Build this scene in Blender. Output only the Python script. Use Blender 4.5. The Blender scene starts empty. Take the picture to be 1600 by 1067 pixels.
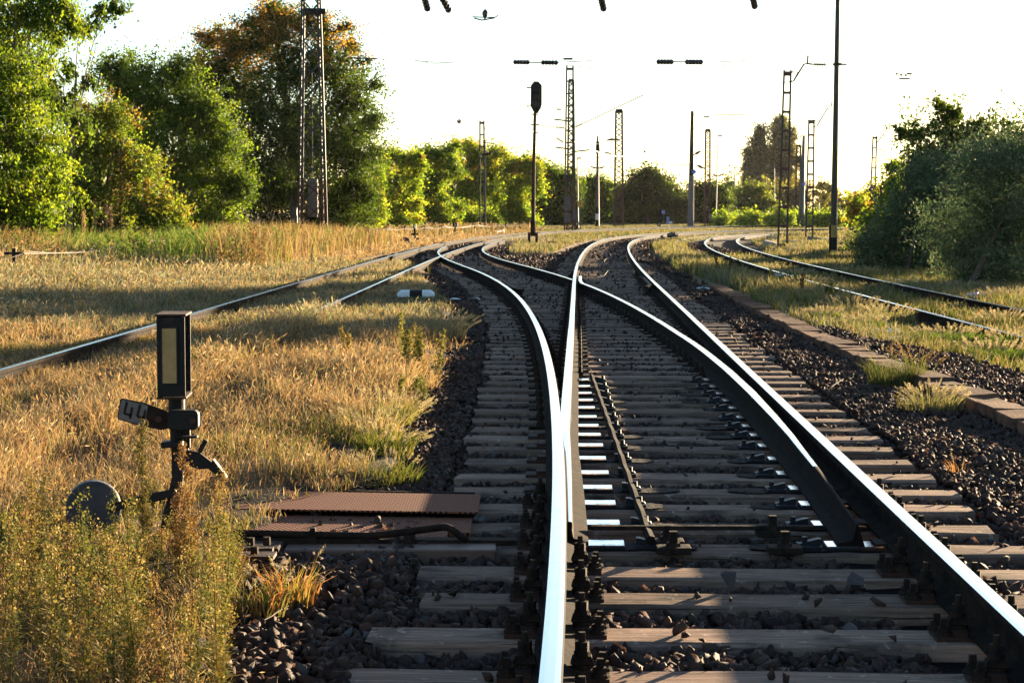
import bpy, bmesh, math, random
import numpy as np
from mathutils import Vector, Matrix

SC = bpy.context.scene
COL = SC.collection
R = math.radians
RNG = np.random.default_rng(7)
random.seed(7)

# ------------------------------------------------------------------ camera, sky, sun, exposure
CAMZ = 1.49
F, CX, CY, YH = 3030.0, 800.0, 533.5, 331.0       # focal length in pixels of the 1600 px photograph, centre, horizon row
PITCH = math.atan((CY - YH) / F)
cam = bpy.data.cameras.new("camera")
cam.sensor_width = 36.0
cam.lens = 36.0 * F / 1600.0
cam.clip_start = 0.1
cam.clip_end = 4000.0
cam_ob = bpy.data.objects.new("camera", cam)
COL.objects.link(cam_ob)
cam_ob.location = (0, 0, CAMZ)
cam_ob.rotation_euler = (R(90) - PITCH, 0, 0)
SC.camera = cam_ob

SUN_EL, SUN_AZ = 5.7, 34.0                         # azimuth from +Y (ahead) towards +X (right)
world = bpy.data.worlds.new("World")
SC.world = world
world.use_nodes = True
wn = world.node_tree
bg = wn.nodes["Background"]
sky = wn.nodes.new("ShaderNodeTexSky")
sky.sky_type = 'NISHITA'
sky.sun_disc = False
sky.sun_elevation = R(SUN_EL)
sky.sun_rotation = R(SUN_AZ)
sky.air_density = 0.8
sky.dust_density = 0.5
sky.ozone_density = 1.9
wn.links.new(sky.outputs[0], bg.inputs[0])
bg.inputs[1].default_value = 0.056

sun = bpy.data.lights.new("sun", 'SUN')
sun.energy = 5.0
sun.angle = R(0.5)
sun.color = (1.0, 0.77, 0.49)
sun_ob = bpy.data.objects.new("sun", sun)
COL.objects.link(sun_ob)
sdir = Vector((math.sin(R(SUN_AZ)) * math.cos(R(SUN_EL)), math.cos(R(SUN_AZ)) * math.cos(R(SUN_EL)), math.sin(R(SUN_EL))))
sun_ob.rotation_euler = (-sdir).to_track_quat('-Z', 'Y').to_euler()
sun_ob.location = (60, 20, 40)

SC.view_settings.view_transform = 'Standard'
SC.view_settings.look = 'None'
SC.view_settings.exposure = 2.68
SC.view_settings.gamma = 1.0
SC.cycles.max_bounces = 6
SC.cycles.transparent_max_bounces = 6

# ------------------------------------------------------------------ helpers
_cp, _sp = math.cos(PITCH), math.sin(PITCH)
def ray(px, py):
    u, v = (px - CX) / F, (py - CY) / F
    return u, _cp - v * _sp, -_sp - v * _cp
def at(px, py, z=0.0):
    """point of height z that the photograph shows at pixel px, py"""
    x, y, w = ray(px, py); t = (z - CAMZ) / w
    return Vector((x * t, y * t, z))
def atd(px, py, d):
    """point at distance d ahead"""
    x, y, w = ray(px, py); t = d / y
    return Vector((x * t, d, CAMZ + w * t))

def tag(o, label=None, cat=None, group=None, kind=None):
    if label: o['label'] = label
    if cat: o['category'] = cat
    if group: o['group'] = group
    if kind: o['kind'] = kind
    return o
def thing(name, label, cat, loc=(0, 0, 0), group=None, rz=0):
    o = bpy.data.objects.new(name, None)
    o.empty_display_size = 0.1
    COL.objects.link(o)
    o.location = loc
    o.rotation_euler = (0, 0, rz)
    return tag(o, label, cat, group)

ORD1 = ["", "first", "second", "third", "fourth", "fifth", "sixth", "seventh", "eighth", "ninth", "tenth", "eleventh", "twelfth",
        "thirteenth", "fourteenth", "fifteenth", "sixteenth", "seventeenth", "eighteenth", "nineteenth"]
TENS = {2: ("twenty", "twentieth"), 3: ("thirty", "thirtieth"), 4: ("forty", "fortieth"), 5: ("fifty", "fiftieth"),
        6: ("sixty", "sixtieth"), 7: ("seventy", "seventieth"), 8: ("eighty", "eightieth")}
def ordinal(n):
    if n < 20: return ORD1[n]
    t, u = divmod(n, 10)
    return TENS[t][1] if u == 0 else TENS[t][0] + "-" + ORD1[u]

# ---- materials
def mat(name, color, rough=0.7, metal=0.0, noise=0.0, scale=8.0, color2=None, bump=0.0, bump_scale=40.0, spec=0.5, detail=6.0, lo=0.35, hi=0.65, rand=0.0):
    m = bpy.data.materials.new(name)
    m.use_nodes = True
    nt = m.node_tree
    b = nt.nodes["Principled BSDF"]
    b.inputs["Roughness"].default_value = rough
    b.inputs["Metallic"].default_value = metal
    b.inputs["Specular IOR Level"].default_value = spec
    b.inputs["Base Color"].default_value = (*color, 1)
    tc = nt.nodes.new("ShaderNodeTexCoord")
    out = None
    if color2 is not None:
        n = nt.nodes.new("ShaderNodeTexNoise")
        n.inputs["Scale"].default_value = scale
        n.inputs["Detail"].default_value = detail
        n.inputs["Roughness"].default_value = 0.65
        nt.links.new(tc.outputs["Object"], n.inputs["Vector"])
        mr = nt.nodes.new("ShaderNodeMapRange")
        mr.inputs[1].default_value = lo; mr.inputs[2].default_value = hi
        nt.links.new(n.outputs["Fac"], mr.inputs[0])
        mx = nt.nodes.new("ShaderNodeMix"); mx.data_type = 'RGBA'
        mx.inputs[6].default_value = (*color, 1); mx.inputs[7].default_value = (*color2, 1)
        nt.links.new(mr.outputs[0], mx.inputs[0])
        out = mx.outputs[2]
    if rand > 0:
        oi = nt.nodes.new("ShaderNodeObjectInfo")
        hv = nt.nodes.new("ShaderNodeHueSaturation")
        mr2 = nt.nodes.new("ShaderNodeMapRange")
        mr2.inputs[3].default_value = 1 - rand; mr2.inputs[4].default_value = 1 + rand
        nt.links.new(oi.outputs["Random"], mr2.inputs[0])
        nt.links.new(mr2.outputs[0], hv.inputs["Value"])
        if out: nt.links.new(out, hv.inputs["Color"])
        else: hv.inputs["Color"].default_value = (*color, 1)
        out = hv.outputs[0]
    if out: nt.links.new(out, b.inputs["Base Color"])
    if bump > 0:
        n2 = nt.nodes.new("ShaderNodeTexNoise")
        n2.inputs["Scale"].default_value = bump_scale
        n2.inputs["Detail"].default_value = 5
        nt.links.new(tc.outputs["Object"], n2.inputs["Vector"])
        bp = nt.nodes.new("ShaderNodeBump")
        bp.inputs["Strength"].default_value = bump
        bp.inputs["Distance"].default_value = 0.02
        nt.links.new(n2.outputs["Fac"], bp.inputs["Height"])
        nt.links.new(bp.outputs[0], b.inputs["Normal"])
    return m

def vcol_mat(name, translucent=0.0, rough=0.7, spec=0.3, bump=0.0, bump_scale=60.0, trans_gain=(1.6, 1.6, 0.7)):
    """colour from the mesh's own 'col' attribute (leaf, blade and stone tints)"""
    m = bpy.data.materials.new(name)
    m.use_nodes = True
    nt = m.node_tree
    b = nt.nodes["Principled BSDF"]
    a = nt.nodes.new("ShaderNodeAttribute"); a.attribute_name = "col"
    nt.links.new(a.outputs["Color"], b.inputs["Base Color"])
    b.inputs["Roughness"].default_value = rough
    b.inputs["Specular IOR Level"].default_value = spec
    if bump > 0:
        tc = nt.nodes.new("ShaderNodeTexCoord")
        n2 = nt.nodes.new("ShaderNodeTexNoise"); n2.inputs["Scale"].default_value = bump_scale
        nt.links.new(tc.outputs["Object"], n2.inputs["Vector"])
        bp = nt.nodes.new("ShaderNodeBump"); bp.inputs["Strength"].default_value = bump; bp.inputs["Distance"].default_value = 0.02
        nt.links.new(n2.outputs["Fac"], bp.inputs["Height"]); nt.links.new(bp.outputs[0], b.inputs["Normal"])
    if translucent > 0:
        tr = nt.nodes.new("ShaderNodeBsdfTranslucent")
        vm = nt.nodes.new("ShaderNodeVectorMath"); vm.operation = 'MULTIPLY'
        vm.inputs[1].default_value = trans_gain
        nt.links.new(a.outputs["Color"], vm.inputs[0])
        nt.links.new(vm.outputs[0], tr.inputs["Color"])
        ms = nt.nodes.new("ShaderNodeMixShader"); ms.inputs[0].default_value = translucent
        nt.links.new(b.outputs[0], ms.inputs[1]); nt.links.new(tr.outputs[0], ms.inputs[2])
        nt.links.new(ms.outputs[0], nt.nodes["Material Output"].inputs["Surface"])
    return m

M = {}
M['steel_top'] = mat("polished_rail_steel", (0.86, 0.85, 0.84), rough=0.20, metal=1.0, color2=(0.62, 0.58, 0.54), scale=3.0, lo=0.55, hi=0.85)
M['rail_rust'] = mat("rail_rust", (0.022, 0.013, 0.009), rough=0.85, spec=0.2, color2=(0.060, 0.032, 0.018), scale=14, bump=0.2)
M['oil_stain'] = mat("oil_soaked_timber", (0.012, 0.010, 0.010), rough=0.85, spec=0.10, color2=(0.03, 0.024, 0.02), scale=16, lo=0.5, hi=0.7, bump=0.5, bump_scale=45)
M['blade_side'] = mat("greasy_blade", (0.009, 0.007, 0.007), rough=0.9, spec=0.05, color2=(0.022, 0.015, 0.012), scale=9)
M['iron'] = mat("dark_iron", (0.016, 0.012, 0.010), rough=0.85, spec=0.08, color2=(0.045, 0.026, 0.017), scale=20, bump=0.25)
M['iron_rust'] = mat("rusty_iron", (0.070, 0.032, 0.018), rough=0.8, spec=0.25, color2=(0.026, 0.015, 0.011), scale=18, bump=0.3)
M['oil_plate'] = mat("oiled_plate", (0.85, 0.85, 0.88), rough=0.14, metal=1.0, color2=(0.03, 0.03, 0.04), scale=11, lo=0.54, hi=0.66)
M["oil_side"] = mat("greasy_steel", (0.012, 0.012, 0.015), rough=0.5, spec=0.25)
M['wood'] = mat("weathered_timber", (0.25, 0.185, 0.13), rough=0.95, spec=0.05, color2=(0.12, 0.090, 0.066), scale=6, bump=0.5, bump_scale=60, rand=0.2)
M['black_paint'] = mat("black_paint", (0.008, 0.007, 0.007), rough=0.55, spec=0.25, color2=(0.040, 0.022, 0.013), lo=0.5, hi=0.72, scale=12, bump=0.08)
M['green_paint'] = mat("green_mast_paint", (0.014, 0.024, 0.014), rough=0.6, color2=(0.050, 0.034, 0.020), scale=3, lo=0.45, hi=0.7)
M['rust_mast'] = mat("rust_mast", (0.085, 0.036, 0.022), rough=0.75, color2=(0.045, 0.026, 0.018), scale=4)
M['concrete'] = mat("concrete", (0.17, 0.155, 0.14), rough=0.9, color2=(0.11, 0.10, 0.092), scale=5, bump=0.2)
M['grey_paint'] = mat("grey_paint", (0.085, 0.085, 0.085), rough=0.6, color2=(0.05, 0.048, 0.045), scale=6)
M['pale_paint'] = mat("pale_mast_paint", (0.55, 0.55, 0.50), rough=0.6, color2=(0.40, 0.40, 0.36), scale=4)
M['white'] = mat("white_paint", (0.78, 0.78, 0.76), rough=0.6, color2=(0.60, 0.60, 0.57), scale=9, lo=0.5, hi=0.8)
M['cream'] = mat("frosted_pane", (0.48, 0.30, 0.12), rough=0.5, spec=0.1, color2=(0.33, 0.20, 0.085), scale=10)
M['dirty_white'] = mat("dirty_plate_white", (0.17, 0.135, 0.115), rough=0.6, color2=(0.085, 0.05, 0.038), scale=22, lo=0.45, hi=0.75)
M['yellow'] = mat("yellow_paint", (0.62, 0.36, 0.04), rough=0.6, color2=(0.45, 0.25, 0.04), scale=6)
M['yellow_band'] = mat("faded_yellow_paint", (0.42, 0.27, 0.07), rough=0.7, color2=(0.28, 0.18, 0.06), scale=6)
M['blue'] = mat("blue_plastic", (0.03, 0.10, 0.55), rough=0.4, color2=(0.10, 0.22, 0.70), scale=20)
M['glass_dark'] = mat("dark_lens", (0.012, 0.016, 0.028), rough=0.35, spec=0.25)
M['kerb'] = mat("kerb_stone", (0.22, 0.112, 0.070), rough=0.95, spec=0.03, color2=(0.08, 0.045, 0.032), scale=5, bump=0.5, bump_scale=35)
M['bark'] = mat("bark", (0.055, 0.040, 0.030), rough=0.9, color2=(0.11, 0.085, 0.065), scale=9, bump=0.4)
M['wire'] = mat("wire_metal", (0.10, 0.09, 0.08), rough=0.5, metal=0.6)
M['galv'] = mat("galvanised_wire", (0.16, 0.135, 0.10), rough=0.8, spec=0.1)
M['porcelain'] = mat("brown_porcelain", (0.030, 0.016, 0.012), rough=0.25, spec=0.6)
M['disc'] = mat("weight_paint", (0.060, 0.058, 0.064), rough=0.5, spec=0.2, color2=(0.04, 0.036, 0.036), scale=8, bump=0.1)
M['roof'] = mat("shelter_roof", (0.30, 0.27, 0.24), rough=0.8, color2=(0.22, 0.20, 0.18), scale=3)
M['wall'] = mat("shelter_wall", (0.22, 0.18, 0.15), rough=0.9, color2=(0.16, 0.13, 0.11), scale=2)
M['red'] = mat("red_paint", (0.42, 0.03, 0.03), rough=0.5)
M['rubble'] = mat("pale_rubble", (0.42, 0.37, 0.31), rough=0.9, color2=(0.28, 0.24, 0.20), scale=9, bump=0.4)
M['leaf'] = vcol_mat("leaf", translucent=0.45, rough=0.6, spec=0.08, trans_gain=(1.9, 1.9, 0.6))
M['grass'] = vcol_mat("grass_blade", translucent=0.35, rough=0.8, spec=0.06, trans_gain=(1.35, 1.25, 0.85))
M['rail_dark'] = mat("dark_rail_side", (0.012, 0.009, 0.008), rough=0.9, spec=0.05, color2=(0.040, 0.022, 0.013), scale=7, lo=0.45, hi=0.7, bump=0.2)  # mottled near-black brown for the rail sides, darker than rail_rust
M['leaf_bright'] = vcol_mat("autumn_leaf", translucent=0.52, rough=0.6, spec=0.05, trans_gain=(1.55, 1.65, 0.7))
M['leaf_grey'] = vcol_mat("willow_leaf", translucent=0.25, rough=0.7, spec=0.06, trans_gain=(1.3, 1.3, 0.9))
M['weed'] = vcol_mat("weed", translucent=0.22, rough=0.8, spec=0.06, trans_gain=(1.2, 1.2, 0.8))
M['stone'] = vcol_mat("ballast_stone", rough=0.85, spec=0.25, bump=0.3, bump_scale=70)

# weathered sleeper wood: long grain, checks and oil stains
def wood_mat():
    m = M['wood']; nt = m.node_tree
    for n in list(nt.nodes):
        if n.type not in ('BSDF_PRINCIPLED', 'OUTPUT_MATERIAL'): nt.nodes.remove(n)
    b = nt.nodes["Principled BSDF"]
    tc = nt.nodes.new("ShaderNodeTexCoord"); oi = nt.nodes.new("ShaderNodeObjectInfo")
    ad = nt.nodes.new("ShaderNodeVectorMath"); ad.operation = 'ADD'
    sc = nt.nodes.new("ShaderNodeVectorMath"); sc.operation = 'SCALE'; sc.inputs[0].default_value = (37.0, 11.0, 5.0)
    nt.links.new(oi.outputs["Random"], sc.inputs["Scale"]); nt.links.new(tc.outputs["Object"], ad.inputs[0]); nt.links.new(sc.outputs[0], ad.inputs[1])
    def noise(vec_scale, scale, detail=6):
        mp = nt.nodes.new("ShaderNodeMapping"); mp.inputs["Scale"].default_value = vec_scale
        nt.links.new(ad.outputs[0], mp.inputs[0])
        n = nt.nodes.new("ShaderNodeTexNoise"); n.inputs["Scale"].default_value = scale; n.inputs["Detail"].default_value = detail; n.inputs["Roughness"].default_value = 0.65
        nt.links.new(mp.outputs[0], n.inputs[0]); return n.outputs["Fac"]
    def ramp(fac, lo, hi):
        r = nt.nodes.new("ShaderNodeMapRange"); r.inputs[1].default_value = lo; r.inputs[2].default_value = hi; nt.links.new(fac, r.inputs[0]); return r.outputs[0]
    def mix(f, a, c):
        x = nt.nodes.new("ShaderNodeMix"); x.data_type = 'RGBA'; nt.links.new(f, x.inputs[0])
        for i, v in ((6, a), (7, c)):
            if isinstance(v, tuple): x.inputs[i].default_value = (*v, 1)
            else: nt.links.new(v, x.inputs[i])
        return x.outputs[2]
    grain = noise((1.2, 22, 22), 3.0, 8)
    c = mix(ramp(grain, 0.35, 0.65), (0.36, 0.235, 0.165), (0.15, 0.100, 0.076))
    c = mix(ramp(noise((1, 1.6, 1.6), 2.2), 0.52, 0.68), c, (0.055, 0.042, 0.034))
    c = mix(ramp(noise((2, 2, 2), 9.0), 0.60, 0.66), c, (0.40, 0.30, 0.235))
    c = mix(ramp(noise((0.9, 40, 40), 2.0, 3), 0.63, 0.66), c, (0.02, 0.016, 0.013))
    hs = nt.nodes.new("ShaderNodeHueSaturation"); mr = nt.nodes.new("ShaderNodeMapRange"); mr.inputs[3].default_value = 0.7; mr.inputs[4].default_value = 1.2
    nt.links.new(oi.outputs["Random"], mr.inputs[0]); nt.links.new(mr.outputs[0], hs.inputs["Value"]); nt.links.new(c, hs.inputs["Color"])
    nt.links.new(hs.outputs[0], b.inputs["Base Color"])
    bp = nt.nodes.new("ShaderNodeBump"); bp.inputs["Strength"].default_value = 0.6; bp.inputs["Distance"].default_value = 0.012
    nt.links.new(grain, bp.inputs["Height"]); nt.links.new(bp.outputs[0], b.inputs["Normal"])
wood_mat()

# ---- mesh builder for made objects
class MB:
    def __init__(self):
        self.v, self.f, self.m = [], [], []
    def add(self, vs, fs, m=0):
        o = len(self.v)
        self.v.extend(tuple(x) for x in vs)
        self.f.extend(tuple(i + o for i in f) for f in fs)
        self.m.extend([m] * len(fs))
        return self
    def box(self, c, s, mtx=None, m=0, taper=1.0, jit=0.0):
        hx, hy, hz = s[0] / 2, s[1] / 2, s[2] / 2
        vs = [Vector((x * (taper if z > 0 else 1), y * (taper if z > 0 else 1), z)) for z in (-hz, hz) for x, y in ((-hx, -hy), (hx, -hy), (hx, hy), (-hx, hy))]
        if jit: vs = [v + Vector((random.uniform(-jit, jit), random.uniform(-jit, jit), random.uniform(-jit, jit))) for v in vs]
        if mtx is not None: vs = [mtx @ v for v in vs]
        c = Vector(c)
        return self.add([v + c for v in vs], [(3, 2, 1, 0), (4, 5, 6, 7), (0, 1, 5, 4), (1, 2, 6, 5), (2, 3, 7, 6), (3, 0, 4, 7)], m)
    def cyl(self, p0, p1, r0, r1=None, n=10, m=0):
        r1 = r0 if r1 is None else r1
        p0, p1 = Vector(p0), Vector(p1)
        d = (p1 - p0).normalized()
        a = d.orthogonal().normalized(); b = d.cross(a)
        vs = []
        for p, r in ((p0, r0), (p1, r1)):
            for k in range(n):
                t = 2 * math.pi * (k + 0.5) / n
                vs.append(p + a * (r * math.cos(t)) + b * (r * math.sin(t)))
        fs = [(k, (k + 1) % n, n + (k + 1) % n, n + k) for k in range(n)]
        fs += [tuple(range(n - 1, -1, -1)), tuple(range(n, 2 * n))]
        return self.add(vs, fs, m)
    def tube(self, pts, r, n=8, m=0):
        pts = [Vector(p) for p in pts]
        rs = r if isinstance(r, (list, tuple)) else [r] * len(pts)
        vs, fs = [], []
        a = None
        for i, p in enumerate(pts):
            d = (pts[min(i + 1, len(pts) - 1)] - pts[max(i - 1, 0)]).normalized()
            a = d.orthogonal().normalized() if a is None else (a - d * a.dot(d)).normalized()
            b = d.cross(a)
            for k in range(n):
                t = 2 * math.pi * k / n
                vs.append(p + a * (rs[i] * math.cos(t)) + b * (rs[i] * math.sin(t)))
        for i in range(len(pts) - 1):
            for k in range(n):
                fs.append((i * n + k, i * n + (k + 1) % n, (i + 1) * n + (k + 1) % n, (i + 1) * n + k))
        fs += [tuple(range(n - 1, -1, -1)), tuple(range((len(pts) - 1) * n, len(pts) * n))]
        return self.add(vs, fs, m)
    def bar(self, p0, p1, w, h=None, m=0, up=(0, 0, 1)):
        """rectangular bar from p0 to p1"""
        h = w if h is None else h
        p0, p1 = Vector(p0), Vector(p1)
        d = (p1 - p0).normalized(); u = Vector(up)
        if abs(d.dot(u)) > 0.98: u = Vector((0, 1, 0))
        s = d.cross(u).normalized(); u = s.cross(d)
        vs = [p + s * (a * w / 2) + u * (b * h / 2) for p in (p0, p1) for a, b in ((-1, -1), (1, -1), (1, 1), (-1, 1))]
        return self.add(vs, [(3, 2, 1, 0), (4, 5, 6, 7), (0, 1, 5, 4), (1, 2, 6, 5), (2, 3, 7, 6), (3, 0, 4, 7)], m)
    def prism(self, poly, t, mtx=None, m=0):
        """polygon in local x-z, thickness t along local y"""
        n = len(poly)
        vs = [Vector((x, -t / 2, z)) for x, z in poly] + [Vector((x, t / 2, z)) for x, z in poly]
        if mtx is not None: vs = [mtx @ v for v in vs]
        fs = [tuple(range(n)), tuple(range(2 * n - 1, n - 1, -1))] + [((k + 1) % n, k, n + k, n + (k + 1) % n) for k in range(n)]
        return self.add(vs, fs, m)
    def lathe(self, p0, axis, prof, n=12, m=0):
        p0 = Vector(p0); d = Vector(axis).normalized()
        a = d.orthogonal().normalized(); b = d.cross(a)
        vs, fs = [], []
        for s, r in prof:
            for k in range(n):
                t = 2 * math.pi * k / n
                vs.append(p0 + d * s + a * (r * math.cos(t)) + b * (r * math.sin(t)))
        for i in range(len(prof) - 1):
            for k in range(n):
                fs.append((i * n + k, i * n + (k + 1) % n, (i + 1) * n + (k + 1) % n, (i + 1) * n + k))
        fs += [tuple(range(n - 1, -1, -1)), tuple(range((len(prof) - 1) * n, len(prof) * n))]
        return self.add(vs, fs, m)
    def hexbolt(self, p, r, h, m=0):
        return self.cyl(p, Vector(p) + Vector((0, 0, h)), r, r, 6, m)
    def mesh(self, name, mats, smooth=False, fix=True):
        me = bpy.data.meshes.new(name)
        me.from_pydata(self.v, [], self.f)
        for x in (mats if isinstance(mats, (list, tuple)) else [mats]): me.materials.append(x)
        me.polygons.foreach_set("material_index", self.m)
        if fix:
            bm = bmesh.new(); bm.from_mesh(me)
            bmesh.ops.recalc_face_normals(bm, faces=bm.faces)
            bm.to_mesh(me); bm.free()
        if smooth: me.shade_smooth()
        return me
    def build(self, name, mats, parent=None, bevel=0.0, smooth=False):
        o = bpy.data.objects.new(name, self.mesh(name, mats, smooth))
        COL.objects.link(o)
        if parent is not None:
            o.parent = parent
            # vertices are given in world space: take the parent's placement out
            o.matrix_parent_inverse = Matrix.Identity(4)
            top = parent
            inv = parent_world(parent).inverted()
            o.data.transform(inv)
        else:
            # a single-mesh thing: origin at the middle of its base
            xs = np.array(self.v)
            c = Vector(((xs[:, 0].min() + xs[:, 0].max()) / 2, (xs[:, 1].min() + xs[:, 1].max()) / 2, xs[:, 2].min()))
            o.data.transform(Matrix.Translation(-c)); o.location = c
        if bevel > 0:
            b = o.modifiers.new("bevel", 'BEVEL'); b.width = bevel; b.segments = 1; b.limit_method = 'ANGLE'
        return o
def parent_world(o):
    m = Matrix.LocRotScale(o.location, o.rotation_euler, o.scale)
    return m if o.parent is None else parent_world(o.parent) @ m

def np_mesh(name, V, Fc, colr=None, material=None, smooth=False):
    """V (n,3), Fc (m,3|4) as one mesh; colr (n,3) becomes the colour attribute"""
    me = bpy.data.meshes.new(name)
    k = Fc.shape[1]
    me.vertices.add(len(V)); me.vertices.foreach_set("co", np.ascontiguousarray(V, dtype=np.float32).ravel())
    me.loops.add(Fc.size); me.loops.foreach_set("vertex_index", np.ascontiguousarray(Fc, dtype=np.int32).ravel())
    me.polygons.add(len(Fc)); me.polygons.foreach_set("loop_start", np.arange(0, Fc.size, k, dtype=np.int32))
    if colr is not None:
        a = me.color_attributes.new("col", 'FLOAT_COLOR', 'POINT')
        c4 = np.ones((len(V), 4), np.float32); c4[:, :3] = colr
        a.data.foreach_set("color", c4.ravel())
    if material: me.materials.append(material)
    me.update(calc_edges=True)
    if smooth: me.shade_smooth()
    return me
def np_obj(name, V, Fc, colr, material, parent=None, smooth=False):
    if parent is not None:
        V = np.asarray(V) - np.array(parent.location)[None, :]
    me = np_mesh(name, V, Fc, colr, material, smooth)
    o = bpy.data.objects.new(name, me); COL.objects.link(o)
    if parent is not None: o.parent = parent
    return o

def fbm(x, y, s=1.0, seed=0):
    """cheap smooth noise in -1..1"""
    r = np.random.default_rng(seed)
    out = np.zeros_like(np.asarray(x, float)); amp = 1.0; tot = 0
    f = s
    for _ in range(4):
        for _ in range(3):
            a = r.uniform(0, 2 * np.pi); ph = r.uniform(0, 6.28)
            out += amp * np.sin((np.cos(a) * x + np.sin(a) * y) * f * r.uniform(0.7, 1.4) + ph); tot += amp
        f *= 2.1; amp *= 0.55
    return out / tot * 1.8

# ------------------------------------------------------------------ track geometry (centre lines)
def centre(x0, h0, D0, K, k, S):
    s = np.arange(0, S, 0.25)
    hd = h0 + np.cumsum(np.interp(s, K, k)) * 0.25
    return np.stack([x0 + np.cumsum(np.sin(hd)) * 0.25, D0 + np.cumsum(np.cos(hd)) * 0.25, hd], 1)
TA = centre(0.7833, 0.0317, 3.0, [0, 10, 25, 40, 55, 70, 85, 100, 115, 130, 150, 175],
            [0.0004, 0.0001, -0.00013, 0.00071, 0.00057, 0.00115, 0.00242, 0.00485, 0.00802, 0.01112, 0.0136, 0.01558], 230)
TD = centre(0.7549, 0.0497, 3.0, [0, 10, 20, 30, 40, 50, 60, 70, 80, 95],
            [-0.00483, -0.00245, -0.00302, -0.00416, -0.0039, 0.00397, 0.0055, 0.00482, 0.00436, 0.00399], 86)
TC = centre(-3.6265 - 0.0168 * 7, 0.0168, 3.0, [0, 27, 47, 67, 87, 107, 127, 200], [0.0, -0.00018, 0.00045, 0.00105, 0.00186, 0.00362, 0.0052, 0.006], 230)
TB = centre(6.4934 - 0.0094 * 12, 0.0094, 3.0, [0, 12, 32, 52, 72, 87, 102, 117, 132, 152, 200],
            [0, 0.00023, 0.0007, 0.00117, 0.00188, 0.00221, 0.0053, 0.0097, 0.01348, 0.0155, 0.0155], 230)
G2 = 0.7525
def side(T, sg, off=G2):
    o = T.copy()
    o[:, 0] += sg * off * np.cos(T[:, 2]); o[:, 1] -= sg * off * np.sin(T[:, 2])
    return o
def xat(T, d):
    n = int(np.argmax(T[:, 1]))
    return np.interp(d, T[:n + 1, 1], T[:n + 1, 0])
AL, AR, DL, DR = side(TA, -1), side(TA, 1), side(TD, -1), side(TD, 1)
CL, CR, BL, BR = side(TC, -1), side(TC, 1), side(TB, -1), side(TB, 1)
RAILZ = 0.17
BZ = -0.10        # the far-right track lies a little lower

TOE = 8.5         # distance of the switch blade tips
# rail positions used for sleepers, plates and stones
def left_stock(d): return xat(DL, d)
def right_stock(d): return xat(AR, d)
def left_blade(d): return np.maximum(xat(AL, d), left_stock(d) + 0.048)
BLD = np.array([(8.4, 1.515), (9.9, 1.595), (11.0, 1.637), (12.5, 1.70), (14.3, 1.765), (16.2, 1.81), (18.5, 1.835), (21.0, 1.86)])
def right_blade(d):
    b = np.interp(d, BLD[:, 0], BLD[:, 1]); f = xat(DR, d)
    w = np.clip((np.asarray(d) - 17.0) / 4.0, 0, 1)
    return b * (1 - w) + f * w
# ---- distance helpers for ground zones
def dist_to(T, X, Y):
    """signed sideways offset from a centre line (positive = right) for points, nearest by sampled line"""
    P = T[::4, :2]; out = np.full(X.shape, 1e9); sgn = np.ones(X.shape)
    flat = np.stack([X.ravel(), Y.ravel()], 1)
    o = np.empty(len(flat)); s = np.empty(len(flat))
    hd = T[::4, 2]
    for i in range(0, len(flat), 4000):
        q = flat[i:i + 4000]
        d2 = (q[:, None, 0] - P[None, :, 0]) ** 2 + (q[:, None, 1] - P[None, :, 1]) ** 2
        j = d2.argmin(1)
        o[i:i + 4000] = np.sqrt(d2[np.arange(len(q)), j])
        s[i:i + 4000] = (q[:, 0] - P[j, 0]) * np.cos(hd[j]) - (q[:, 1] - P[j, 1]) * np.sin(hd[j])
    return (np.sign(s) * o).reshape(X.shape)

KERB = np.array([(10.0, 3.47), (13.0, 3.42), (16.1, 3.42), (18.8, 3.37), (20.9, 3.38), (24.5, 3.40), (28.0, 3.49), (32.5, 3.62), (37.5, 3.79)])
def kerb_x(d): return np.interp(d, KERB[:, 0], KERB[:, 1])

def grass_edge(d):
    """x of the dry grass edge left of the turnout"""
    return np.interp(d, [3, 6, 8.4, 9.0, 10.5, 12.0, 14.6, 17, 19.7, 24, 32.5, 40, 50, 58, 75, 95, 140], [-1.0, -1.05, -1.25, -1.2, -0.80, -0.82, -0.86, -0.78, -0.74, -0.85, -1.15, -1.75, -2.6, -3.0, -3.1, -2.2, 2.0])

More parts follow.
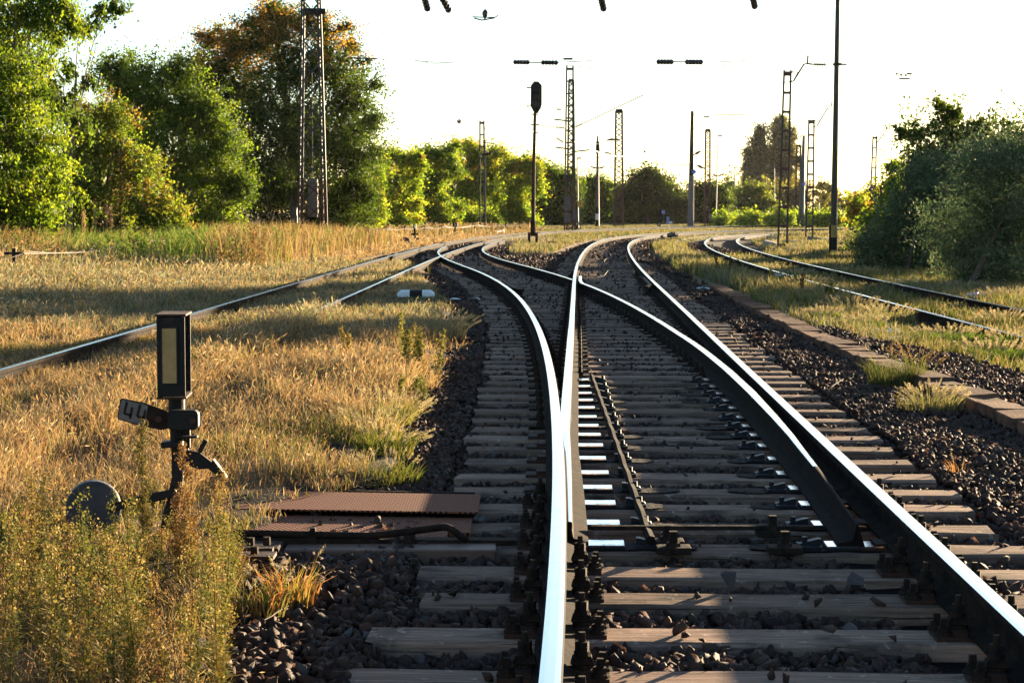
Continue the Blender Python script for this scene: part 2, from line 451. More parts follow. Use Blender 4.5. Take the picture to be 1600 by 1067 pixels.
def zones(X, Y):
    """ballast mask 0..1 and ground height at points"""
    a = dist_to(TA, X, Y); dd = dist_to(TD, X, Y); b = dist_to(TB, X, Y); c = dist_to(TC, X, Y)
    wob = 0.18 * fbm(X, Y, 2.2, 3) + 0.12 * fbm(X, Y, 9.0, 4)
    ge = grass_edge(Y)
    bal = np.zeros(X.shape)
    near = (Y < 46)
    in_near = near & (X > ge + wob * 0.8) & (X < kerb_x(Y) + 0.1)
    bal[in_near] = 1
    far = (Y >= 44) & (np.abs(a) < 1.75 + wob) & (Y < 300)
    bal[far] = 1
    fd = (Y >= 40) & (Y < 84) & (np.abs(dd) < 1.75 + wob)
    bal[fd] = 1
    mid = (Y > 38) & (Y < 68) & (dd > 0) & (a < 0) & (np.minimum(dd, -a) < 4.0 + 2 * wob) & (X < 0.55 + (Y - 38) * 0.055 + wob)
    bal[mid] = 1
    inC = (Y > 56) & (Y < 95) & (np.abs(c) < 1.7 + wob)
    bal[inC] = 1
    # right of the kerb: stony strip up to the far-right track
    rk = (Y < 24) & (X >= kerb_x(Y)) & (X < np.interp(Y, [8, 14, 18, 24], [6.0, 5.3, 4.6, 4.0]) + wob)
    bal[rk] = 1
    bb = (Y > 70) & (np.abs(b) < 1.6 + wob)
    bal[bb] = 1
    kx = np.clip(1 - np.abs(kerb_x(Y) - X) / 0.7, 0, 1) * (X < kerb_x(Y) + 0.05) * (Y < 37) * (Y > 8)
    # heights
    z = np.full(X.shape, 0.04)
    left = X < ge
    z[left] = 0.05
    zb = np.full(X.shape, -0.055)
    zb = np.where((np.abs(a) < 2.0) | (np.abs(dd) < 2.0), -0.055, -0.07)
    z = np.where(bal > 0, zb, z)
    right = (X > kerb_x(Y) + 0.05) & (Y < 60)
    zr = np.interp(np.clip(np.abs(b), 0, 3), [0, 1.3, 1.8, 3.0], [-0.10, -0.10, -0.04, 0.02])
    zr2 = np.where(b > 0, np.interp(np.clip(b, 0, 3), [0, 1.3, 2.0, 3.0], [-0.10, -0.10, -0.14, -0.12]), zr)
    z = np.where(right, zr2, z)
    z = np.where((np.abs(b) < 2.2) & (Y >= 60), np.minimum(z, -0.08), z)
    z = z + 0.02 * kx
    z = z + 0.018 * fbm(X, Y, 3.0, 11) * (Y < 200)
    # ground left of the old siding rises a little into the rough
    z = z + np.clip((-5.5 - X) / 12.0, 0, 1) * 0.10 * (Y < 120)
    return bal, z, a, dd, b, c

# ------------------------------------------------------------------ ground sheet
def ground():
    xs = np.concatenate([-np.geomspace(900, 14.5, 40), np.arange(-14, -6, 0.25), np.arange(-6, 6.5, 0.11), np.arange(6.5, 14, 0.25), np.geomspace(14.5, 900, 40)])
    ys = np.concatenate([np.linspace(-120, 2, 14), np.arange(3, 30, 0.14), np.arange(30, 60, 0.3), np.arange(60, 170, 0.8), np.geomspace(171, 2500, 36)])
    X, Y = np.meshgrid(xs, ys)
    bal, z, a, dd, b, c = zones(X, Y)
    n, m = len(ys), len(xs)
    V = np.stack([X, Y, z], -1).reshape(-1, 3)
    i = np.arange((n - 1) * m).reshape(n - 1, m)[:, :-1].ravel()
    Fc = np.stack([i, i + 1, i + 1 + m, i + m], 1)
    # soil kinds
    f1 = (fbm(X, Y, 0.7, 21)[..., None] + 1) / 2
    f2 = (fbm(X, Y, 4.0, 22)[..., None] + 1) / 2
    straw = np.array([0.16, 0.095, 0.042]) * (0.7 + 0.5 * f2)
    green = np.array([0.10, 0.105, 0.035]) * (0.7 + 0.5 * f2)
    dirt = np.array([0.22, 0.125, 0.078]) * (0.75 + 0.4 * f2)
    ballast = np.array([0.010, 0.007, 0.006]) * (0.7 + 0.6 * f2)
    col = straw * np.ones(X.shape + (1,))
    gmask = np.clip((np.abs(a) < 60) * (a > 1.5) * 1.0 + (Y > 95) * 0.7 * (X > -3), 0, 1)[..., None]
    col = col * (1 - gmask * 0.7) + green * gmask * 0.7
    dm = (np.exp(-((X - (-0.3 + (Y - 95) * 0.03)) / 3.0) ** 2) * np.exp(-((Y - 98) / 17.0) ** 2))[..., None]
    col = col * (1 - np.clip(dm * 1.4, 0, 1)) + dirt * np.clip(dm * 1.4, 0, 1)
    rim = ((X > grass_edge(Y) - 0.35 - 0.1 * fbm(X, Y, 4.0, 77)) & (X < 2) & (Y < 46))[..., None]
    col = np.where((bal[..., None] > 0.5) | rim, ballast, col)
    m_ = vcol_mat("ground_soil", rough=0.95, spec=0.1, bump=0.6, bump_scale=30)
    o = np_obj("ground", V, Fc, col.reshape(-1, 3), m_, smooth=True)
    tag(o, "dry soil and dark ballast bed of the railway yard", kind="structure")
ground()

# ------------------------------------------------------------------ rails
PROF = [(-0.068, 0.0), (0.068, 0.0), (0.068, 0.011), (0.013, 0.030), (0.008, 0.040), (0.008, 0.100), (0.033, 0.113), (0.036, 0.120),
        (0.036, 0.140), (0.031, 0.147), (0.014, 0.150), (-0.014, 0.150), (-0.031, 0.147), (-0.036, 0.140), (-0.036, 0.120), (-0.033, 0.113),
        (-0.008, 0.100), (-0.008, 0.040), (-0.013, 0.030), (-0.068, 0.011)]
SHINY = {9, 10, 11}
BLADE = [(-0.036, 0.0), (0.085, 0.0), (0.085, 0.014), (0.020, 0.030), (0.016, 0.040), (0.016, 0.100), (0.036, 0.113), (0.036, 0.140), (0.031, 0.147),
         (0.014, 0.150), (-0.014, 0.150), (-0.034, 0.147), (-0.036, 0.140)]
SHINYB = {8, 9, 10}

def resample(P, step):
    P = np.asarray(P, float)
    L = np.concatenate([[0], np.cumsum(np.hypot(*(P[1:] - P[:-1]).T))])
    n = max(2, int(L[-1] / step) + 1)
    q = np.linspace(0, L[-1], n)
    return np.stack([np.interp(q, L, P[:, 0]), np.interp(q, L, P[:, 1])], 1)

def sweep_rail(name, P, label, base=0.02, prof=PROF, shiny=SHINY, mirror=1, scale_at=None, z_at=None, cat="rail", group="rails of the railway yard", top=None, dull=0, side=None):
    P = np.asarray(P, float)
    tan = np.gradient(P, axis=0); tan /= np.linalg.norm(tan, axis=1)[:, None]
    nrm = np.stack([tan[:, 1], -tan[:, 0]], 1)           # to the right
    k = len(prof)
    V = np.zeros((len(P), k, 3))
    for j, (px, pz) in enumerate(prof):
        sx = np.ones(len(P)) if scale_at is None else np.array([scale_at(i, px, pz) for i in range(len(P))])
        zz = pz + base + (0 if z_at is None else np.array([z_at(i, pz) for i in range(len(P))]))
        V[:, j, :2] = P + nrm * (px * mirror * sx)[:, None]
        V[:, j, 2] = zz
    mb = MB()
    fs, ms = [], []
    for i in range(len(P) - 1):
        for j in range(k):
            fs.append((i * k + j, i * k + (j + 1) % k, (i + 1) * k + (j + 1) % k, (i + 1) * k + j)); ms.append(0 if j in shiny and i >= dull else 1)
    fs += [tuple(range(k)), tuple(range(len(P) * k - 1, (len(P) - 1) * k - 1, -1))]; ms += [1, 1]
    mb.add(V.reshape(-1, 3), fs); mb.m = ms
    o = mb.build(name, [top or M['steel_top'], side or M['rail_dark']])
    return tag(o, label, cat, group)

def clip(T, d0, d1):
    n = int(np.argmax(T[:, 1]))
    Q = T[:n + 1]
    k = (Q[:, 1] >= d0) & (Q[:, 1] <= d1)
    return Q[k][:, :2]
def spaced(P, d=0.5):
    return resample(P, d)

# left stock rail: from the bottom edge curving off to the left siding
sweep_rail("rail", spaced(clip(DL, 3.2, 75.0)), "shiny rail curving from the bottom edge past the left sleeper ends to the grassy siding")
sweep_rail("rail", spaced(clip(AR, 3.2, 90)).tolist() + resample(AR[(AR[:, 1] > 90) | (np.arange(len(AR)) > 400)][:, :2], 1.0)[1:].tolist()
           if False else spaced(AR[1:, :2], 0.6), "outermost shiny rail of the turnout on the kerb side, curving away to the right")
# closed blade and the rail that continues it
dA = np.arange(TOE, 22.01, 0.25)
def closed_scale(i, px, pz):
    d = dA[i]
    if px < 0: return np.clip((xat(AL, d) - left_stock(d) - 0.02) / 0.04, 0.25, 1.0) if pz > 0.05 else np.clip((xat(AL, d) - left_stock(d) - 0.055) / 0.04, -0.3, 1.0)
    return 1.0 if pz < 0.05 else np.clip((d - TOE) / 6.0 + 0.35, 0.35, 1.0)
sweep_rail("switch_rail", np.stack([[left_blade(d) for d in dA], dA], 1), "slim closed switch blade pressed against the curved rail at its right side",
           prof=BLADE, shiny=SHINYB, scale_at=closed_scale, z_at=lambda i, pz: -0.045 * np.clip((11.5 - dA[i]) / 3.0, 0, 1) if pz > 0.1 else 0.0, cat="switch blade", group="switch blades")
PL = AL[AL[:, 1] > 22.0][:, :2]
n_ = int(np.argmax(AL[:, 1])); kk = np.arange(len(AL)) >= int(np.argmax(AL[:, 1] > 22.0))
sweep_rail("rail", spaced(AL[kk][:, :2], 0.6), "long shiny rail through the crossing that sweeps up to the horizon and right")
# open blade and its closure rail up to the crossing
dB = np.arange(8.45, 24.01, 0.25)
def open_scale(i, px, pz):
    d = dB[i]
    if px > 0 or pz < 0.05: return 1.0 if px > 0 else 1.0
    return np.clip((d - 8.4) / 5.0 + 0.35, 0.35, 1.0)
sweep_rail("switch_rail", np.stack([[right_blade(d) for d in dB], dB], 1), "open switch blade standing clear of the kerb-side rail, its tip free in the gap",
           prof=BLADE, shiny=SHINYB, mirror=-1, scale_at=lambda i, px, pz: 1.0 if pz < 0.05 else (np.clip((dB[i] - 8.4) / 7.0 + 0.14, 0.14, 1.0)), dull=7, side=M['blade_side'],
           z_at=lambda i, pz: -0.05 * np.clip((11.5 - dB[i]) / 3.0, 0, 1) if pz > 0.1 else 0.0, cat="switch blade", group="switch blades")
XD = 38.6
for d_ in np.arange(34, 44, 0.05):
    if xat(AL, d_) - xat(DR, d_) > 0: XD = d_; break
P = clip(DR, 24.0, XD - 1.3)
tail = np.array([[xat(AL, d) + 0.115, d] for d in np.arange(XD - 0.3, XD + 2.6, 0.4)])
sweep_rail("rail", spaced(np.vstack([P, tail]), 0.5), "shiny rail running from the open blade to the bent wing at the crossing")
kk = np.arange(len(DR)) >= int(np.argmax(DR[:, 1] > XD + 0.15))
sweep_rail("rail", spaced(DR[kk][:, :2], 0.6), "rail beyond the crossing that swings left towards the old siding")
# check rails
def check(T, sg, d0, d1, label):
    ds = np.arange(d0, d1 + 0.01, 0.25)
    off = np.array([0.115 + 0.10 * max(0, (0.8 - min(d - d0, d1 - d)) / 0.8) for d in ds])
    P = np.stack([[xat(T, d) + sg * o for d, o in zip(ds, off)], ds], 1)
    sweep_rail("check_rail", P, label, cat="check rail", group="check rails by the crossing", top=M['iron_rust'])
check(DL, 1, XD - 4.4, XD + 0.6, "short dark check rail beside the curved rail left of the crossing")
check(AR, -1, XD - 3.0, XD + 2.2, "short check rail inside the kerb-side rail right of the crossing")
# old siding
kk = CL[:, 1] > 4.0
sweep_rail("rail", spaced(CL[kk][:, :2], 0.8), "thin silver rail running straight through the dry grass behind the lantern", base=0.03)
sweep_rail("rail", spaced(CR[CR[:, 1] > 24][:, :2], 0.8), "half buried rail in the shaded grass by the black and white marker", base=0.03)
ds = np.arange(57, 66, 0.25)
sweep_rail("check_rail", np.stack([xat(CL, ds) + 0.12, ds], 1), "rusty check rail beside the silver siding rail", cat="check rail", group="check rails by the crossing", top=M['iron_rust'], base=0.03)
# far-right track
sweep_rail("rail", spaced(BL[BL[:, 1] > 8][:, :2], 0.6), "left rail of the grassy track on the far side of the kerb", base=BZ + 0.02)
sweep_rail("rail", spaced(BR[BR[:, 1] > 12][:, :2], 0.6), "rail in front of the grey green willow bush, with a dark side", base=BZ + 0.02)

# ------------------------------------------------------------------ sleepers with their rail plates and bolts
SL_Y = [4.32, 4.93, 5.54, 6.13, 6.75, 7.37, 7.97, 8.53, 9.10, 9.72, 10.28, 10.92, 11.5, 12.15, 12.75, 13.36, 13.93]
while SL_Y[-1] < 45.5: SL_Y.append(SL_Y[-1] + 0.605)
SLEEPER_BOXES = []           # (y, x0, x1, heading) for the stones to keep off
def sleeper_mesh(L, seed, fine):
    r = random.Random(seed)
    n = 7 if fine else 2
    xs = [-L / 2 + L * i / (n - 1) for i in range(n)]
    vs, fs = [], []
    w, h = 0.125, 0.16
    for i, x in enumerate(xs):
        e = 0.006 if fine else 0.0
        for y, z in ((-w, -h), (w, -h), (w, -0.012), (w - 0.014, 0), (-w + 0.014, 0), (-w, -0.012)):
            vs.append((x + (r.uniform(-0.02, 0.02) if i in (0, n - 1) else 0), y + r.uniform(-e, e), z + r.uniform(-e, e) * 0.7))
    k = 6
    for i in range(n - 1):
        for j in range(k): fs.append((i * k + j, (i + 1) * k + j, (i + 1) * k + (j + 1) % k, i * k + (j + 1) % k))
    fs += [tuple(range(k)), tuple(range(n * k - 1, (n - 1) * k - 1, -1))]
    me = bpy.data.meshes.new("sleeper"); me.from_pydata(vs, [], fs)
    bm = bmesh.new(); bm.from_mesh(me); bmesh.ops.recalc_face_normals(bm, faces=bm.faces); bm.to_mesh(me); bm.free()
    me.materials.append(M['wood'])
    return me

# shared part meshes (local to the sleeper's rail seat)
def plate_mesh(w=0.36, d=0.16):
    b = MB(); b.box((0, 0, 0.008), (w, d, 0.018)); b.box((0.095, 0, 0.026), (0.05, d * 0.8, 0.02)); b.box((-0.095, 0, 0.026), (0.05, d * 0.8, 0.02))
    return b.mesh("rail_plate", M['iron_rust'])
def bolt_mesh():
    b = MB()
    b.cyl((0, 0, 0.0), (0, 0, 0.014), 0.034, 0.034, 10); b.box((0, 0, 0.03), (0.075, 0.05, 0.026), taper=0.8)
    b.cyl((0, 0, 0.04), (0, 0, 0.056), 0.027, 0.027, 10)
    b.cyl((0, 0, 0.056), (0, 0, 0.088), 0.024, 0.024, 6); b.cyl((0, 0, 0.088), (0, 0, 0.118), 0.013, 0.011, 8)
    return b.mesh("bolt", M['iron'])
def coach_mesh():
    b = MB()
    b.cyl((0, 0, 0), (0, 0, 0.01), 0.034, 0.03, 10); b.cyl((0, 0, 0.01), (0, 0, 0.03), 0.022, 0.022, 8); b.box((0, 0, 0.042), (0.024, 0.024, 0.034), taper=0.9)
    return b.mesh("screw", M['iron'])
def plain_seat_mesh():
    b = MB(); b.box((0, 0, 0.008), (0.36, 0.16, 0.018))
    for x in (-0.10, 0.10):
        b.box((x, 0, 0.03), (0.06, 0.10, 0.03), taper=0.8); b.cyl((x, 0, 0.04), (x, 0, 0.095), 0.022, 0.016, 6)
    return b.mesh("rail_plate", M['iron'])
def slide_mesh(w):
    b = MB(); b.box((0, 0, 0.009), (w, 0.15, 0.020), m=1); b.box((0, 0, 0.0215), (w - 0.006, 0.144, 0.005), m=0)
    return b.mesh("slide_plate", [M['oil_plate'], M['oil_side']])
def brace_mesh():
    b = MB(); b.box((0, 0, 0.01), (0.10, 0.14, 0.022)); b.prism([(-0.05, 0.018), (0.05, 0.018), (0.045, 0.026), (-0.035, 0.048), (-0.05, 0.048)], 0.05)
    b.cyl((0.02, 0, 0.02), (0.02, 0, 0.055), 0.015, 0.013, 6)
    return b.mesh("rail_brace", M['oil_side'])
ME_PLATE, ME_BOLT, ME_SCREW, ME_SEAT, ME_BRACE = plate_mesh(), bolt_mesh(), coach_mesh(), plain_seat_mesh(), brace_mesh()
ME_SLIDE = {}
def child(name, me, parent, loc, rz=0):
    o = bpy.data.objects.new(name, me); COL.objects.link(o); o.parent = parent; o.location = loc; o.rotation_euler = (0, 0, rz)
    return o
toe_i = min(range(len(SL_Y)), key=lambda i: abs(SL_Y[i] - 8.53))
for i, y in enumerate(SL_Y):
    hd = 0.5 * (np.interp(y, TA[:300, 1], TA[:300, 2]) + np.interp(y, TD[:300, 1], TD[:300, 2]))
    x0 = left_stock(y) - 0.56 + random.uniform(-0.04, 0.04) - (0.10 if y < 6.9 else 0)
    x1 = right_stock(y) + 0.56 + random.uniform(-0.05, 0.05)
    if abs(y - 7.37) < .1: x1 += 0.05
    c = Vector(((x0 + x1) / 2, y, random.uniform(-0.008, 0.004)))
    L = (x1 - x0) / math.cos(hd)
    o = bpy.data.objects.new("sleeper", sleeper_mesh(L, i, y < 16)); COL.objects.link(o)
    o.location = c; o.rotation_euler = (0, 0, -hd + random.uniform(-0.006, 0.006))
    n = i - toe_i
    if n < 0: lab = f"weathered timber sleeper, {ordinal(-n)} on the camera's side of the switch blade tips"
    elif n == 0: lab = "weathered timber sleeper right under the switch blade tips"
    else: lab = f"weathered timber sleeper, {ordinal(n)} beyond the switch blade tips"
    tag(o, lab, "sleeper", "timber sleepers of the turnout")
    SLEEPER_BOXES.append((y, x0, x1, hd))
    inv = Matrix.LocRotScale(o.location, o.rotation_euler, None).inverted()
    def seat(x): return inv @ Vector((x, y - (x - c.x) * math.tan(hd), 0))
    near = y < 13
    rails = [left_stock(y), right_stock(y)]
    slide = 8.4 < y < 17.2
    if y > 17.2: rails += [float(left_blade(y)), float(right_blade(y))] if y < XD - 0.5 else ([float(xat(AL, y)), float(xat(DR, y))] if y > XD + 0.8 else [float(xat(AL, y))])
    for ri, rx in enumerate(rails):
        s = seat(rx)
        if near:
            p = child("rail_plate", ME_PLATE, o, (s.x, s.y, 0))
            if y < 9.9:
                sides = (-1, 1)
                if slide: sides = (-1,) if ri == 0 else (1,)
                for sx in sides:
                    child("bolt", ME_BOLT, p, (sx * 0.092, 0.0, 0.034))
                    child("screw", ME_SCREW, p, (sx * 0.150, -0.045, 0.018)); child("screw", ME_SCREW, p, (sx * 0.158, 0.045, 0.018))
        else:
            child("rail_plate", ME_SEAT, o, (s.x, s.y, 0))
    if slide:
        for xa, xb in ((left_stock(y) + 0.02, 0.78 + random.uniform(-0.06, 0.12)), (float(right_blade(y)) - 0.38 + random.uniform(-0.1, 0.08), right_stock(y) - 0.02)):
            ob = MB(); rs = random.Random(int(xa * 997)); n_ = 9
            up_ = [(xa + (xb - xa) * k / (n_ - 1), 0.108 + rs.uniform(-0.03, 0.0) - (0.05 if k in (0, n_ - 1) else 0)) for k in range(n_)]
            lo_ = [(px_, -0.108 + rs.uniform(0, 0.03) + (0.05 if k in (0, n_ - 1) else 0)) for k, (px_, _) in enumerate(up_)]
            xm = (xa + xb) / 2
            vs_ = [(px_ - xm, q_, z_) for z_ in (0.0, 0.0045) for px_, q_ in up_ + lo_]
            fs_ = [(k, k + 1, n_ + k + 1, n_ + k) for k in range(n_ - 1)] + [(2 * n_ + k, 2 * n_ + k + 1, 3 * n_ + k + 1, 3 * n_ + k) for k in range(n_ - 1)]
            ob.add(vs_, fs_); so_ = seat(xm); child("oil_stain", ob.mesh("oil_stain", M['oil_stain']), o, (so_.x, so_.y, 0.003))
        bl = float(left_blade(y)); xr = 0.50 + (y - 8.5) * 0.021
        w = round(xr - (left_stock(y) + 0.07), 2); xc = xr - w / 2
        if w not in ME_SLIDE: ME_SLIDE[w] = slide_mesh(w)
        s = seat(xc); child("slide_plate", ME_SLIDE[w], o, (s.x, s.y, 0))
        s = seat(xr + 0.10); child("rail_brace", ME_BRACE, o, (s.x, s.y, 0))
        br = float(right_blade(y)); xl = br - 0.135; xe = right_stock(y) - 0.07
        w = round(xe - xl, 2)
        if w not in ME_SLIDE: ME_SLIDE[w] = slide_mesh(w)
        s = seat((xl + xe) / 2); child("slide_plate", ME_SLIDE[w], o, (s.x, s.y, 0))
        s = seat(xl - 0.07); child("rail_brace", ME_BRACE, o, (s.x, s.y, 0), math.pi)
lb = MB(); lb.tube([(0.615 + 0.0105 * (y - 8.5), y, 0.035 + 0.006 * math.sin(y * 9)) for y in np.arange(8.5, 17.3, 0.15)], 0.022, 6)
tag(lb.build("locking_bar", M['blade_side']), "long thin greasy dark bar lying on the sleepers beside the bright slide plates", "bar")
# plain track beyond the crossing
def plain_sleepers(T, d0, d1, lab, group, lo=-1.3, hi=1.3):
    P = T[(T[:, 1] >= d0) & (T[:, 1] <= d1)]
    P = P[::2] if False else P
    me = sleeper_mesh(2.6, 99, False)
    s = 0.0; k = 0
    idx = 0
    while idx < len(P):
        k += 1
        x, y, h = P[int(idx)]
        o = bpy.data.objects.new("sleeper", me); COL.objects.link(o)
        o.location = (x + random.uniform(-0.04, 0.04), y, random.uniform(-0.02, 0.0)); o.rotation_euler = (0, 0, -h + random.uniform(-0.01, 0.01))
        tag(o, lab.format(ordinal(k)), "sleeper", group)
        SLEEPER_BOXES.append((y, x - 1.3, x + 1.3, h))
        idx += 2.42
plain_sleepers(TA, 46.0, 84, "timber sleeper, {} past the crossing on the track curving right", "timber sleepers past the crossing")
plain_sleepers(TD, 46.0, 72, "timber sleeper, {} past the crossing on the track joining the siding", "timber sleepers towards the siding")

# ------------------------------------------------------------------ kerb of flat stones
def kerb():
    root = thing("kerb", "low kerb of flat reddish stones between the ballast and the grassy track", "kerb", (3.6, 20, 0))
    d = 8.0; k = 0
    mb = MB(); mw = MB()
    rr = random.Random(4)
    while d < 37.5:
        ln = rr.uniform(0.45, 0.75)
        x = kerb_x(d + ln / 2) if d > 10 else 3.47 + (10 - d) * 0.02
        hd = math.atan2(kerb_x(d + ln) - kerb_x(d), ln)
        mt = Matrix.Rotation(-hd + rr.uniform(-0.03, 0.03), 3, 'Z') @ Matrix.Rotation(rr.uniform(-0.02, 0.02), 3, 'X')
        mb.box((x + 0.16 + rr.uniform(-0.02, 0.02), d + ln / 2, 0.040 + rr.uniform(-0.014, 0.010)), (0.28, ln - 0.014, 0.09), mt, jit=0.012)
        d += ln
    for a, b in ((8.0, 14.0), (14.0, 20.0), (20.0, 28.0), (28.0, 37.5)):
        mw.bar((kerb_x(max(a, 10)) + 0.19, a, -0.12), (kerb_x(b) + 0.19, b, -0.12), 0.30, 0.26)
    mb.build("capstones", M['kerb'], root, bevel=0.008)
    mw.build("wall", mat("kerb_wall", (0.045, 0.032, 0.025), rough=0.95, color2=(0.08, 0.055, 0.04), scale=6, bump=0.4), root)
kerb()

# ------------------------------------------------------------------ ballast stones
def base_stones(n, pts=11, seed=1):
    r = np.random.default_rng(seed); out = []
    for _ in range(n):
        p = r.normal(size=(pts, 3)); p /= np.linalg.norm(p, axis=1)[:, None]
        p *= r.uniform(0.8, 1.0, (pts, 1)); p *= np.array([r.uniform(1.1, 1.6), r.uniform(0.8, 1.1), r.uniform(0.55, 0.85)])
        bm = bmesh.new()
        for q in p: bm.verts.new(q)
        res = bmesh.ops.convex_hull(bm, input=bm.verts)
        junk = [e for e in res['geom_interior'] if isinstance(e, bmesh.types.BMVert)]
        bmesh.ops.delete(bm, geom=junk, context='VERTS')
        bmesh.ops.triangulate(bm, faces=bm.faces)
        bm.verts.index_update()
        out.append((np.array([v.co[:] for v in bm.verts]), np.array([[v.index for v in f.verts] for f in bm.faces])))
        bm.free()
    return out
def rot_mats(n, rng, tilt=None):
    q = rng.normal(size=(n, 4)); q /= np.linalg.norm(q, axis=1)[:, None]
    w, x, y, z = q.T
    return np.stack([np.stack([1 - 2 * (y * y + z * z), 2 * (x * y - z * w), 2 * (x * z + y * w)], -1),
                     np.stack([2 * (x * y + z * w), 1 - 2 * (x * x + z * z), 2 * (y * z - x * w)], -1),
                     np.stack([2 * (x * z - y * w), 2 * (y * z + x * w), 1 - 2 * (x * x + y * y)], -1)], 1)
def scatter_stones(name, pos, size, col, base, rng):
    Vs, Fs, Cs = [], [], []; off = 0
    which = rng.integers(0, len(base), len(pos)); Rm = rot_mats(len(pos), rng)
    for b, (bv, bf) in enumerate(base):
        k = np.where(which == b)[0]
        if not len(k): continue
        v = np.einsum('nij,vj->nvi', Rm[k], bv) * size[k][:, None, None] + pos[k][:, None, :]
        f = bf[None] + (np.arange(len(k)) * len(bv))[:, None, None] + off
        Vs.append(v.reshape(-1, 3)); Fs.append(f.reshape(-1, 3)); Cs.append(np.repeat(col[k], len(bv), 0)); off += len(k) * len(bv)
    return np_obj(name, np.vstack(Vs), np.vstack(Fs), np.vstack(Cs), M['stone'])

SB = np.array([(y, a, b, h) for y, a, b, h in SLEEPER_BOXES])
RAILS_AT = [lambda d: xat(DL, d), lambda d: xat(AR, d)]
def keep_off(X, Y, pad=0.02):
    """1 where a stone would lie on a sleeper or rail"""
    bad = np.zeros(len(X), bool)
    for y, a, b, h in SB:
        yy = y - (X - (a + b) / 2) * math.tan(h)
        bad |= (np.abs(Y - yy) < 0.125 + pad) & (X > a - pad) & (X < b + pad)
    return bad
def on_rail(X, Y, w=0.09):
    bad = np.zeros(len(X), bool)
    for fn in (left_stock, right_stock, left_blade, right_blade):
        bad |= (np.abs(X - fn(Y)) < w) & (Y < 40)
    for T in (AL, AR, DR, DL):
        bad |= (np.abs(X - xat(T, Y)) < w) & (Y >= 40)
    bad |= (Y > 8.3) & (Y < 17.3) & (((X > left_stock(Y)) & (X < 0.62 + (Y - 8.5) * 0.016)) | ((X > right_blade(Y) - 0.28) & (X < right_stock(Y))))
    return bad
def ballast():
    rng = np.random.default_rng(5)
    base = base_stones(20, 8, 2)
    P, S = [], []
    for d0, d1, dens, smin, smax in ((4.6, 9.5, 900, 0.019, 0.047), (9.5, 14, 950, 0.017, 0.036), (14, 22, 520, 0.020, 0.038), (22, 34, 210, 0.028, 0.046), (34, 60, 70, 0.038, 0.06), (60, 110, 16, 0.06, 0.11)):
        x0, x1 = -0.30 * d1 - 0.4, 0.30 * d1 + 0.4
        x0 = max(x0, -4.5); x1 = min(x1, 9)
        n = int((x1 - x0) * (d1 - d0) * dens)
        X = rng.uniform(x0, x1, n); Y = rng.uniform(d0, d1, n)
        vis = np.abs(X) < 0.275 * Y + 0.5
        X, Y = X[vis], Y[vis]
        bal, z, a, dd, b, c = zones(X, Y)
        s = smin + (smax - smin) * rng.random(len(X)) ** 1.6
        k = bal > 0.5
        # thin out towards the grass
        k &= rng.random(len(X)) < np.clip((X - grass_edge(Y) + 0.25) / 0.25, 0.1, 1)
        k &= ~on_rail(X, Y)
        k &= ~((X > kerb_x(Y) + 0.02) & (X < kerb_x(Y) + 0.31) & (Y < 37.5) & (Y > 8) & (rng.random(len(X)) < 0.985))
        ks = keep_off(X, Y, 0.0)
        few = rng.random(len(X)) < np.where(Y > 18, 0.10, 0.014)
        k &= (~ks) | few
        zz = z + 0.010 + s * rng.uniform(-0.3, 0.25, len(X))
        # heaped shoulders outside the rails
        sh = (X < left_stock(Y) - 0.62) | (X > right_stock(Y) + 0.62)
        zz = zz + np.where(sh & (Y < 46), 0.035, 0.0)
        zz = np.where(ks, s * 0.45, zz)
        s = np.where(ks, s * 0.7, s)
        P.append(np.stack([X, Y, zz], 1)[k]); S.append(s[k])
    P, S = np.vstack(P), np.concatenate(S)
    t = rng.random((len(P), 1)); u = rng.random((len(P), 1))
    col = np.array([0.050, 0.030, 0.0215]) * (0.5 + 1.1 * t) * (1 + np.array([0.25, 0.02, -0.12]) * (u - 0.2))
    pale = rng.random(len(P)) < 0.03
    col[pale] = np.array([0.10, 0.085, 0.075]) * rng.uniform(0.7, 1.2, (pale.sum(), 1))
    o = scatter_stones("ballast_stones", P, S, col, base, rng)
    tag(o, "dark brown crushed stone ballast between and beside the sleepers", "gravel", kind="stuff")
    # a few big loose stones
    big = [(1335, 918, 0.055, "fist-sized dark stone lying on the sleeper nearest the open blade's right end"), (598, 778, 0.05, None), (1140, 915, 0.045, "upright dark stone leaning on the sleeper before the blade tips")]
    for px, py, s, lab in big:
        if lab is None: continue
        p = at(px, py, 0.02)
        bv, bf = base[int(px) % len(base)]
        rm = Matrix.Rotation(1.2 if px > 1200 else 0.5, 3, 'Z') @ Matrix.Rotation(0.4 if px > 1200 else 1.3, 3, 'X')
        mb = MB(); mb.add([rm @ (Vector(v) * s) + p + Vector((0, 0, s * 0.5)) for v in bv], [tuple(int(q) for q in f) for f in bf])
        ob = mb.build("loose_stone", mat("loose_stone_" + str(px), (0.045, 0.035, 0.03), rough=0.8, color2=(0.08, 0.06, 0.05), scale=12, bump=0.3))
        tag(ob, lab, "stone", "loose stones on the sleepers")
ballast()

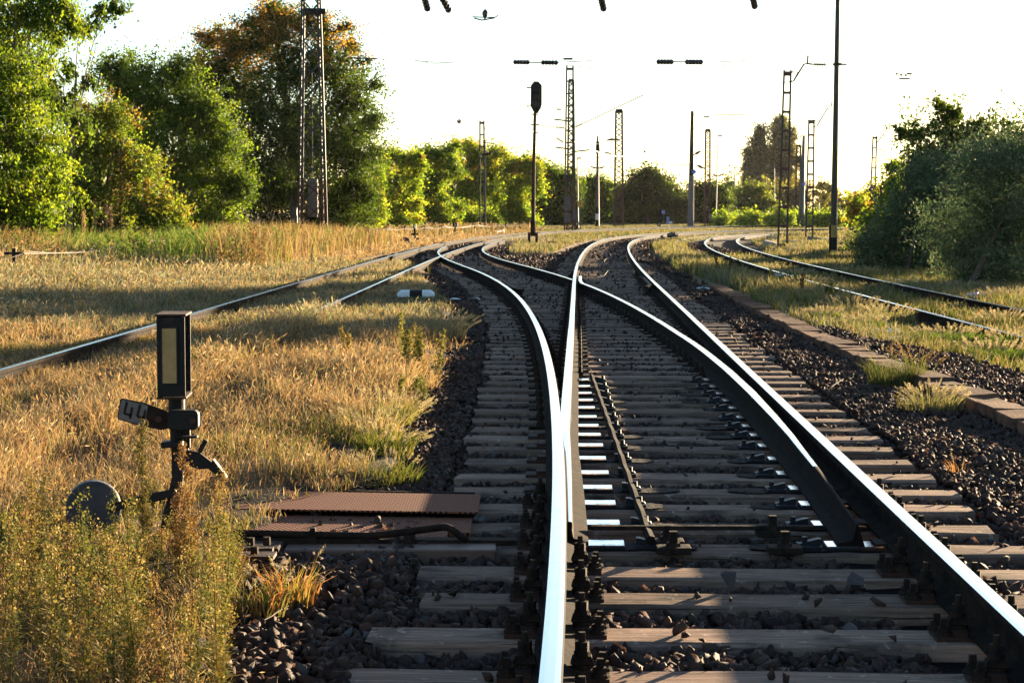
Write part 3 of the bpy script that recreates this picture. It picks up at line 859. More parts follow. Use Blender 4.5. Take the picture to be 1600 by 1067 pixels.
# ------------------------------------------------------------------ grass
def blades(name, X, Y, Z, h, w, lean, col_b, col_t, rng, parent=None, lean_dir=None):
    n = len(X)
    az = rng.uniform(0, 2 * np.pi, n)
    fx, fy = np.cos(az) * w / 2, np.sin(az) * w / 2
    la = rng.uniform(0, 2 * np.pi, n) if lean_dir is None else lean_dir + rng.normal(0, 0.9, n)
    lx, ly = np.cos(la) * lean * h, np.sin(la) * lean * h
    V = np.zeros((n, 5, 3))
    V[:, 0] = np.stack([X - fx, Y - fy, Z], 1); V[:, 1] = np.stack([X + fx, Y + fy, Z], 1)
    V[:, 2] = np.stack([X - fx * 0.8 + lx * 0.35, Y - fy * 0.8 + ly * 0.35, Z + h * 0.6], 1)
    V[:, 3] = np.stack([X + fx * 0.8 + lx * 0.35, Y + fy * 0.8 + ly * 0.35, Z + h * 0.6], 1)
    V[:, 4] = np.stack([X + lx, Y + ly, Z + h * np.sqrt(np.clip(1 - (lean * 0.75) ** 2, 0.15, 1))], 1)
    C = np.zeros((n, 5, 3))
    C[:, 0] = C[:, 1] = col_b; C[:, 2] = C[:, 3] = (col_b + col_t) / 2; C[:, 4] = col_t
    i = np.arange(n)[:, None] * 5
    Fc = np.concatenate([i + np.array([[0, 1, 3]]), i + np.array([[0, 3, 2]]), i + np.array([[2, 3, 4]])], 1).reshape(-1, 3)
    return V.reshape(-1, 3), Fc, C.reshape(-1, 3)

def pal(rng, n, cols, probs, jit=0.18):
    cols = np.array(cols); k = rng.choice(len(cols), n, p=np.array(probs) / np.sum(probs))
    return cols[k] * rng.uniform(1 - jit, 1 + jit, (n, 1)) * rng.uniform(0.94, 1.06, (n, 3))
STRAW = [(0.30, 0.20, 0.115), (0.26, 0.158, 0.085), (0.35, 0.27, 0.18), (0.205, 0.118, 0.066), (0.21, 0.175, 0.075)]
GREENS = [(0.085, 0.11, 0.022), (0.12, 0.13, 0.028), (0.06, 0.085, 0.022), (0.16, 0.145, 0.04)]
SILVER = [(0.19, 0.185, 0.125), (0.25, 0.225, 0.155), (0.135, 0.15, 0.09), (0.28, 0.22, 0.14)]  # tones of grass lying in shade, the greyness put into the colour

def meadow():
    rng = np.random.default_rng(11)
    parts = []
    for d0, d1, dens in ((5.5, 9, 2600), (9, 13, 2900), (13, 18, 2100), (18, 26, 1150), (26, 38, 560), (38, 60, 230), (60, 100, 70), (100, 160, 16)):
        x0, x1 = -0.285 * d1 - 0.5, (0.0 if d1 < 60 else 4.0)
        n = int((x1 - x0) * (d1 - d0) * dens)
        X = rng.uniform(x0, x1, n); Y = rng.uniform(d0, d1, n)
        k = (X > -0.28 * Y - 0.5) & (X < grass_edge(Y) + 0.14 * fbm(X, Y, 5.0, 9) + 0.10)
        X, Y = X[k], Y[k]
        # tufts: thin out between
        tf = fbm(X, Y, 6.0, 31)
        k = rng.random(len(X)) < np.clip(0.62 + 1.0 * tf + 0.25 * fbm(X, Y, 1.7, 32), 0.05, 1)
        cdist = X - xat(TC, Y)
        strip = (np.abs(cdist) < 1.5) & (Y > 20)
        X, Y = X[k], Y[k]; cdist = cdist[k]
        bal, z, a, dd, b, c = zones(X, Y)
        k = (bal < 0.5) | ((X < grass_edge(Y) + 0.3) & (Y < 45))
        X, Y, z, cdist = X[k], Y[k], z[k], cdist[k]
        big = fbm(X, Y, 1.1, 33)
        h = 0.20 * (0.8 + 0.4 * big)
        near_left = np.abs(cdist + G2) ; near_right = np.abs(cdist - G2)
        h = np.where(np.abs(cdist) < 1.6, 0.13, h)                                  # low between the siding rails
        h = np.where(near_left < 0.45, 0.085, h)
        h = np.where((cdist > -G2 - 1.2) & (cdist < -G2), 0.10, h)
        h = np.where((near_right < 0.3) & (Y < 28), 0.22, h)
        h = np.where((cdist > G2 - 0.1) & (cdist < 1.9) & (Y > 27), 0.10, h)
        h = np.where((cdist < -1.9), 0.16 + np.clip((-cdist - 2.5) / 5, 0, 1) * 0.35, h)
        h = np.where(Y > 58, np.minimum(h, 0.22 + 0.3 * (cdist < -4)), h)
        h = np.where((X > grass_edge(Y) - 0.25), h * 0.75, h)
        h = np.where((Y < 8.6) & (Y > 6.0) & (X > -2.15) & (X < -1.2), 0.07, h)
        h = np.where((Y > 8.3) & (Y < 10.3) & (X > -1.6), 0.06, h)
        h = np.where((Y > 28) & (Y < 33.8) & (np.abs(X + 0.0505 * Y) < 0.5), 0.06, h)
        h = h * rng.uniform(0.55, 1.25, len(X))
        w = 0.0042 * np.clip(Y / 9.0, 1, 14) * rng.uniform(0.7, 1.4, len(X))
        n = len(X)
        straw = pal(rng, n, STRAW, (4, 3, 3, 2, 1.3)); grn = pal(rng, n, GREENS, (2, 3, 1, 3)); slv = pal(rng, n, SILVER, (3, 3, 2, 2))
        fg = np.clip(fbm(X, Y, 1.6, 35) * 1.2 - 0.25, 0, 0.75) * (Y < 60)
        fg = np.where(cdist < -4.0, np.clip(0.45 + 0.5 * fbm(X, Y, 0.5, 36), 0, 0.9) * (Y > 30), fg)
        is_g = rng.random(n) < fg * 0.6
        is_s = (rng.random(n) < np.where((Y > 23) & (Y < 56) & (cdist > -7), 0.72, 0.10))  # band of shade painted in: most blades here take the greyer tones
        ct = np.where(is_g[:, None], grn, np.where(is_s[:, None], slv, straw))
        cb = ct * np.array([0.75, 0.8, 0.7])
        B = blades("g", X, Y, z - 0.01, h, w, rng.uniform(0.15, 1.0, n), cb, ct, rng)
        parts.append(B)
        # seed ears at some of the tips
        tip = B[0].reshape(-1, 5, 3)[:, 4]; md = B[0].reshape(-1, 5, 3)[:, 2]
        e = (rng.random(n) < np.where(is_g, 0.12, 0.42)) & (h > 0.07)
        T = tip[e]; dv = T - md[e]; dv /= np.linalg.norm(dv, axis=1)[:, None] + 1e-9
        dv += rng.normal(size=dv.shape) * 0.25
        L = 0.034 * np.clip(Y[e] / 16.0, 0.8, 5) * rng.uniform(0.6, 1.4, len(T)) * np.clip(h[e] / 0.2, 0.5, 1.2)
        sd = np.cross(dv, rng.normal(size=dv.shape)); sd /= np.linalg.norm(sd, axis=1)[:, None] + 1e-9
        wd = (L * 0.10)[:, None]
        base_ = T - dv * (L * 0.4)[:, None]; end_ = T + dv * (L * 0.6)[:, None]
        V4 = np.stack([base_, T - dv * 0 + sd * wd, end_, T - sd * wd], 1).reshape(-1, 3)
        ii = np.arange(len(T))[:, None] * 4
        ce = ct[e] * np.array([1.15, 1.2, 1.3])
        parts.append((V4, np.concatenate([ii + np.array([[0, 1, 2]]), ii + np.array([[0, 2, 3]])], 0), np.repeat(ce, 4, 0)))
    # verges round the turnout curve, between the two right-hand tracks and beyond
    for d0, d1, dens in ((13, 18, 900), (18, 24, 620), (24, 40, 420), (40, 62, 240), (62, 100, 75), (100, 160, 24), (160, 240, 8)):
        x0, x1 = -2.0, 0.285 * d1 + 1
        n = int((x1 - x0) * (d1 - d0) * dens)
        X = rng.uniform(x0, x1, n); Y = rng.uniform(d0, d1, n)
        k = (np.abs(X) < 0.275 * Y + 0.6)
        X, Y = X[k], Y[k]
        bal, z, a, dd, b, c = zones(X, Y)
        tf = fbm(X, Y, 4.0, 41)
        k = (bal < 0.5) & (X > grass_edge(Y)) & (rng.random(len(X)) < np.clip(0.7 + 0.9 * tf, 0.1, 1))
        k &= ~((Y < 46) & (X < kerb_x(np.minimum(Y, 37.5)) + 0.45)) & ((a > 1.75) | (a < -1.9))
        k &= (np.abs(np.abs(b) - G2) > 0.12)
        k &= ~((np.abs(X - (-0.3 + (Y - 95) * 0.03)) < 2.4) & (np.abs(Y - 97) < 15) & (rng.random(len(X)) < 0.85))
        X, Y, z, a, b = X[k], Y[k], z[k], a[k], b[k]
        n = len(X)
        h = np.where(np.abs(b) < 1.6, 0.15, 0.30) * rng.uniform(0.5, 1.3, n)
        h = np.where((b < -0.8) & (b > -1.6), 0.07, h)
        h = np.where((b < -1.5) & (Y < 36), h * 0.5, h)
        h = np.where((Y > 80), h * 0.35, h)
        h = np.where((b > 0.9), 0.22 * rng.uniform(0.6, 1.3, n), h)
        h = np.where((a > -6) & (a < 0) & (Y > 60), 0.20 * rng.uniform(0.5, 1.2, n), h)
        w = 0.0042 * np.clip(Y / 9.0, 1, 18) * rng.uniform(0.7, 1.4, n)
        slv = pal(rng, n, SILVER, (3, 2, 3, 2)); grn = pal(rng, n, GREENS, (2, 3, 2, 3)); straw = pal(rng, n, STRAW, (4, 3, 3, 1, 2))
        r = rng.random(n); f = fbm(X, Y, 0.5, 44)
        ct = np.where((r < 0.45 + 0.3 * f)[:, None], grn, np.where((r < 0.93)[:, None], slv, straw))
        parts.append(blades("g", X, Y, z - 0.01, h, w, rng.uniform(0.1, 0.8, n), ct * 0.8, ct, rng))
    off = 0; Vs, Fs, Cs = [], [], []
    for v, f, c in parts:
        Vs.append(v); Fs.append(f + off); Cs.append(c); off += len(v)
    o = np_obj("grass", np.vstack(Vs), np.vstack(Fs), np.vstack(Cs), M['grass'])
    tag(o, "dry straw coloured grass with greener tufts around the tracks", "grass", kind="stuff")
meadow()

# ------------------------------------------------------------------ trees
LEAFQ = np.array([[-0.5, 0.0], [0.0, -0.5], [0.5, 0.0], [0.0, 0.5]])
def leaf_quads(P, size, col, rng, nrm=None, aspect=0.55, droop=0.0):
    n = len(P)
    u = rng.normal(size=(n, 3)); u[:, 2] -= droop; u /= np.linalg.norm(u, axis=1)[:, None]
    r = rng.normal(size=(n, 3)) if nrm is None else nrm + rng.normal(size=(n, 3)) * 0.8
    v = np.cross(u, r); v /= (np.linalg.norm(v, axis=1)[:, None] + 1e-9)
    V = P[:, None, :] + (u[:, None, :] * LEAFQ[None, :, 0:1] + v[:, None, :] * LEAFQ[None, :, 1:2] * aspect) * size[:, None, None]
    Fc = np.arange(n * 4).reshape(n, 4)
    return V.reshape(-1, 3), Fc, np.repeat(col, 4, 0)

def tree(name, label, cat, base_px, d, lobes, cols, probs, leaf=0.09, density=1.0, group=None, trunk_r=0.14, depth_k=1.0, z0=0.0, seed=1,
         clusters_per=34, per=60, cl_r=0.30, top_cols=None, top_from=None, droop=0.3, branches=True, flat=0.6, aspect=0.55, stems=1, shell=0.5, lm='leaf', core=1.0):
    """crown of leaf clusters through a set of lobes: (px, py, r_px) at distance d, each given its own depth; limbs run from the trunk to the lobes"""
    rng = np.random.default_rng(seed)
    b = at(base_px, YH + 1, z0); base = Vector(((base_px - CX) * d / F, d, z0))
    root = thing(name, label, cat, base, group)
    k = d / F
    Ls = []
    for (px, py, rp) in lobes:
        r = rp * k
        dd = d + rng.uniform(-1, 1) * depth_k * max(r * 1.3, 1.6 if len(lobes) > 40 else 0)
        p = atd(px, py, dd)
        Ls.append((np.array(p), r))
    P, C, S = [], [], []
    tips = []
    zlo = min(c[2] - r for c, r in Ls); zhi = max(c[2] + r for c, r in Ls)
    for c, r in Ls:
        nc = max(5, int(2.5 * clusters_per * (r / 1.5) ** 1.7 * density))
        dirs = rng.normal(size=(nc, 3)); dirs /= np.linalg.norm(dirs, axis=1)[:, None]
        rad = r * (shell + (1.04 - shell) * rng.random(nc) ** 0.7) * rng.uniform(0.72, 1.2, nc)
        cc = c + dirs * rad[:, None] * np.array([1, 1 * depth_k, 0.95])
        dirs_k = dirs[cc[:, 2] > z0 + 0.05]
        cc = cc[cc[:, 2] > z0 + 0.05]
        tips.extend([cc[j] for j in range(0, len(cc), max(1, len(cc) // 5))])
        for q, dq in zip(cc, dirs_k):
            m = int(1.6 * per * rng.uniform(0.4, 1.5))
            rr = cl_r * rng.uniform(0.6, 1.4)
            off = rng.normal(size=(m, 3)) * rr * np.array([1, 1, flat]) * 0.5 + (dq + np.array([0, 0, 0.25]))[None] * (rng.normal(size=(m, 1)) * rr * 0.75)
            off[:, 2] -= 0.25 * (off[:, 0] ** 2 + off[:, 1] ** 2) / max(rr, 1e-3)
            P.append(q + off)
            cs, pr = cols, probs
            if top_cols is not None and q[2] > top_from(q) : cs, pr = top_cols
            base_c = np.array(cs)[rng.choice(len(cs), p=np.array(pr) / sum(pr))] * rng.uniform(0.75, 1.25)
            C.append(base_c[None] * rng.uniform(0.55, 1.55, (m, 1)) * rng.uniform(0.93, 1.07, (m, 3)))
    # inner leaves that close the crown
    sizes = [np.ones(len(p_)) for p_ in P]
    for c, r in Ls:
        m = int(np.clip(core * 60 * (r / (leaf * 6)) ** 1.6, 20, 900))
        dv = rng.normal(size=(m, 3)); dv /= np.linalg.norm(dv, axis=1)[:, None]
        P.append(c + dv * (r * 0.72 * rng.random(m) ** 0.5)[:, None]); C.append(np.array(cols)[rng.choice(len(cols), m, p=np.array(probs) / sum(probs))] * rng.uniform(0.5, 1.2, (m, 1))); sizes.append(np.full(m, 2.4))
    P = np.vstack(P); C = np.vstack(C); SZ = np.concatenate(sizes)
    keep = P[:, 2] > z0
    P, C, SZ = P[keep], C[keep], SZ[keep]
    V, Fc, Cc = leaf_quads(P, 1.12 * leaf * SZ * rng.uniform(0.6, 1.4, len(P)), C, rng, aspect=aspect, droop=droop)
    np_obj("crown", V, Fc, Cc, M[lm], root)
    # trunk and limbs
    mb = MB()
    ctr = np.mean([c for c, r in Ls], axis=0)
    rr = random.Random(seed)
    H = zhi - z0
    for s in range(stems):
        bx = base + Vector((rr.uniform(-0.5, 0.5) * (stems > 1), rr.uniform(-0.5, 0.5) * (stems > 1), -0.1))
        topp = Vector((ctr[0] + rr.uniform(-0.6, 0.6) * (stems > 1), ctr[1] + rr.uniform(-.4, .4), z0 + H * 0.72))
        mid = bx.lerp(topp, 0.45) + Vector((rr.uniform(-0.15, 0.15), rr.uniform(-0.15, 0.15), 0)) * H * 0.1
        mb.tube([bx, mid, topp], [trunk_r * 1.15, trunk_r * 0.8, trunk_r * 0.35], 7)
    if branches:
        rr.shuffle(tips)
        for q in tips[:16]:
            q = Vector(q)
            t = min(0.95, max(0.12, (q.z - z0) / H * 0.72))
            st = (base.lerp(Vector((ctr[0], ctr[1], z0 + H * 0.72)), t))
            md = st.lerp(q, 0.55) + Vector((rr.uniform(-0.2, 0.2) * (q - st).length * 0.6, rr.uniform(-0.2, 0.2), 0.16 * (q - st).length))
            mb.tube([st, md, q], [trunk_r * 0.26, trunk_r * 0.15, trunk_r * 0.04], 4)
    mb.build("trunk", M['bark'], root)
    return root

LG = [(0.065, 0.105, 0.014), (0.10, 0.14, 0.018), (0.038, 0.066, 0.011), (0.14, 0.165, 0.024)]
YG = [(0.15, 0.20, 0.024), (0.20, 0.22, 0.028), (0.11, 0.165, 0.022), (0.25, 0.21, 0.035), (0.07, 0.115, 0.016)]
DG = [(0.028, 0.048, 0.014), (0.042, 0.066, 0.016), (0.020, 0.036, 0.012), (0.06, 0.082, 0.02)]
OR = [(0.24, 0.115, 0.03), (0.18, 0.105, 0.03), (0.12, 0.10, 0.028), (0.30, 0.155, 0.045)]
WIL = [(0.074, 0.112, 0.058), (0.098, 0.140, 0.078), (0.050, 0.082, 0.042), (0.128, 0.165, 0.090)]

tree("broadleaf_tree", "tall bright green tree with drooping leafy twigs, its trunk outside the frame", "tree", 5, 58,
     [(5, 50, 60), (60, 20, 45), (100, 10, 26), (20, 140, 70), (50, 220, 62), (75, 290, 46), (15, 320, 60), (65, 350, 40), (20, 380, 42), (-70, 100, 90), (-70, 260, 90), (-20, -40, 70), (115, 40, 18)],
     LG, (4, 4, 2, 3), leaf=0.095, group="trees along the left edge of the yard", seed=21, clusters_per=40, per=52, cl_r=0.34, droop=1.6)
tree("ailanthus_tree", "thin sapling with bare dark stem and feathery leaf sprays rising above the others", "tree", 105, 64,
     [(155, 20, 24), (180, 14, 16), (130, 45, 20), (85, 60, 22), (70, 95, 24), (110, 110, 26), (140, 125, 20), (60, 140, 30), (95, 165, 34), (130, 190, 30)],
     [(0.05, 0.08, 0.02), (0.08, 0.11, 0.025), (0.035, 0.055, 0.02)], (3, 2, 2), leaf=0.13, density=0.42, core=0.0, group="trees along the left edge of the yard", seed=22,
     trunk_r=0.10, per=26, cl_r=0.26, droop=1.2, shell=0.1)
tree("shrub_tree", "bushy shrub with brown dry twigs among green leaves, beside the feathery sapling", "tree", 165, 70,
     [(150, 225, 60), (205, 265, 52), (120, 300, 55), (230, 320, 46), (165, 190, 38), (180, 340, 40), (95, 350, 40), (265, 350, 34), (140, 370, 36)],
     [(0.085, 0.12, 0.022), (0.06, 0.09, 0.02), (0.13, 0.085, 0.035), (0.13, 0.15, 0.03), (0.16, 0.12, 0.05)], (4, 3, 1.6, 3, 1), leaf=0.10,
     group="trees along the left edge of the yard", seed=23, per=56, cl_r=0.32, stems=4, trunk_r=0.07, droop=0.8)
tree("round_tree", "dense rounded green tree between the dry-twigged shrub and the tall mottled tree", "tree", 285, 86,
     [(225, 135, 52), (185, 115, 40), (290, 170, 64), (280, 112, 34), (335, 225, 52), (365, 285, 36), (300, 290, 70), (240, 250, 60), (345, 340, 38), (250, 340, 50), (385, 300, 16), (330, 175, 30), (200, 200, 50)],
     [(0.075, 0.115, 0.020), (0.05, 0.08, 0.018), (0.11, 0.145, 0.026), (0.035, 0.06, 0.016)], (4, 3, 3, 2), leaf=0.11,
     group="trees along the left edge of the yard", seed=24, per=58, cl_r=0.38, trunk_r=0.2)
tree("mottled_tree", "tallest dark tree with orange brown leaves at its top, behind the big lattice mast", "tree", 465, 108,
     [(395, 60, 40), (435, 40, 34), (335, 105, 34), (375, 140, 58), (455, 105, 52), (520, 100, 44), (548, 150, 44), (500, 195, 72), (425, 215, 78), (545, 235, 52), (480, 300, 82), (405, 300, 66),
      (560, 290, 36), (505, 50, 24), (580, 190, 18), (330, 60, 14), (425, 15, 14), (545, 70, 14), (470, 30, 22), (320, 130, 20), (585, 130, 12), (365, 75, 24), (530, 330, 50), (415, 25, 8), (424, 8, 7), (440, 18, 7), (348, 62, 8), (342, 48, 6), (322, 70, 7), (314, 55, 5), (366, 55, 9), (395, 35, 9), (456, 30, 8), (532, 45, 8), (544, 40, 6), (312, 95, 8), (505, 30, 9)],
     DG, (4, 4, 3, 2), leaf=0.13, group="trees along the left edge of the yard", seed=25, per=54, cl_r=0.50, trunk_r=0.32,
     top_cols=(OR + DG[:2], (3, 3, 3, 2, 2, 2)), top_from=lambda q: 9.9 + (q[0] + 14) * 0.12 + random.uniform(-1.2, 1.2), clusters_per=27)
def fill(x0, x1, prof, ybase, n, r0, r1, seed):
    """lobes under a top profile, small ones along the skyline"""
    r = random.Random(seed); out = []
    tops = lambda x: np.interp(x, [p[0] for p in prof], [p[1] for p in prof])
    for i in range(n):
        x = x0 + (x1 - x0) * (i + r.random()) / n
        rr = r.uniform(r0, r1) * 0.75
        out.append((x, tops(x) + rr * r.uniform(0.55, 1.1), rr))
    for i in range(int(n * 2.2)):
        x = r.uniform(x0, x1); rr = r.uniform(r0, r1) * 1.15
        t = tops(x) + rr * 0.9
        out.append((x, r.uniform(t, max(t + 1, ybase - rr * 0.3)), rr))
    for i in range(max(4, n // 2)):
        out.append((x0 + (x1 - x0) * (i + r.random()) / max(4, n // 2), ybase - r1 * r.uniform(0.2, 1.4), r1 * r.uniform(0.6, 1.1)))
    return out
ROWP = [(520, 300), (545, 280), (570, 268), (590, 238), (615, 236), (640, 246), (665, 232), (690, 240), (715, 222), (735, 224), (752, 240), (780, 234), (800, 250), (825, 248), (850, 262), (880, 272), (905, 282), (930, 276), (955, 288), (975, 296)]
row = [(548, 335, 118, (522, 580), 0, "leafy yellow green bush at the foot of the mottled tree"),
       (600, 350, 140, (570, 640), 0, "yellow green tree nearest the mottled tree in the far row"),
       (662, 350, 160, (630, 700), 2, "green and yellow tree with dark hollows, left of the thin ladder mast"),
       (728, 350, 172, (690, 765), 0, "highest yellow green tree of the far row, behind the thin ladder mast"),
       (790, 350, 185, (755, 825), 0, "yellow green tree just left of the colour light signal mast"),
       (848, 350, 210, (815, 885), 1, "darker green tree just right of the colour light signal mast"),
       (925, 350, 245, (875, 975), 1, "dark green tree between the two lattice masts far off")]
for i, (bx, by, d, (xa, xb), kind, lab) in enumerate(row):
    lobes = fill(xa - 16, xb + 16, ROWP, 352, 24, 5, 10, 400 + i)
    cs = [YG, LG + DG[:1], YG + LG][kind]
    tree("acacia_tree" if kind != 1 else "green_tree", lab, "tree", bx, d, lobes, cs, [[4, 4, 3, 1.6, 2], [3, 2, 4, 1, 3], [3, 2, 3, 1, 2, 3, 2, 3, 1]][kind],
         leaf=0.00115 * d, group="far row of trees", seed=40 + i, per=44, cl_r=0.0030 * d, density=0.7 * (150 / d) ** 1.3, core=0.2, lm='leaf_bright', trunk_r=0.16, flat=0.5, shell=0.3,
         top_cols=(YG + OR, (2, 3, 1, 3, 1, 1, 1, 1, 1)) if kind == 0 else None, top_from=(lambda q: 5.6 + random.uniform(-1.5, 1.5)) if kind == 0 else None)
for i, (xa, xb, prof, d, lab) in enumerate([(-30, 90, [(-30, 60), (90, 120)], 104, "dark tree behind the tall bright green tree at the left edge"), (80, 215, [(80, 150), (150, 180), (215, 140)], 112, "dark tree behind the dry-twigged shrub"),
                                            (200, 345, [(200, 150), (345, 170)], 122, "dark tree behind the dense rounded tree"), (575, 720, [(575, 262), (650, 262), (720, 246)], 215, "dark green tree behind the yellow green row, left one"), (715, 860, [(715, 246), (790, 262), (860, 285)], 235, "dark green tree behind the yellow green row, right one")]):
    tree("background_tree", lab, "tree", (xa + xb) / 2, d, fill(xa, xb, prof, 365 if d < 150 else 352, 7 if d < 150 else 9, 16 if d < 150 else 10, 30 if d < 150 else 16, 600 + i), DG + [(0.06, 0.095, 0.02)], (4, 4, 3, 2, 2), leaf=0.16 if d < 150 else 0.26,
         group="trees standing behind the front row", seed=500 + i, per=40, cl_r=0.42 if d < 150 else 0.65, density=0.6 if d < 150 else 0.55, trunk_r=0.2, shell=0.3)
tree("dark_shrub", "low dark green shrub in front of the yellow green far row", "shrub", 678, 160, [(668, 345, 12), (682, 342, 11), (692, 346, 9)], DG, (3, 3, 3, 1), leaf=0.2, seed=61, per=40, cl_r=0.4, trunk_r=0.06, density=1.2, group="shrubs of the yard")
tree("dark_round_tree", "round very dark tree standing alone in front of the shelter", "tree", 1012, 235,
     [(1010, 300, 30), (985, 310, 22), (1040, 305, 24), (1018, 280, 18), (995, 330, 22), (1030, 330, 26), (1000, 285, 14), (1050, 318, 16), (978, 330, 12)], DG, (3, 2, 4, 1), leaf=0.30, seed=62, per=46, cl_r=0.7, trunk_r=0.2, density=0.75, group="far trees beyond the tracks")
far = [(1100, 232, [(1090, 305, 18), (1112, 300, 20), (1128, 318, 18), (1085, 330, 16), (1110, 335, 18), (1072, 320, 12)], DG, "dark green tree behind the concrete pole and the lamp posts"),
       (1172, 250, [(1165, 312, 20), (1185, 302, 18), (1150, 325, 16), (1178, 330, 20), (1198, 318, 14)], [(0.085, 0.105, 0.03), (0.06, 0.08, 0.025), (0.11, 0.12, 0.035)], "olive green tree below the left poplar"),
       (1235, 300, [(1225, 312, 20), (1245, 305, 18), (1212, 330, 16), (1240, 332, 18), (1205, 300, 14)], [(0.085, 0.08, 0.04), (0.07, 0.065, 0.035), (0.10, 0.09, 0.04)], "brownish olive tree below the right poplar"),
       (1300, 330, [(1292, 318, 16), (1310, 322, 14), (1278, 330, 12), (1325, 320, 12), (1342, 318, 14), (1300, 335, 14)], [(0.10, 0.085, 0.045), (0.08, 0.07, 0.04), (0.12, 0.10, 0.05)], "low brownish tree mass behind the dark steel pole"),
       (1375, 330, [(1370, 306, 14), (1390, 308, 14), (1356, 318, 14), (1380, 322, 16), (1405, 315, 14)], [(0.085, 0.07, 0.04), (0.07, 0.06, 0.035)], "low brown tree mass behind the ladder mast by the bushes"),
       (1140, 280, [(1140, 290, 10), (1135, 305, 12), (1150, 300, 10)], DG, "small dark tree between the lamp post and the olive tree")]
for i, (bx, d, lobes, cs, lab) in enumerate(far):
    tree("far_tree", lab, "tree", bx, d, lobes, cs, [1] * len(cs), leaf=0.0013 * d, seed=70 + i, per=40, cl_r=0.0030 * d, density=0.85 * (150 / d) ** 1.15, trunk_r=0.2, group="far trees beyond the tracks")
POP = [(0.090, 0.085, 0.055), (0.07, 0.07, 0.045), (0.12, 0.105, 0.07)]
tree("poplar_tree", "tall slim poplar, the left one with several pointed heads", "tree", 1188, 340,
     [(1188, 205, 8), (1186, 222, 11), (1194, 240, 13), (1180, 244, 11), (1175, 262, 14), (1190, 262, 15), (1183, 285, 18), (1198, 285, 12), (1170, 280, 10), (1186, 305, 15), (1170, 238, 6)],
     POP, (2, 2, 1), leaf=0.36, seed=81, per=42, cl_r=0.65, density=0.55, trunk_r=0.25, group="poplars against the sky", droop=0.0, flat=1.1)
tree("poplar_tree", "tall slim poplar, the right one, behind the rusty ladder mast", "tree", 1224, 345,
     [(1222, 190, 10), (1217, 205, 13), (1228, 212, 13), (1218, 228, 15), (1230, 235, 12), (1218, 252, 15), (1228, 262, 14), (1216, 280, 16), (1232, 285, 13), (1238, 212, 6), (1222, 305, 16), (1242, 250, 8), (1210, 262, 9)],
     POP, (2, 2, 1), leaf=0.36, seed=82, per=42, cl_r=0.65, density=0.55, trunk_r=0.25, group="poplars against the sky", droop=0.0, flat=1.1)
tree("sparse_tree", "small thin crowned tree against the sky left of the dark steel pole", "tree", 1285, 300,
     [(1285, 290, 10), (1296, 296, 9), (1275, 300, 9), (1290, 308, 10)], [(0.12, 0.11, 0.05), (0.09, 0.09, 0.04)], (1, 1), leaf=0.3, seed=83, per=24, cl_r=0.5, density=0.3, core=0.1, trunk_r=0.1, group="far trees beyond the tracks", shell=0.1)
# right-hand bushes
tree("willow_bush", "big grey green willow-like bush at the right frame edge behind the blue bag", "bush", 1540, 41,
     [(1540, 285, 70), (1490, 370, 60), (1565, 370, 66), (1620, 300, 80), (1605, 235, 44), (1520, 415, 40), (1590, 420, 42), (1560, 240, 34), (1560, 440, 32), (1510, 436, 26), (1612, 455, 40), (1580, 350, 50), (1690, 330, 90), (1660, 430, 60), (1545, 400, 50)],
     WIL, (4, 3, 3, 1.5), leaf=0.070, group="bushes beside the far track", seed=91, per=72, cl_r=0.28, stems=5, trunk_r=0.06, aspect=0.32, droop=0.2, clusters_per=66, lm='leaf_grey')
tree("willow_bush", "lower grey green willow-like bush reaching towards the dark steel pole", "bush", 1430, 51,
     [(1465, 300, 62), (1420, 345, 52), (1385, 385, 38), (1352, 402, 20), (1440, 395, 38), (1400, 412, 20), (1450, 310, 50), (1475, 415, 28), (1368, 385, 24), (1500, 330, 50), (1430, 415, 18), (1445, 275, 34), (1490, 262, 40)],
     WIL, (4, 3, 3, 1.5), leaf=0.080, group="bushes beside the far track", seed=90, per=72, cl_r=0.30, stems=5, trunk_r=0.06, aspect=0.32, droop=0.2, clusters_per=64, lm='leaf_grey')
tree("locust_tree", "dark tree with spreading branches rising behind the grey green bush", "tree", 1500, 59,
     [(1480, 205, 34), (1435, 208, 24), (1412, 206, 14), (1525, 212, 30), (1575, 225, 36), (1450, 255, 40), (1492, 178, 18), (1620, 215, 46), (1470, 165, 10), (1540, 195, 16), (1500, 260, 50), (1570, 275, 50), (1665, 220, 50), (1480, 340, 60), (1560, 345, 60), (1640, 330, 70), (1720, 300, 80), (1440, 370, 40)],
     DG + [(0.09, 0.10, 0.025)], (3, 3, 3, 2, 1), leaf=0.10, group="bushes beside the far track", seed=92, per=52, cl_r=0.30, trunk_r=0.13, flat=0.4)
tree("yellow_shrub", "yellow green sunlit shrub at the left edge of the bushes", "bush", 1395, 68,
     [(1400, 290, 26), (1418, 320, 32), (1385, 335, 30), (1395, 262, 14), (1372, 352, 18), (1430, 280, 22), (1410, 355, 32), (1440, 330, 34), (1378, 375, 20), (1362, 388, 22), (1352, 378, 22), (1345, 398, 18), (1375, 352, 30)],
     YG + LG[:2], (3, 2, 3, 2, 2, 2, 2), leaf=0.11, group="bushes beside the far track", seed=93, per=52, cl_r=0.34, trunk_r=0.08, stems=3)
tree("orange_shrub", "small orange tinted shrub between the dark steel pole and the yellow green shrub", "bush", 1345, 120,
     [(1338, 318, 14), (1352, 325, 13), (1332, 332, 10), (1360, 335, 12), (1345, 338, 12)], YG + OR[:2], (3, 3, 1, 3, 1, 3, 2), leaf=0.17, group="bushes beside the far track", seed=94, per=44, cl_r=0.36, trunk_r=0.06, density=0.9)
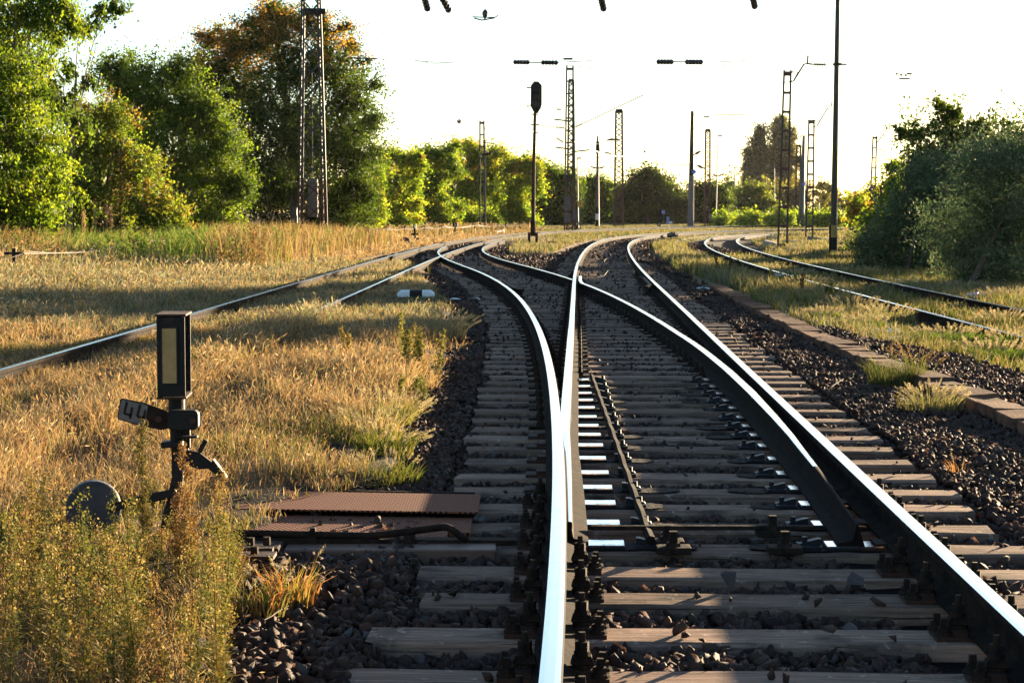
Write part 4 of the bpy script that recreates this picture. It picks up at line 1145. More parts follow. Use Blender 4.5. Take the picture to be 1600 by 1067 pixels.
for i, (px, py, d, lab) in enumerate([(1170, 350, 190, "low bright green scrub below the olive tree"), (1215, 349, 185, "low bright green scrub at the foot of the rusty ladder mast"),
                                      (1258, 348, 190, "low bright green scrub by the dark concrete pole"), (1290, 349, 180, "low bright green scrub beside the brown barrel"), (1325, 347, 185, "low dark green scrub behind the red sign"),
                                      (1130, 351, 200, "low green scrub behind the lamp posts")]):
    tree("scrub", lab, "shrub", px, d, [(px - 12, py - 6, 9), (px + 4, py - 9, 11), (px + 18, py - 5, 9), (px, py - 1, 9)], [(0.15, 0.22, 0.03), (0.12, 0.17, 0.03), (0.19, 0.22, 0.04)] if i != 4 else DG, [1, 1, 1] if i != 4 else [1, 1, 1, 1],
         leaf=0.22, group="low scrub beyond the tracks", seed=100 + i, per=36, cl_r=0.45, trunk_r=0.04, density=0.9, branches=False)

# ------------------------------------------------------------------ masts, poles and the overhead line
def lattice_mast(name, label, base, w0, w1, H, panels, m='green_paint', leg=0.07, foot='rust_mast', foot_h=2.2, rz=0.0, group="lattice masts of the overhead line", deep=None, cap=True):
    root = thing(name, label, "mast", base, group, rz)
    Mx = parent_world(root)
    deep = 1.0 if deep is None else deep
    def corner(i, t):
        w = w0 + (w1 - w0) * t
        sx, sy = ((-1, -1), (1, -1), (1, 1), (-1, 1))[i]
        return Mx @ Vector((sx * w / 2, sy * w / 2 * deep, H * t))
    for part, a, b, mm in (("mast_foot", 0.0, foot_h / H, foot), ("lattice_frame", foot_h / H, 1.0, m)):
        mb = MB()
        for i in range(4):
            mb.bar(corner(i, a), corner(i, b), leg, leg, up=(0, 1, 0))
        n = max(1, round(panels * (b - a)))
        for k in range(n):
            t0, t1 = a + (b - a) * k / n, a + (b - a) * (k + 1) / n
            for i in range(4):
                j = (i + 1) % 4
                p, q = (i, j) if (k + i) % 2 else (j, i)
                mb.bar(corner(p, t0), corner(q, t1), leg * 0.28, leg * 0.62)
                if panels > 6 and w0 > 0.9: mb.bar(corner(q, t0), corner(p, t1), leg * 0.22, leg * 0.5)
        mb.build(part, M[mm], root)
    if cap:
        mb = MB(); mb.box(Mx @ Vector((0, 0, H)), (w1 * 1.1, w1 * 1.1 * deep, w1 * 0.6)); mb.build("cap", M['black_paint'], root)
    return root

def ladder_mast(name, label, base_px, d, top_px, z0=0.0, w=0.34, n=9, low='rust_mast', m='green_paint', low_frac=0.55, group="ladder masts of the overhead line", arm=None, lean=True):
    """two channels joined by flat battens"""
    b = atd(base_px[0], base_px[1], d) if z0 is None else Vector(((base_px[0] - CX) * d / F, d, z0))
    t = atd(top_px[0], top_px[1], d)
    root = thing(name, label, "mast", b, group)
    ax = (t - b)
    def side_pt(s, f): return b + ax * f + Vector((s * w / 2 * (1 - 0.25 * f), 0, 0))
    def chan(f0, f1, mm, part):
        mb = MB()
        for s in (-1, 1): mb.bar(side_pt(s, f0), side_pt(s, f1), 0.07 if d < 110 else 0.12, 0.09, up=(0, 1, 0))
        mb.build(part, M[mm], root)
    chan(0, low_frac, low, "lower_channels"); chan(low_frac, 1.0, m, "upper_channels")
    for k in range(n + 1):
        mb = MB()
        f = min(0.985, 0.02 + k / n * 0.96)
        p0, p1 = side_pt(-1, f), side_pt(1, f)
        mb.box((p0 + p1) / 2 + Vector((0, -0.03, 0)), ((p1 - p0).length + 0.05, 0.10, 0.10 if k < n else 0.18))
        mb.build("batten", M[low] if low != 'pale_paint' else M['green_paint'], root)
    return root, b, t

def insul_profile(L, r=0.085, n=6, core=0.03):
    pr = [(0, 0.018), (0.06, 0.018)]
    for k in range(n):
        a = 0.06 + (L - 0.12) * k / n; s = (L - 0.12) / n
        pr += [(a + 0.05 * s, core), (a + 0.35 * s, r), (a + 0.55 * s, r * 0.92), (a + 0.65 * s, core)]
    return pr + [(L - 0.06, 0.018), (L, 0.018)]
def insulator(p0, p1, label, group="insulators of the overhead line", r=0.085, n=6, double=False):
    p0, p1 = Vector(p0), Vector(p1)
    d = p1 - p0; L = d.length
    mb = MB()
    if double:
        a = L * 0.38
        mb.lathe(p0, d, insul_profile(a, r, 5), 10); mb.lathe(p1 - d.normalized() * a, d, insul_profile(a, r, 5), 10)
        mb.cyl(p0 + d * 0.36, p0 + d * 0.64, 0.025, n=8)
    else:
        mb.lathe(p0, d, insul_profile(L, r, n), 10)
    o = mb.build("insulator", M['porcelain'])
    return tag(o, label, "insulator", group)
def wire(pts, label, r=0.004, cat="wire", group="overhead wires", m='wire', sag=0.0, name="overhead_wire"):
    pts = [Vector(p) for p in pts]
    if sag and len(pts) == 2:
        a, b = pts; pts = [a.lerp(b, t) - Vector((0, 0, sag * 4 * t * (1 - t))) for t in np.linspace(0, 1, 13)]
    mb = MB(); mb.tube(pts, r, 4)
    return tag(mb.build(name, M[m]), label, cat, group)

# the big lattice mast on the left
DB = 93.0
def bm(px, py): return atd(px, py, DB)
base = Vector(((489 - CX) * DB / F, DB, 0.0))
big = lattice_mast("lattice_mast", "large tapering lattice mast with stacked weights inside, rising out of the frame", base, 1.22, 0.66, 14.2, 15, leg=0.10, rz=R(14), foot_h=3.0, cap=False)
mb = MB(); p = bm(490, 19); mb.box(p, (0.98, 0.98, 0.24), Matrix.Rotation(R(14), 3, 'Z')); mb.build("collar", M['black_paint'], big)
mb = MB(); mb.bar(bm(463, 86), bm(470, 86), 0.10, 0.12); mb.build("bracket", M['black_paint'], big)
mb = MB()
for k in range(9):
    z = 1.32 + k * 0.205
    mb.box(base + Vector((0.03 + (k % 2) * 0.02, -0.1, z)), (0.46, 0.40, 0.185), jit=0.008)
mb.build("counterweight_stack", M['concrete'], big, bevel=0.01)
mb = MB(); mb.cyl(base + Vector((0.03, -0.1, 3.1)), base + Vector((0.03, -0.1, 8.2)), 0.018, n=6); mb.build("tension_rod", M['galv'], big)
mb = MB(); mb.box(bm(461, 331), (0.20, 0.2, 0.40)); mb.box(bm(461, 343), (0.24, 0.22, 0.32)); mb.build("junction_box", M['grey_paint'], big)
# dark steel pole on the right
DP = 61.0
p0 = at(1303, 405, 0.0); DP = p0.y
top = atd(1310, -60, DP)
pole = thing("steel_pole", "tall dark green steel pole with yellow and black bands at its foot", "pole", p0)
mb = MB(); z1 = atd(1303, 352, DP); mb.cyl(z1, top, 0.105, 0.062, 14); mb.build("shaft", M['green_paint'], pole, smooth=False)
for a, b_, mm, nm in ((404, 391, 'yellow_band', 'yellow_band'), (391, 371, 'black_paint', 'black_band'), (371, 352, 'yellow_band', 'yellow_band')):
    mb = MB(); mb.cyl(atd(1303, a, DP) , atd(1303, b_, DP), 0.118, 0.112, 14); mb.build(nm, M[mm], pole)
mb = MB(); mb.cyl(p0 + Vector((0, 0, -0.2)), p0 + Vector((0, 0, 0.1)), 0.2, 0.17, 12); mb.build("foot", M['concrete'], pole)
mb = MB(); c = atd(1308, 101, DP); mb.box(c, (0.24, 0.24, 0.07)); mb.bar(c, atd(1323, 101, DP), 0.05, 0.05); mb.build("bracket", M['black_paint'], pole)
mb = MB(); c = atd(1298, 352, DP); mb.bar(c + Vector((0, 0, -1.0)), c, 0.09, 0.09); mb.build("cable_duct", M['iron'], pole)

# cross span between the big mast and the pole, with its insulators
sp = [(547, 91), (590, 92), (648, 95.5), (710, 98.5), (802, 97.5), (875, 98.5), (1028, 97), (1098, 98), (1275, 100), (1307, 101)]
def spd(px): return DB + (DP - DB) * (px - 490) / (1307 - 490)
S = lambda px, py: atd(px, py, spd(px))
wire([S(490, 86), S(547, 91), S(650, 95), S(802, 97.5), S(1028, 97.5), S(1275, 100), S(1307, 101)], "thin cross-span wire from the lattice mast to the dark steel pole", r=0.0045)
insulator(S(547, 91), S(590, 92), "slim rod insulator beside the big lattice mast", r=0.04, n=9)
insulator(S(802, 97.5), S(873, 98.5), "double ribbed insulator above the colour light signal", double=True, r=0.10)
insulator(S(1026, 97), S(1099, 97.5), "double ribbed insulator on the cross span nearest the dark steel pole", double=True, r=0.10)
for i, (a, b_, lab) in enumerate((((655, -30), (669, 18), "ribbed insulator hanging from the top edge, leftmost of three"), ((676, -30), (703, 20), "slanted ribbed insulator hanging from the top edge beside another"),
                                 ((932, -30), (944, 18), "ribbed insulator hanging alone from the top edge above the tall masts"), ((1170, -30), (1180, 14), "ribbed insulator at the top edge nearest the dark steel pole"))):
    if i == 0: lab = "ribbed insulator hanging from the top edge, the more upright of the close pair"
    insulator(atd(*a, 55), atd(*b_, 57), lab, r=0.10, n=9)
    e = atd(*b_, 57)
    wire([e, e + Vector((0.6 + 0.05 * i, 30, 0.2))], "wire past the " + ["more upright insulator of the close pair", "slanted insulator of the close pair", "insulator hanging above the tall masts", "insulator nearest the dark pole"][i], r=0.004)
# registration arms
def arm(pts, label, d, r=0.018):
    mb = MB(); mb.tube([atd(px, py, d) for px, py in pts], r, 6)
    return mb
a1 = thing("contact_arm", "thin steady arm pair floating on the cross span left of the signal", "arm", S(680, 97), "steady arms")
mb = MB(); mb.tube([S(648, 95), S(658, 96.5), S(700, 98.5), S(711, 99)], 0.016, 6); mb.build("upper_tube", M['grey_paint'], a1)
mb = MB(); mb.tube([S(664, 96.5), S(668, 99), S(696, 101), S(697, 104)], 0.014, 6); mb.build("lower_tube", M['grey_paint'], a1)
a2 = thing("contact_arm", "thin steady arm pair at the top of the paired masts", "arm", atd(905, 97, 85), "steady arms")
mb = MB(); mb.tube([atd(878, 104, 85), atd(879, 97.5, 85), atd(925, 95.2, 85)], 0.016, 6); mb.build("upper_tube", M['grey_paint'], a2)
mb = MB(); mb.tube([atd(881, 104, 85), atd(884, 102, 85), atd(938, 108, 85), atd(938.5, 110, 85)], 0.014, 6); mb.build("lower_tube", M['grey_paint'], a2)
a3 = thing("contact_arm", "thin steady arm pair left of the tall ladder mast", "arm", atd(1140, 97, 75), "steady arms")
mb = MB(); mb.tube([atd(1117, 104, 75), atd(1118, 97.5, 75), atd(1165, 95.2, 75)], 0.015, 6); mb.build("upper_tube", M['grey_paint'], a3)
mb = MB(); mb.tube([atd(1122, 104, 75), atd(1124, 102, 75), atd(1159, 106.5, 75), atd(1159.5, 109, 75)], 0.013, 6); mb.build("lower_tube", M['grey_paint'], a3)
for ar, px in ((a2, 900), (a3, 1140)):
    wire([Vector(ar.location) + Vector((0, -40, 0.1)), Vector(ar.location), Vector(ar.location) + Vector((0.5, 45, -0.2))], "contact wire carried by the " + ("arms of the paired masts" if px == 900 else "arms left of the rusty ladder mast"), r=0.004)
# hanging pulley with its spreader bar
h = thing("section_insulator", "dark spreader bar with a pear shaped pulley hanging in the sky above the signal", "insulator", atd(757, 25, 62))
mb = MB(); mb.tube([atd(738.5, 28, 62), atd(740, 25, 62), atd(741, 27, 62), atd(773, 28, 62), atd(778, 24.5, 62)], 0.018, 6); mb.tube([atd(741, 29, 62), atd(753, 32, 62), atd(773, 28.5, 62)], 0.022, 6); mb.build("spreader_bar", M['black_paint'], h)
mb = MB(); mb.lathe(atd(757.5, 30, 62), (0.05, 0, 1), [(0, 0.03), (0.06, 0.05), (0.12, 0.09), (0.2, 0.095), (0.26, 0.06), (0.3, 0.02)], 12); mb.build("pulley", M['porcelain'], h)
wire([atd(757.8, 17, 62), atd(790, -60, 62)], "thin hanger wire above the pear shaped pulley", r=0.004)
wire([atd(690, 24, 62), atd(740, 27, 62)], "thin wire end beside the spreader bar", r=0.0035)
# ball on the line
mb = MB(); c = atd(717.5, 190, 120)
mb.lathe(c + Vector((0, 0, -0.13)), (0, 0, 1), [(0.0, 0.03), (0.03, 0.09), (0.08, 0.135), (0.13, 0.145), (0.18, 0.135), (0.23, 0.09), (0.26, 0.03)], 14)
tag(mb.build("line_ball", M['porcelain'], smooth=True), "small dark ball on a wire in the sky above the far row of trees", "insulator")
wire([c + Vector((-0.2, -60, 0.9)), c, c + Vector((1.5, 60, -0.5))], "thin wire passing through the dark ball", r=0.004)

# mid-distance masts: (base px, base row, top row, ...)
def flat_at(px, py): return at(px, py, 0.0)
b = flat_at(890.5, 362)
pm = lattice_mast("lattice_mast", "dark lattice mast with many brackets and wires, right-hand one of the touching pair", Vector((b.x + 0.12, b.y + 1.5, 0)), 0.62, 0.34, atd(895, 124, b.y).z, 22, leg=0.13, foot_h=3.4, deep=0.8)
for z, L in ((8.3, -1.3), (6.2, -1.2), (6.0, 1.4)):
    mb = MB(); mb.bar(Vector((b.x + 0.12, b.y + 1.3, z)), Vector((b.x + 0.12 + L, b.y + 1.1, z + 0.15)), 0.10, 0.10); mb.build("bracket", M['black_paint'], pm)
lm, lb, lt = ladder_mast("ladder_mast", "slim ladder mast with a lamp on top, left-hand one of the touching pair", (888, 362), b.y - 0.6, (890.5, 103), w=0.62, n=13, low='rust_mast', m='green_paint', low_frac=0.35)
mb = MB(); mb.bar(lt, atd(893, 96, b.y), 0.05); mb.box(atd(887.5, 92.5, b.y), (0.70, 0.3, 0.13)); mb.build("lamp", M['black_paint'], lm)
mb = MB(); mb.box(atd(887, 318, b.y - 0.9), (0.46, 0.3, 1.05)); mb.box(atd(887, 340, b.y - 0.9), (0.46, 0.3, 0.7)); mb.build("weight_stack", M['grey_paint'], lm)
mb = MB(); mb.box(atd(898, 336, b.y - 0.8), (0.26, 0.2, 0.7)); mb.build("relay_box", M['grey_paint'], lm)
for i, (p, q, lab) in enumerate([((878, 171.5), (868, 171), "short insulator sticking out left, uppermost on the paired masts"), ((884, 200), (867, 199), "short insulator on the left of the paired masts, level with the wire star"),
                                ((898, 199), (912, 193), "slanted insulator on the right of the paired masts"), ((881, 223), (868, 215), "slanted insulator low on the left of the paired masts")]):
    insulator(atd(*p, b.y), atd(*q, b.y), lab, r=0.17, n=7)
wire([atd(912, 193, b.y), atd(1005, 149, b.y - 20)], "wire rising to the right from the paired masts", r=0.035, group="visible stay wires")
wire([atd(868, 215, b.y), atd(803, 200, b.y - 25)], "wire running left from the low slanted insulator behind the signal mast", r=0.03, group="visible stay wires")
wire([atd(867, 199, b.y), atd(843, 197, b.y), atd(812, 175, b.y - 20)], "wire running up left from the paired masts past the signal head", r=0.03, group="visible stay wires")
wire([atd(898, 222, b.y), atd(980, 245, 188)], "drooping wire from the paired masts to the far lattice mast", r=0.03, group="visible stay wires", sag=0.3)
wire([atd(898, 137, b.y), atd(920, 140.5, b.y)], "short dark wire stub high on the paired masts", r=0.02, group="visible stay wires")
b = flat_at(933.5, 355)
g = thing("catenary_pole", "slim dark pole with two small insulator arms and a black and white foot", "pole", b)
mb = MB(); mb.cyl(b + Vector((0, 0, 1.9)), atd(934, 213, b.y), 0.19, 0.10, 10); mb.build("shaft", M['grey_paint'], g)
for k, (z0, z1, mm) in enumerate(((-0.1, 0.7, 'black_paint'), (0.7, 1.3, 'white'), (1.3, 1.9, 'black_paint'))):
    mb = MB(); mb.cyl(b + Vector((0, 0, z0)), b + Vector((0, 0, z1)), 0.21, 0.20, 10); mb.build("painted_band", M[mm], g)
mb = MB()
for sgn in (-1, 1): mb.tube([atd(934, 263, b.y), atd(934 + sgn * 6, 262.5, b.y), atd(934 + sgn * 11, 260, b.y)], [0.03, 0.09, 0.03], 8)
mb.bar(atd(922, 246, b.y), atd(951, 246, b.y), 0.05); mb.cyl(atd(934, 240, b.y), atd(934, 222, b.y), 0.22, 0.18, 8); mb.build("cross_arms", M['black_paint'], g)
b = flat_at(966.5, 355)
lg = lattice_mast("lattice_mast", "sunlit lattice mast standing alone left of the round dark tree", b, 0.86, 0.60, atd(969, 174, b.y).z, 22, leg=0.14, m='rust_mast', foot_h=1.0)
mb = MB(); mb.tube([atd(966, 219, b.y), atd(955, 218, b.y), atd(947, 220, b.y)], [0.05, 0.12, 0.05], 8); mb.tube([atd(963, 245, b.y), atd(950, 240, b.y), atd(944, 239, b.y)], [0.05, 0.12, 0.05], 8); mb.build("insulator_arms", M['black_paint'], lg)
b = flat_at(1079, 356)
g = thing("concrete_pole", "plain tapering concrete pole right of the shelter, leaning slightly", "pole", b, "concrete poles of the overhead line")
mb = MB(); mb.cyl(b, b.lerp(atd(1082, 174, b.y), 0.45), 0.31, 0.24, 12); mb.build("lower_shaft", M['concrete'], g)
mb = MB(); mb.cyl(b.lerp(atd(1082, 174, b.y), 0.45), atd(1082, 174, b.y), 0.24, 0.16, 12); mb.build("upper_shaft", M['black_paint'], g)
mb = MB(); mb.box(atd(1084, 269, b.y) + Vector((0, -0.3, 0)), (0.34, 0.03, 0.34), Matrix.Rotation(R(45), 3, 'Y')); mb.build("diamond_plate", M['blue'], g)
mb = MB(); mb.bar(atd(1083, 179, b.y), atd(1165, 180, b.y), 0.05); mb.build("cross_arm", M['green_paint'], g)
mb = MB(); mb.tube([atd(1083, 243, b.y), atd(1090, 239, b.y), atd(1096, 236, b.y)], [0.04, 0.13, 0.04], 8); mb.tube([atd(1102, 264, b.y), atd(1094, 261, b.y), atd(1088, 258, b.y)], [0.04, 0.12, 0.04], 8); mb.build("insulators", M['porcelain'], g)
b = flat_at(1105, 355)
lg = lattice_mast("lattice_mast", "narrow lattice mast carrying a street lamp, beside the leaning concrete pole", b, 0.52, 0.42, atd(1106, 204, b.y).z, 20, leg=0.11, m='rust_mast', foot_h=1.0)
mb = MB(); mb.bar(atd(1106, 204, b.y), atd(1106, 184, b.y), 0.05); mb.box(atd(1103.5, 183, b.y), (0.55, 0.25, 0.12)); mb.build("lamp", M['black_paint'], lg)
mb = MB(); mb.box(atd(1109.5, 340, b.y - 0.4), (0.22, 0.2, 0.7)); mb.build("relay_box", M['concrete'], lg)
def lamp_post(px, py, tx, ty, hx, d=None, label="", head=0.5, r=0.085):
    b = flat_at(px, py) if d is None else Vector(((px - CX) * d / F, d, 0))
    g = thing("lamp_post", label, "lamp post", b, "yard lamp posts")
    t = atd(tx, ty, b.y)
    mb = MB(); mb.tube([b, b.lerp(t, 0.6), t], [r, r * 0.8, r * 0.55], 8); mb.build("post", M['grey_paint'], g)
    mb = MB(); q = atd(hx, ty - 0.5, b.y); mb.bar(t, q, 0.06); mb.box(q, (head, 0.25, 0.12)); mb.build("lamp_head", M['black_paint'], g)
    return g, b
g, b = lamp_post(1118, 353, 1122, 213, 1125, label="slim lamp post right of the narrow lattice mast")
mb = MB()
for sgn in (-1, 1): mb.tube([atd(1121, 275, b.y), atd(1121 + sgn * 4, 274.5, b.y), atd(1121 + sgn * 8, 272, b.y)], [0.03, 0.11, 0.03], 6)
mb.bar(atd(1113, 258, b.y), atd(1133, 259, b.y), 0.04); mb.build("cross_arms", M['black_paint'], g)
lamp_post(903, 358, 902, 248, 905, label="slim lamp post just right of the paired masts", head=0.4)
g, b = lamp_post(1147, 349, 1148, 262, 1150, d=270, label="faint far lamp post in front of the olive tree", head=0.6, r=0.12)
lamp_post(1191, 349, 1190.5, 308, 1191, d=260, label="short post in front of the olive tree", head=0.3, r=0.12)
lamp_post(1209, 348, 1210, 262, 1211, d=270, label="thin post just left of the rusty ladder mast", head=0.4, r=0.10)
lamp_post(1280, 348, 1280, 316, 1281, d=255, label="short thin post behind the barrel", head=0.4, r=0.09)
# ladder masts on the right
def bracket_arm(root, d, t, pts, rad=0.035):
    mb = MB()
    for ps in pts: mb.tube([atd(px, py, d) for px, py in ps], rad, 6)
    mb.build("bracket_arm", M['green_paint'], root)
lm, b, t = ladder_mast("ladder_mast", "rust red ladder mast with pale upper half and a bent top arm", (1222, 388), 79.2, (1230.5, 110), w=0.36, n=9)
bracket_arm(lm, 79.2, t, [[(1236, 113), (1247, 113.5), (1240, 127), (1233, 128.5)], [(1240, 127), (1256, 101), (1262, 100)], [(1261.5, 101), (1262.5, 87)], [(1262, 100), (1270, 101)]])
insulator(atd(1269, 101, 79.2), atd(1292, 101.5, 79.2), "ribbed insulator on the bent arm of the rust red ladder mast", r=0.09, n=7)
mb = MB(); mb.bar(atd(1204, 129, 79.2), atd(1228, 129, 79.2), 0.03); mb.build("cross_arm", M['grey_paint'], lm)
lm, b, t = ladder_mast("ladder_mast", "green ladder mast with a bent arm, just left of the dark steel pole", (1263.5, 378), 96, (1268, 187), w=0.34, n=9, low='green_paint', low_frac=0.4)
bracket_arm(lm, 96, t, [[(1273, 188.5), (1281, 188.5), (1276, 198), (1270, 198)], [(1276, 198), (1294, 168), (1299, 166), (1300, 159)]], 0.03)
mb = MB(); mb.bar(atd(1252, 189, 96), atd(1266, 189, 96), 0.03); mb.build("cross_arm", M['grey_paint'], lm)
lm, b, t = ladder_mast("ladder_mast", "pale ladder mast rising out of the yellow green bushes", (1361, 352), 170, (1367, 213), w=0.42, n=9, low='green_paint', low_frac=0.3)
bracket_arm(lm, 170, t, [[(1367, 215), (1376, 215), (1371, 223), (1368, 223)], [(1371, 223), (1382, 208), (1384.5, 207), (1385, 201)]], 0.045)
lm, b, t = ladder_mast("ladder_mast", "thin ladder mast in front of the yellow green far row of trees", (754, 356), 150, (753, 189), w=0.40, n=9, low='green_paint', low_frac=0.6)
mb = MB(); mb.bar(atd(755, 223, 149.8), atd(773, 225, 149.8), 0.06); mb.tube([atd(755, 242, 149.8), atd(763, 241, 149.8), atd(767, 239, 149.8)], [0.04, 0.13, 0.04], 6); mb.build("cross_arm", M['black_paint'], lm)
wire([atd(767, 239, 149.8), atd(819, 229, 130)], "thin wire from the far ladder mast towards the signal mast", r=0.03, group="visible stay wires")
mb = MB(); mb.bar(Vector((b.x + 0.24, b.y - 0.1, 0)), Vector((b.x + 0.2, b.y - 0.1, 7.0)), 0.10); mb.build("pale_post", M['concrete'], lm)
b = flat_at(1252, 355)
g = thing("concrete_pole", "dark concrete pole between the two ladder masts", "pole", b, "concrete poles of the overhead line")
mb = MB(); mb.cyl(b, atd(1256, 212, b.y), 0.29, 0.14, 12); mb.build("shaft", M['grey_paint'], g)
mb = MB(); mb.box(atd(1256, 288, b.y) + Vector((0, -0.3, 0)), (0.3, 0.03, 0.3), Matrix.Rotation(R(45), 3, 'Y')); mb.build("diamond_plate", M['blue'], g)
b = flat_at(1246.5, 353)
lattice_mast("lattice_mast", "dark narrow lattice mast close against the dark concrete pole", b, 0.52, 0.42, atd(1249, 228, b.y).z, 18, leg=0.11, m='rust_mast', foot_h=1.0)
# horizontal wires seen against the far trees
for i, (p, q, d, lab) in enumerate([((1135, 325), (1245, 325), 210, "upper pale wire strung low between the far posts"), ((1135, 331), (1245, 331), 210, "lower pale wire strung low between the far posts"),
                                   ((1160, 285), (1182, 277), 265, "slanting wire on the near side of the olive tree's top"), ((1182, 277), (1218, 290), 265, "wire falling to the right above the olive tree"),
                                   ((1120, 179), (1199, 180), 160, "straight wire between the concrete pole and the poplars"), ((1199, 180), (1135, 129), 150, "stay wire climbing left from above the poplars"), ((1199, 180), (1221, 197), 150, "stay wire falling to the rusty ladder mast")]):
    wire([atd(*p, d), atd(*q, d)], lab, r=0.03, group="visible stay wires", m='galv' if i < 4 else 'wire')
for i, (p, q, d, lab) in enumerate([((780, 270), (888, 262), 150, "contact wire between the signal mast and the paired masts"), ((898, 262), (967, 266), 165, "contact wire between the paired masts and the lone lattice mast"), ((935, 263), (967, 246), 185, "stay wire climbing from the slim pole to the lone lattice mast"),
                                   ((1007, 211), (1040, 214), 180, "short steady arm right of the lone lattice mast"), ((972, 246), (1079, 258), 180, "wire from the lone lattice mast to the leaning concrete pole"), ((1030, 256), (1079, 256), 176, "level wire stub left of the leaning concrete pole"),
                                   ((1088, 258), (1222, 262), 150, "level wire from the leaning concrete pole to the rusty ladder mast"), ((1083, 199), (1101, 203), 172, "short arm high on the right of the leaning concrete pole"), ((898, 200), (933, 222), 165, "wire falling from the paired masts to the slim pole"),
                                   ((1230, 250), (1263, 256), 90, "short wire between the rusty and the green ladder mast"), ((1361, 256), (1303, 250), 110, "wire from the pale ladder mast to the dark steel pole")]):
    wire([atd(*p, d), atd(*q, d + 1)], lab, r=0.020 * d / 150, group="visible stay wires", sag=0.15)
for px, py, lab in ((1007.5, 237, "tiny dark ball on a far wire, upper one right of the lone lattice mast"), (1010, 253, "tiny dark ball on a far wire, lower one right of the lone lattice mast")):
    c = atd(px, py, 200); mb = MB(); mb.lathe(c - Vector((0, 0, 0.12)), (0, 0, 1), [(0, 0.03), (0.04, 0.10), (0.12, 0.13), (0.20, 0.10), (0.24, 0.03)], 10)
    tag(mb.build("line_ball", M['porcelain'], smooth=True), lab, "insulator", "line balls")
    wire([c + Vector((-9, -20, 0.6)), c, c + Vector((8, 30, 0.8))], "faint wire carrying the " + ("upper" if py < 240 else "lower") + " tiny dark ball", r=0.004)
# floodlight mast far right
g = thing("floodlight_mast", "very thin pale floodlight mast with a ring of lamps high above the bushes", "mast", Vector(((1416 - CX) * 300 / F, 300, 0)))
mb = MB(); mb.tube([Vector(((1416 - CX) * 300 / F, 300, 0)), atd(1414, 124, 300)], [0.05, 0.03], 6); mb.build("shaft", M['white'], g)  # shaft thinned and whitened: the sky's glare put into shape and colour
mb = MB(); c = atd(1413.5, 124, 300); mb.cyl(c, c + Vector((0, 0, 0.16)), 0.95, 0.85, 14); mb.build("platform", M['grey_paint'], g)
for i, (px, py) in enumerate(((1401, 116), (1408, 117.5), (1415, 118), (1419, 115.5), (1423, 116))):
    mb = MB(); c = atd(px, py, 300); mb.box(c, (0.35, 0.3, 0.28)); mb.bar(c, atd(1413.5 + (px - 1413.5) * 0.5, 122.5, 300), 0.03); mb.build("lamp", M['black_paint'], g)

# ------------------------------------------------------------------ colour light signal
b = at(832.5, 383, 0.0); DS = b.y
sg = thing("colour_light_signal", "dark three-lamp railway signal on a tall thin mast, its lamps unlit", "signal", b)
q = lambda px, py, o=0.0: atd(px, py, DS + o)
mb = MB()
for sx in (-0.17, 0.17): mb.box(b + Vector((sx, 0, 0.2)), (0.11, 0.3, 0.72))
mb.box(b + Vector((0, 0, 0.52)), (0.42, 0.32, 0.08)); mb.build("foot_piers", M['iron'], sg)
mb = MB(); mb.cyl(q(833, 369), q(833, 345), 0.13, 0.11, 10); mb.build("mast_socket", M['iron'], sg)
mb = MB(); mb.tube([q(833, 345), q(834, 260), q(836, 175)], [0.085, 0.075, 0.065], 10)
for py, w in ((179, 11), (195, 14), (208, 13)): mb.bar(q(836 - w / 2, py, -0.1), q(836 + w / 2, py, -0.1), 0.03, 0.05)
mb.build("mast", M['iron_rust'], sg)
oct_ = [(829.5, 134), (834.5, 128), (841, 128), (846.5, 134), (846.5, 165), (840.5, 177), (835, 177), (829, 166)]
c0 = q(838, 152)
poly = [((px - 838) * DS / F, (152 - py) * DS / F) for px, py in oct_]
mb = MB(); mb.prism(poly, 0.05, Matrix.Translation(c0)); mb.build("backboard", M['black_paint'], sg)
mb = MB(); mb.box(c0 + Vector((0, -0.10, -0.02)), (0.40, 0.18, 1.05)); mb.build("lamp_housing", M['black_paint'], sg, bevel=0.02)
for i, py in enumerate((138.5, 151, 162.5)):
    cc = q(837.5, py, -0.20)
    mb = MB(); mb.cyl(cc, cc + Vector((0, -0.02, 0)), 0.115, 0.115, 16); ln = mb.build("lens", M['glass_dark'], sg)
    mb = MB()
    n = 12
    vs, fs = [], []
    for k in range(n + 1):
        t = math.pi * (k / n); r = 0.15
        for y in (0.0, -0.24):
            vs.append(cc + Vector((r * math.cos(t), y, r * math.sin(t) + (0.02 if y else 0))))
    for k in range(n): fs.append((2 * k, 2 * k + 1, 2 * k + 3, 2 * k + 2))
    mb.add(vs, fs); hd_ = mb.build("hood", M['black_paint'], sg)
    so = hd_.modifiers.new("thick", 'SOLIDIFY'); so.thickness = 0.012
mb = MB(); mb.bar(q(843, 140, -0.25), q(841.5, 170, -0.25), 0.045, 0.03); mb.build("side_rail", M['rust_mast'], sg)
mb = MB(); mb.bar(q(822.5, 137.5), q(830, 137.5), 0.05); mb.tube([q(829, 165), q(823, 165), q(822, 166.5), q(829, 168)], 0.018, 6); mb.build("step_irons", M['iron'], sg)

# ------------------------------------------------------------------ switch stand with lantern, number plate and weight
DW = 8.5
def w(px, py, o=0.0): return atd(px, py, DW + o)
K = DW / F
st = thing("switch_stand", "black hand operated switch stand with lantern box, number plate and lever weight", "switch stand", (w(268, 850).x, DW, 0.0))
rot = Matrix.Rotation(R(4), 3, 'Z')
cL = w(272, 554, 0.08)
def lanp(x, y, z): return cL + rot @ Vector((x, y, z))
LW, LD, LH = 0.122, 0.27, 0.350
